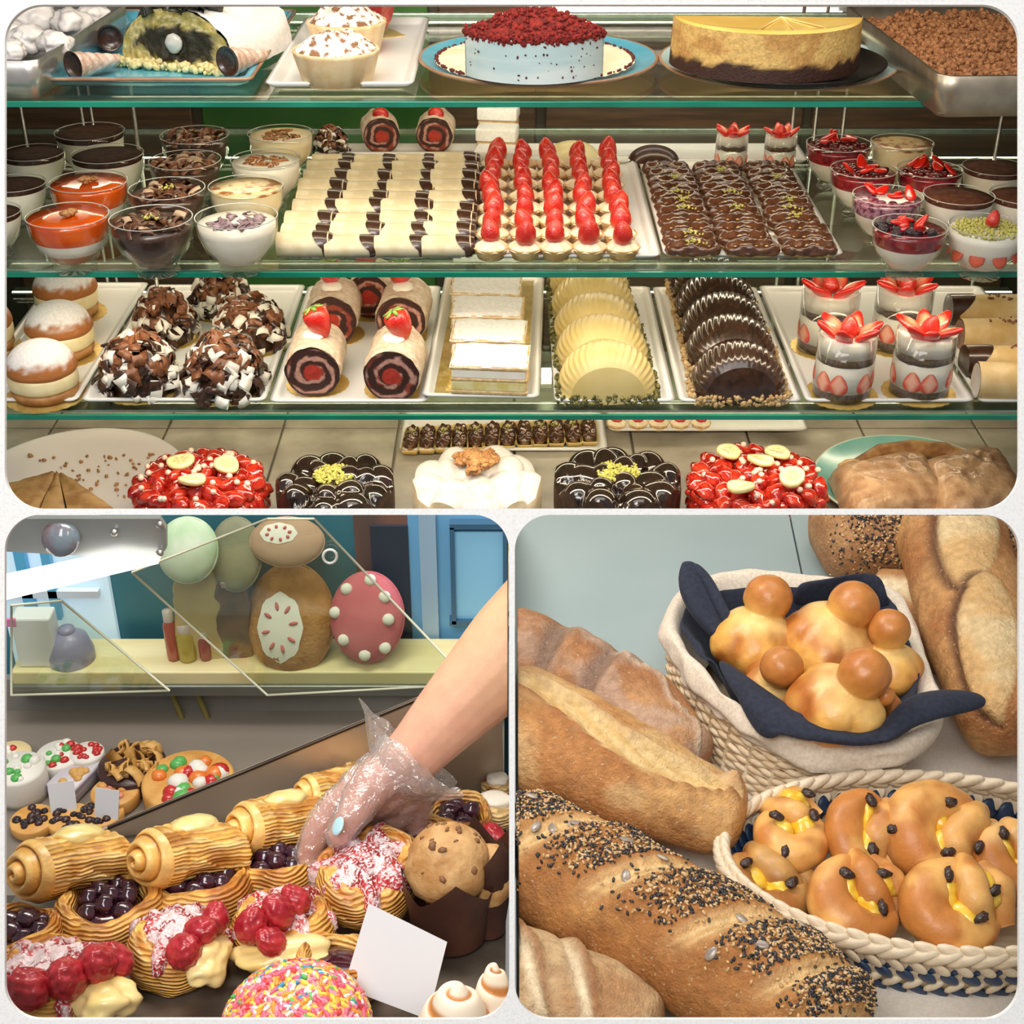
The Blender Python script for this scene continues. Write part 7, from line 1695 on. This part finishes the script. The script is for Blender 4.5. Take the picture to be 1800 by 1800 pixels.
# glass panes
PANE = glass_mat('leaning_pane', (0.90, 0.93, 0.86), 0.5, 0.03, base=0.05); EDG = M('pane_edge', (0.66, 0.68, 0.52), rough=0.2)
def pane(label, pts, Y):
    q = [PY(x, y, Y) for x, y in pts]; c = np.mean(q, 0); n = len(q); t = thing('glass_screen', label, 'glass', c)
    V = np.array([p - c for p in q] + [p - c + np.array((0, 0.004, 0)) for p in q]); part('pane', G((V, [list(range(n)), list(range(n, 2 * n))[::-1]])), PANE, t, False)
    for i in range(n): part('edge', G(tube([q[i] - c, q[(i + 1) % n] - c], 0.0015, 6)), EDG, t)
    return t
tp_ = pane('large slanting glass pane in front of the plush toys', ((232, 1006), (470, 912), (552, 912), (796, 1168), (770, 1206), (470, 1222)), 1.415)
part('hanging_ring', G(tube([PY(580 + 12 * math.cos(a), 978 + 12 * math.sin(a), 1.41) - np.array(tp_.location) for a in np.linspace(0, 2 * PI, 17)[:-1]], 0.0018, 6, closed=True)), M('clear_ring', (0.75, 0.75, 0.70), rough=0.2), tp_)
pane('smaller slanting glass pane over the far cakes', ((20, 1064), (108, 1056), (298, 1214), (20, 1222)), 1.40)
# lamp with bracket plate
q = [PY(x, y, 1.33) for x, y in ((-20, 1030), (200, 983), (278, 991), (-20, 1062))]; c = np.mean(q, 0); n = 4
t = thing('counter_lamp', 'glowing slanted strip lamp below the steel bracket', 'lamp', c)
V = np.array([p - c for p in q] + [p - c + np.array((0, 0.02, 0)) for p in q])
part('tube', G((V, [[0, 1, 2, 3], [7, 6, 5, 4]] + [[i, (i + 1) % n, n + (i + 1) % n, n + i] for i in range(n)])), M('strip_glow', (1, 1, 1), em=(1.0, 0.97, 0.90), ems=2.2), t, False)
q = [PY(x, y, 1.345) for x, y in ((-20, 912), (280, 912), (292, 930), (292, 965), (276, 986), (200, 980), (-20, 968))]; c = np.mean(q, 0); n = len(q)
t = thing('steel_bracket', 'grey steel bracket plate with round lens and bolts', 'bracket', c); V = np.array([p - c for p in q] + [p - c + np.array((0, 0.008, 0)) for p in q])
part('plate', G((V, [list(range(n)), list(range(n, 2 * n))[::-1]] + [[i, (i + 1) % n, n + (i + 1) % n, n + i] for i in range(n)])), M('bracket_steel', (0.34, 0.37, 0.37), (0.46, 0.48, 0.47), ns=4, rough=0.35, metal=0.5), t, False)
LR = euler(PI / 2 - 0.55, 0, 0)
def disc(x, y, r, mat, nm, Y=1.338, par=t):
    p = PY(x, y, Y) - np.array(par.location); return part(nm, G(lathe([(0, r * 0.3), (r * 0.6, r * 0.25), (r, 0), (r, -0.004)], 24), R=LR, loc=p), mat, par)
disc(106, 946, 0.021, M('lens_glass', (0.20, 0.26, 0.32), (0.20, 0.04, 0.03), ns=30, rough=0.1, coat=0.6), 'lens')
for x, y in ((200, 936), (280, 922), (280, 972)): disc(x, y, 0.004, STEEL, 'bolt')
# plush toys on the shelf
def toy(name, label, px, py, w, h, Y, mat, dots=(), oval=None, amp=0.02):
    if py - h / 2 < 909: h2 = py + h / 2 - 909; py = 909 + h2 / 2; h = h2
    p = PY(px, py, Y); m = mpp(p); t = thing(name, label, 'plush toy', M=Matrix.Translation(Vector(p)) @ Matrix.Rotation(-0.55, 4, 'X'))
    rx, rz = w * m / 2, h * m / 2; ry = 0.42 * min(rx, rz); part('body', G(ell(rx, ry, rz, 4, amp, 3, 1)), mat, t)
    def onf(u, v, k=1.0): return (u * rx, -ry * math.sqrt(max(0, 1 - u * u - v * v)) * k, v * rz)
    if oval:
        ou, ov, orx, orz = oval; n = 28; nr = 8; a = np.arange(n) * 2 * PI / n; Q = np.zeros((nr, n, 3))
        for i, q in enumerate(np.linspace(0, 1, nr)):
            for j in range(n): Q[i, j] = onf(ou + orx * q * math.cos(a[j]) * (1 + 0.04 * math.cos(8 * a[j])), ov + orz * q * math.sin(a[j]) * (1 + 0.04 * math.cos(8 * a[j])), 1.04)
        part('face_patch', G(gsurf(Q, False, True)), M('white_plush', (0.82, 0.82, 0.76), rough=0.9), t)
        for k in range(8):
            A = k * PI / 4 + 0.2; q = onf(ou + orx * 0.62 * math.cos(A), ov + orz * 0.62 * math.sin(A), 1.06)
            part('pink_seed', G(ell(rx * 0.045, 0.002, rz * 0.085, 2), R=euler(0, PI / 2 - A, 0)), M('pink_plush', (0.58, 0.16, 0.15), rough=0.9), t, loc=q)
    for (u, v) in dots: part('white_dot', G(ell(0.008, 0.005, 0.008, 2)), M('white_plush'), t, loc=onf(u, v, 1.03))
    part('seam', G(tube([(rx * 1.0 * math.cos(a), 0, rz * 1.0 * math.sin(a)) for a in np.linspace(0, 2 * PI, 49)[:-1]], 0.0015, 5, closed=True)), mat, t)
    return t
PLB = M('brown_plush', (0.38, 0.18, 0.05), (0.50, 0.26, 0.09), ns=40, rough=0.95, bump=0.5, bs=200); PLP = M('rose_plush', (0.52, 0.12, 0.15), (0.60, 0.17, 0.20), ns=12, rough=0.9)
toy('plush_toy', 'brown plush toy with white seeded oval patch behind the glass', 512, 1088, 152, 196, 1.49, PLB, oval=(-0.20, -0.14, 0.52, 0.62))
toy('plush_toy', 'pink dotted plush cushion behind the glass', 646, 1084, 128, 158, 1.485, PLP, dots=((-0.55, 0.62), (0.1, 0.82), (-0.86, 0.1), (-0.62, -0.5), (-0.05, -0.84), (0.5, -0.68), (0.6, -0.05), (0.5, 0.45)))
toy('plush_toy', 'tan plush toy with white slice pattern above the brown one', 505, 936, 130, 120, 1.50, M('tan_plush', (0.46, 0.30, 0.20), (0.52, 0.36, 0.26), ns=12, rough=0.9), oval=(-0.2, 0.35, 0.5, 0.42))
toy('plush_toy', 'green and white plush toy next to the steel bracket', 330, 950, 105, 150, 1.47, M('green_plush', (0.36, 0.55, 0.32), (0.62, 0.72, 0.58), ns=14, rough=0.85))
toy('plush_toy', 'dull grey-green plush toy behind the green one', 415, 965, 90, 150, 1.50, M('olive_plush', (0.16, 0.18, 0.12), (0.28, 0.28, 0.18), ns=14, rough=0.9))
def sack(label, px, py, w, h, Y, mat, seed, name='paper_bag'):
    p = PY(px, py, Y); m = mpp(p); rx, rz = w * m / 2, h * m / 2; t = thing(name, label, 'bag', p, 0.1)
    n, k = 40, 16; a = np.arange(n) * 2 * PI / n; P = np.zeros((k, n, 3))
    for i, u in enumerate(np.linspace(-1, 1, k)):
        s_ = (1 - 0.35 * max(0, u) ** 2) * (1 - 0.1 * u * u); c_ = np.sign(np.cos(a)) * np.abs(np.cos(a)) ** 0.5; d_ = np.sign(np.sin(a)) * np.abs(np.sin(a)) ** 0.5
        P[i, :, 0] = rx * s_ * c_; P[i, :, 1] = rx * 0.40 * s_ * d_ * (1 - 0.4 * max(0, u)); P[i, :, 2] = rz * u * 1.2
    P += (0.003 * fbm(P.reshape(-1, 3), 40, 2, seed).reshape(k, n))[..., None]; v, f = gsurf(P, False, True); f.append(list(range(n))[::-1]); f.append(list(range((k - 1) * n, k * n))); part('bag', G((v, f)), mat, t)
    part('clip', G(bbox(rx * 0.9, 0.006, 0.008, 0.001), loc=(0, -rx * 0.3, rz * 1.12)), M('clip', (0.4, 0.35, 0.3), rough=0.4), t, False)
sack('yellow paper bag standing on the shelf beside the brown plush toy', 352, 1078, 95, 150, 1.485, M('yellow_bag', (0.50, 0.40, 0.16), (0.56, 0.46, 0.22), ns=12, rough=0.6), 1)
sack('dark bag between the yellow bag and the brown plush toy', 412, 1092, 62, 150, 1.485, M('dark_bag', (0.10, 0.08, 0.06), (0.20, 0.13, 0.09), ns=25, rough=0.4), 2)
for i, (x, y, w, h, c, lab) in enumerate(((308, 1122, 24, 90, (0.40, 0.10, 0.06), 'slim red jar at the shelf end by the glass edge'), (335, 1148, 34, 66, (0.42, 0.34, 0.06), 'small yellow jar beside the slim red jar'), (366, 1156, 22, 52, (0.30, 0.08, 0.06), 'tiny dark red jar next to the dark bag'))):
    p = PY(x, y + h / 2, 1.475); m = mpp(p); R, H = w * m / 2, h * m * 1.15; t = thing('jar', lab, 'jar', (p[0], p[1], zs), 0, 'small jars on the shelf')
    part('body', G(lathe([(0, 0), (R * 0.9, 0), (R, H * 0.1), (R, H * 0.7), (R * 0.7, H * 0.8)], 24)), M('jar_%d' % i, c, rough=0.2, coat=0.5), t); part('lid', G(lathe([(R * 0.75, H * 0.78), (R * 0.78, H * 0.98), (0, H)], 24)), M('jar_lid', (0.55, 0.5, 0.4), rough=0.3), t)
# things seen through the left glass: white box and violet bowl
p = PY(78, 1178, 1.47); t = thing('white_box', 'white folded box with a pink tab by the window', 'box', (p[0], p[1], zs)); part('box', G(bbox(0.050, 0.03, 0.075, 0.003), loc=(0, 0, 0.038)), M('white_paperboard', (0.80, 0.82, 0.86), rough=0.5), t, False); part('tab', G(bbox(0.014, 0.004, 0.012, 0.001), loc=(-0.024, -0.014, 0.07)), M('pink_tab', (0.75, 0.20, 0.45), rough=0.5), t, False)
p = PY(132, 1184, 1.475); t = thing('bowl', 'violet bowl upside down on the shelf near the window', 'bowl', (p[0], p[1], zs)); part('shell', G(lathe([(0.030, 0), (0.030, 0.012), (0.024, 0.032), (0.012, 0.042), (0, 0.044)], 32)), M('violet_plastic', (0.26, 0.26, 0.42), rough=0.3), t); part('foot', G(lathe([(0.010, 0.042), (0.010, 0.048), (0, 0.049)], 20)), M('violet_plastic'), t)
# ------------------------------------------------------------------ cakes in the neighbouring case
def fc_(name, label, px, py, w, hpx, mat, topping, tmat, seed, n=16, square=False):
    p = PZ(px, py, ZB + 0.002); R = w * mpp(p) / 2; H = hpx * mpp(p) * 1.2
    t = thing(name, label, 'cake', (p[0], p[1], ZB + 0.001), 0.2 * seed, 'cakes in the neighbouring case')
    if square: part('body', G(bbox(2 * R, 1.3 * R, H, 0.003), loc=(0, 0, H / 2)), mat, t)
    else: part('body', G(lathe([(0, 0), (R * 0.97, 0), (R, H * 0.2), (R, H * 0.9), (R * 0.94, H), (0, H)], 40)), mat, t)
    r = random.Random(seed)
    for i in range(n):
        A = r.uniform(0, 6.28); q = R * 0.75 * math.sqrt(r.random()); yy = 0.6 if square else 1.0; s = R * r.uniform(0.14, 0.24)
        loc = (q * math.cos(A), yy * q * math.sin(A), H)
        if topping == 'flake': g = curls(1, lambda rr: (np.array((0, 0, 0.004)), np.array((rr.uniform(-1, 1), rr.uniform(-1, 1), 0.3))), R * 0.7, seed * 31 + i, 1.2, 1.0)
        else: g = G(ell(s, s, s * 0.8, 2, 0.1, 2, i))
        part(topping if topping != 'flake' else 'crisp_flake', g, tmat[i % len(tmat)], t, loc=loc)
WB = M('white_cake_cream', (0.78, 0.76, 0.70), rough=0.5); RF = M('red_fruit', (0.50, 0.02, 0.02), rough=0.25, coat=0.4); GF = M('green_fruit', (0.10, 0.42, 0.10), rough=0.3); OF = M('orange_fruit', (0.75, 0.20, 0.03), rough=0.3, coat=0.3); FLK = M('golden_flake', (0.60, 0.32, 0.08), (0.72, 0.44, 0.15), ns=60, rough=0.5)
DKC = M('dark_cake', (0.05, 0.02, 0.018), rough=0.3); OC = M('orange_cake', (0.62, 0.30, 0.07), (0.72, 0.40, 0.12), ns=40, rough=0.5); PNK = M('salmon_icing', (0.70, 0.28, 0.18), rough=0.4)
fc_('cream_cake', 'white cream cake with red berries at the rear of the neighbouring case', 108, 1352, 82, 30, WB, 'berry', (RF, WB, GF), 1)
fc_('cream_cake', 'strawberry covered cake beside the white cream cake', 158, 1350, 60, 32, WB, 'berry', (RF,), 2, 22)
fc_('flake_cake', 'chocolate cake crowned with golden crisp flakes', 236, 1368, 118, 30, DKC, 'flake', (FLK,), 3, 26)
fc_('fruit_tart', 'orange crusted tart with red and white fruit by the divider', 335, 1400, 160, 36, OC, 'fruit_piece', (OF, RF, WB, GF), 4, 24)
fc_('cream_cake', 'pale cream cake with green leaves at the picture edge', 42, 1392, 92, 48, WB, 'leaf', (GF, WB), 5, 10)
fc_('slice', 'layered slice with pastry lid in the neighbouring case', 135, 1380, 88, 26, M('striped_slice', (0.35, 0.30, 0.40), (0.80, 0.78, 0.80), ns=30, rough=0.4, stretch=(0.1, 0.1, 3)), 'pastry_lid', (FLK,), 6, 8, True)
fc_('salmon_cake', 'salmon iced pastry dome in front of the flake cake', 205, 1408, 84, 22, OC, 'icing_piece', (PNK, OC), 7, 12)
fc_('cream_cake', 'yellowish cream cake behind the picture edge', 25, 1350, 70, 30, M('yellow_cake', (0.78, 0.62, 0.34), rough=0.5), 'berry', (RF, WB), 8, 8)
for i, (x, y, lab) in enumerate(((60, 1452, 'dark berry tart at the front of the neighbouring case near the edge'), (125, 1450, 'dark berry tart in the middle front of the neighbouring case'), (180, 1440, 'dark berry tart by the divider end'))):
    fc_('berry_tart', lab, x, y, 78, 16, OC, 'dark_berry', (DKC, BLKB), 10 + i, 18)
for i, (x, y, lab) in enumerate(((112, 1412, 'small white price card in front of the layered slice'), (190, 1424, 'small white price card beside the salmon pastry'))):
    p = PZ(x, y, ZB + 0.02); t = thing('price_card', lab, 'card', (p[0], p[1], ZB + 0.03), 0.2 - 0.4 * i); part('card', G(bbox(0.030, 0.001, 0.036), R=euler(-0.4, 0, 0)), M('white_card'), t, False); part('pick', G(tube([(0, 0.004, -0.016), (0, 0.006, -0.030)], 0.001, 6)), M('pick_wood'), t)
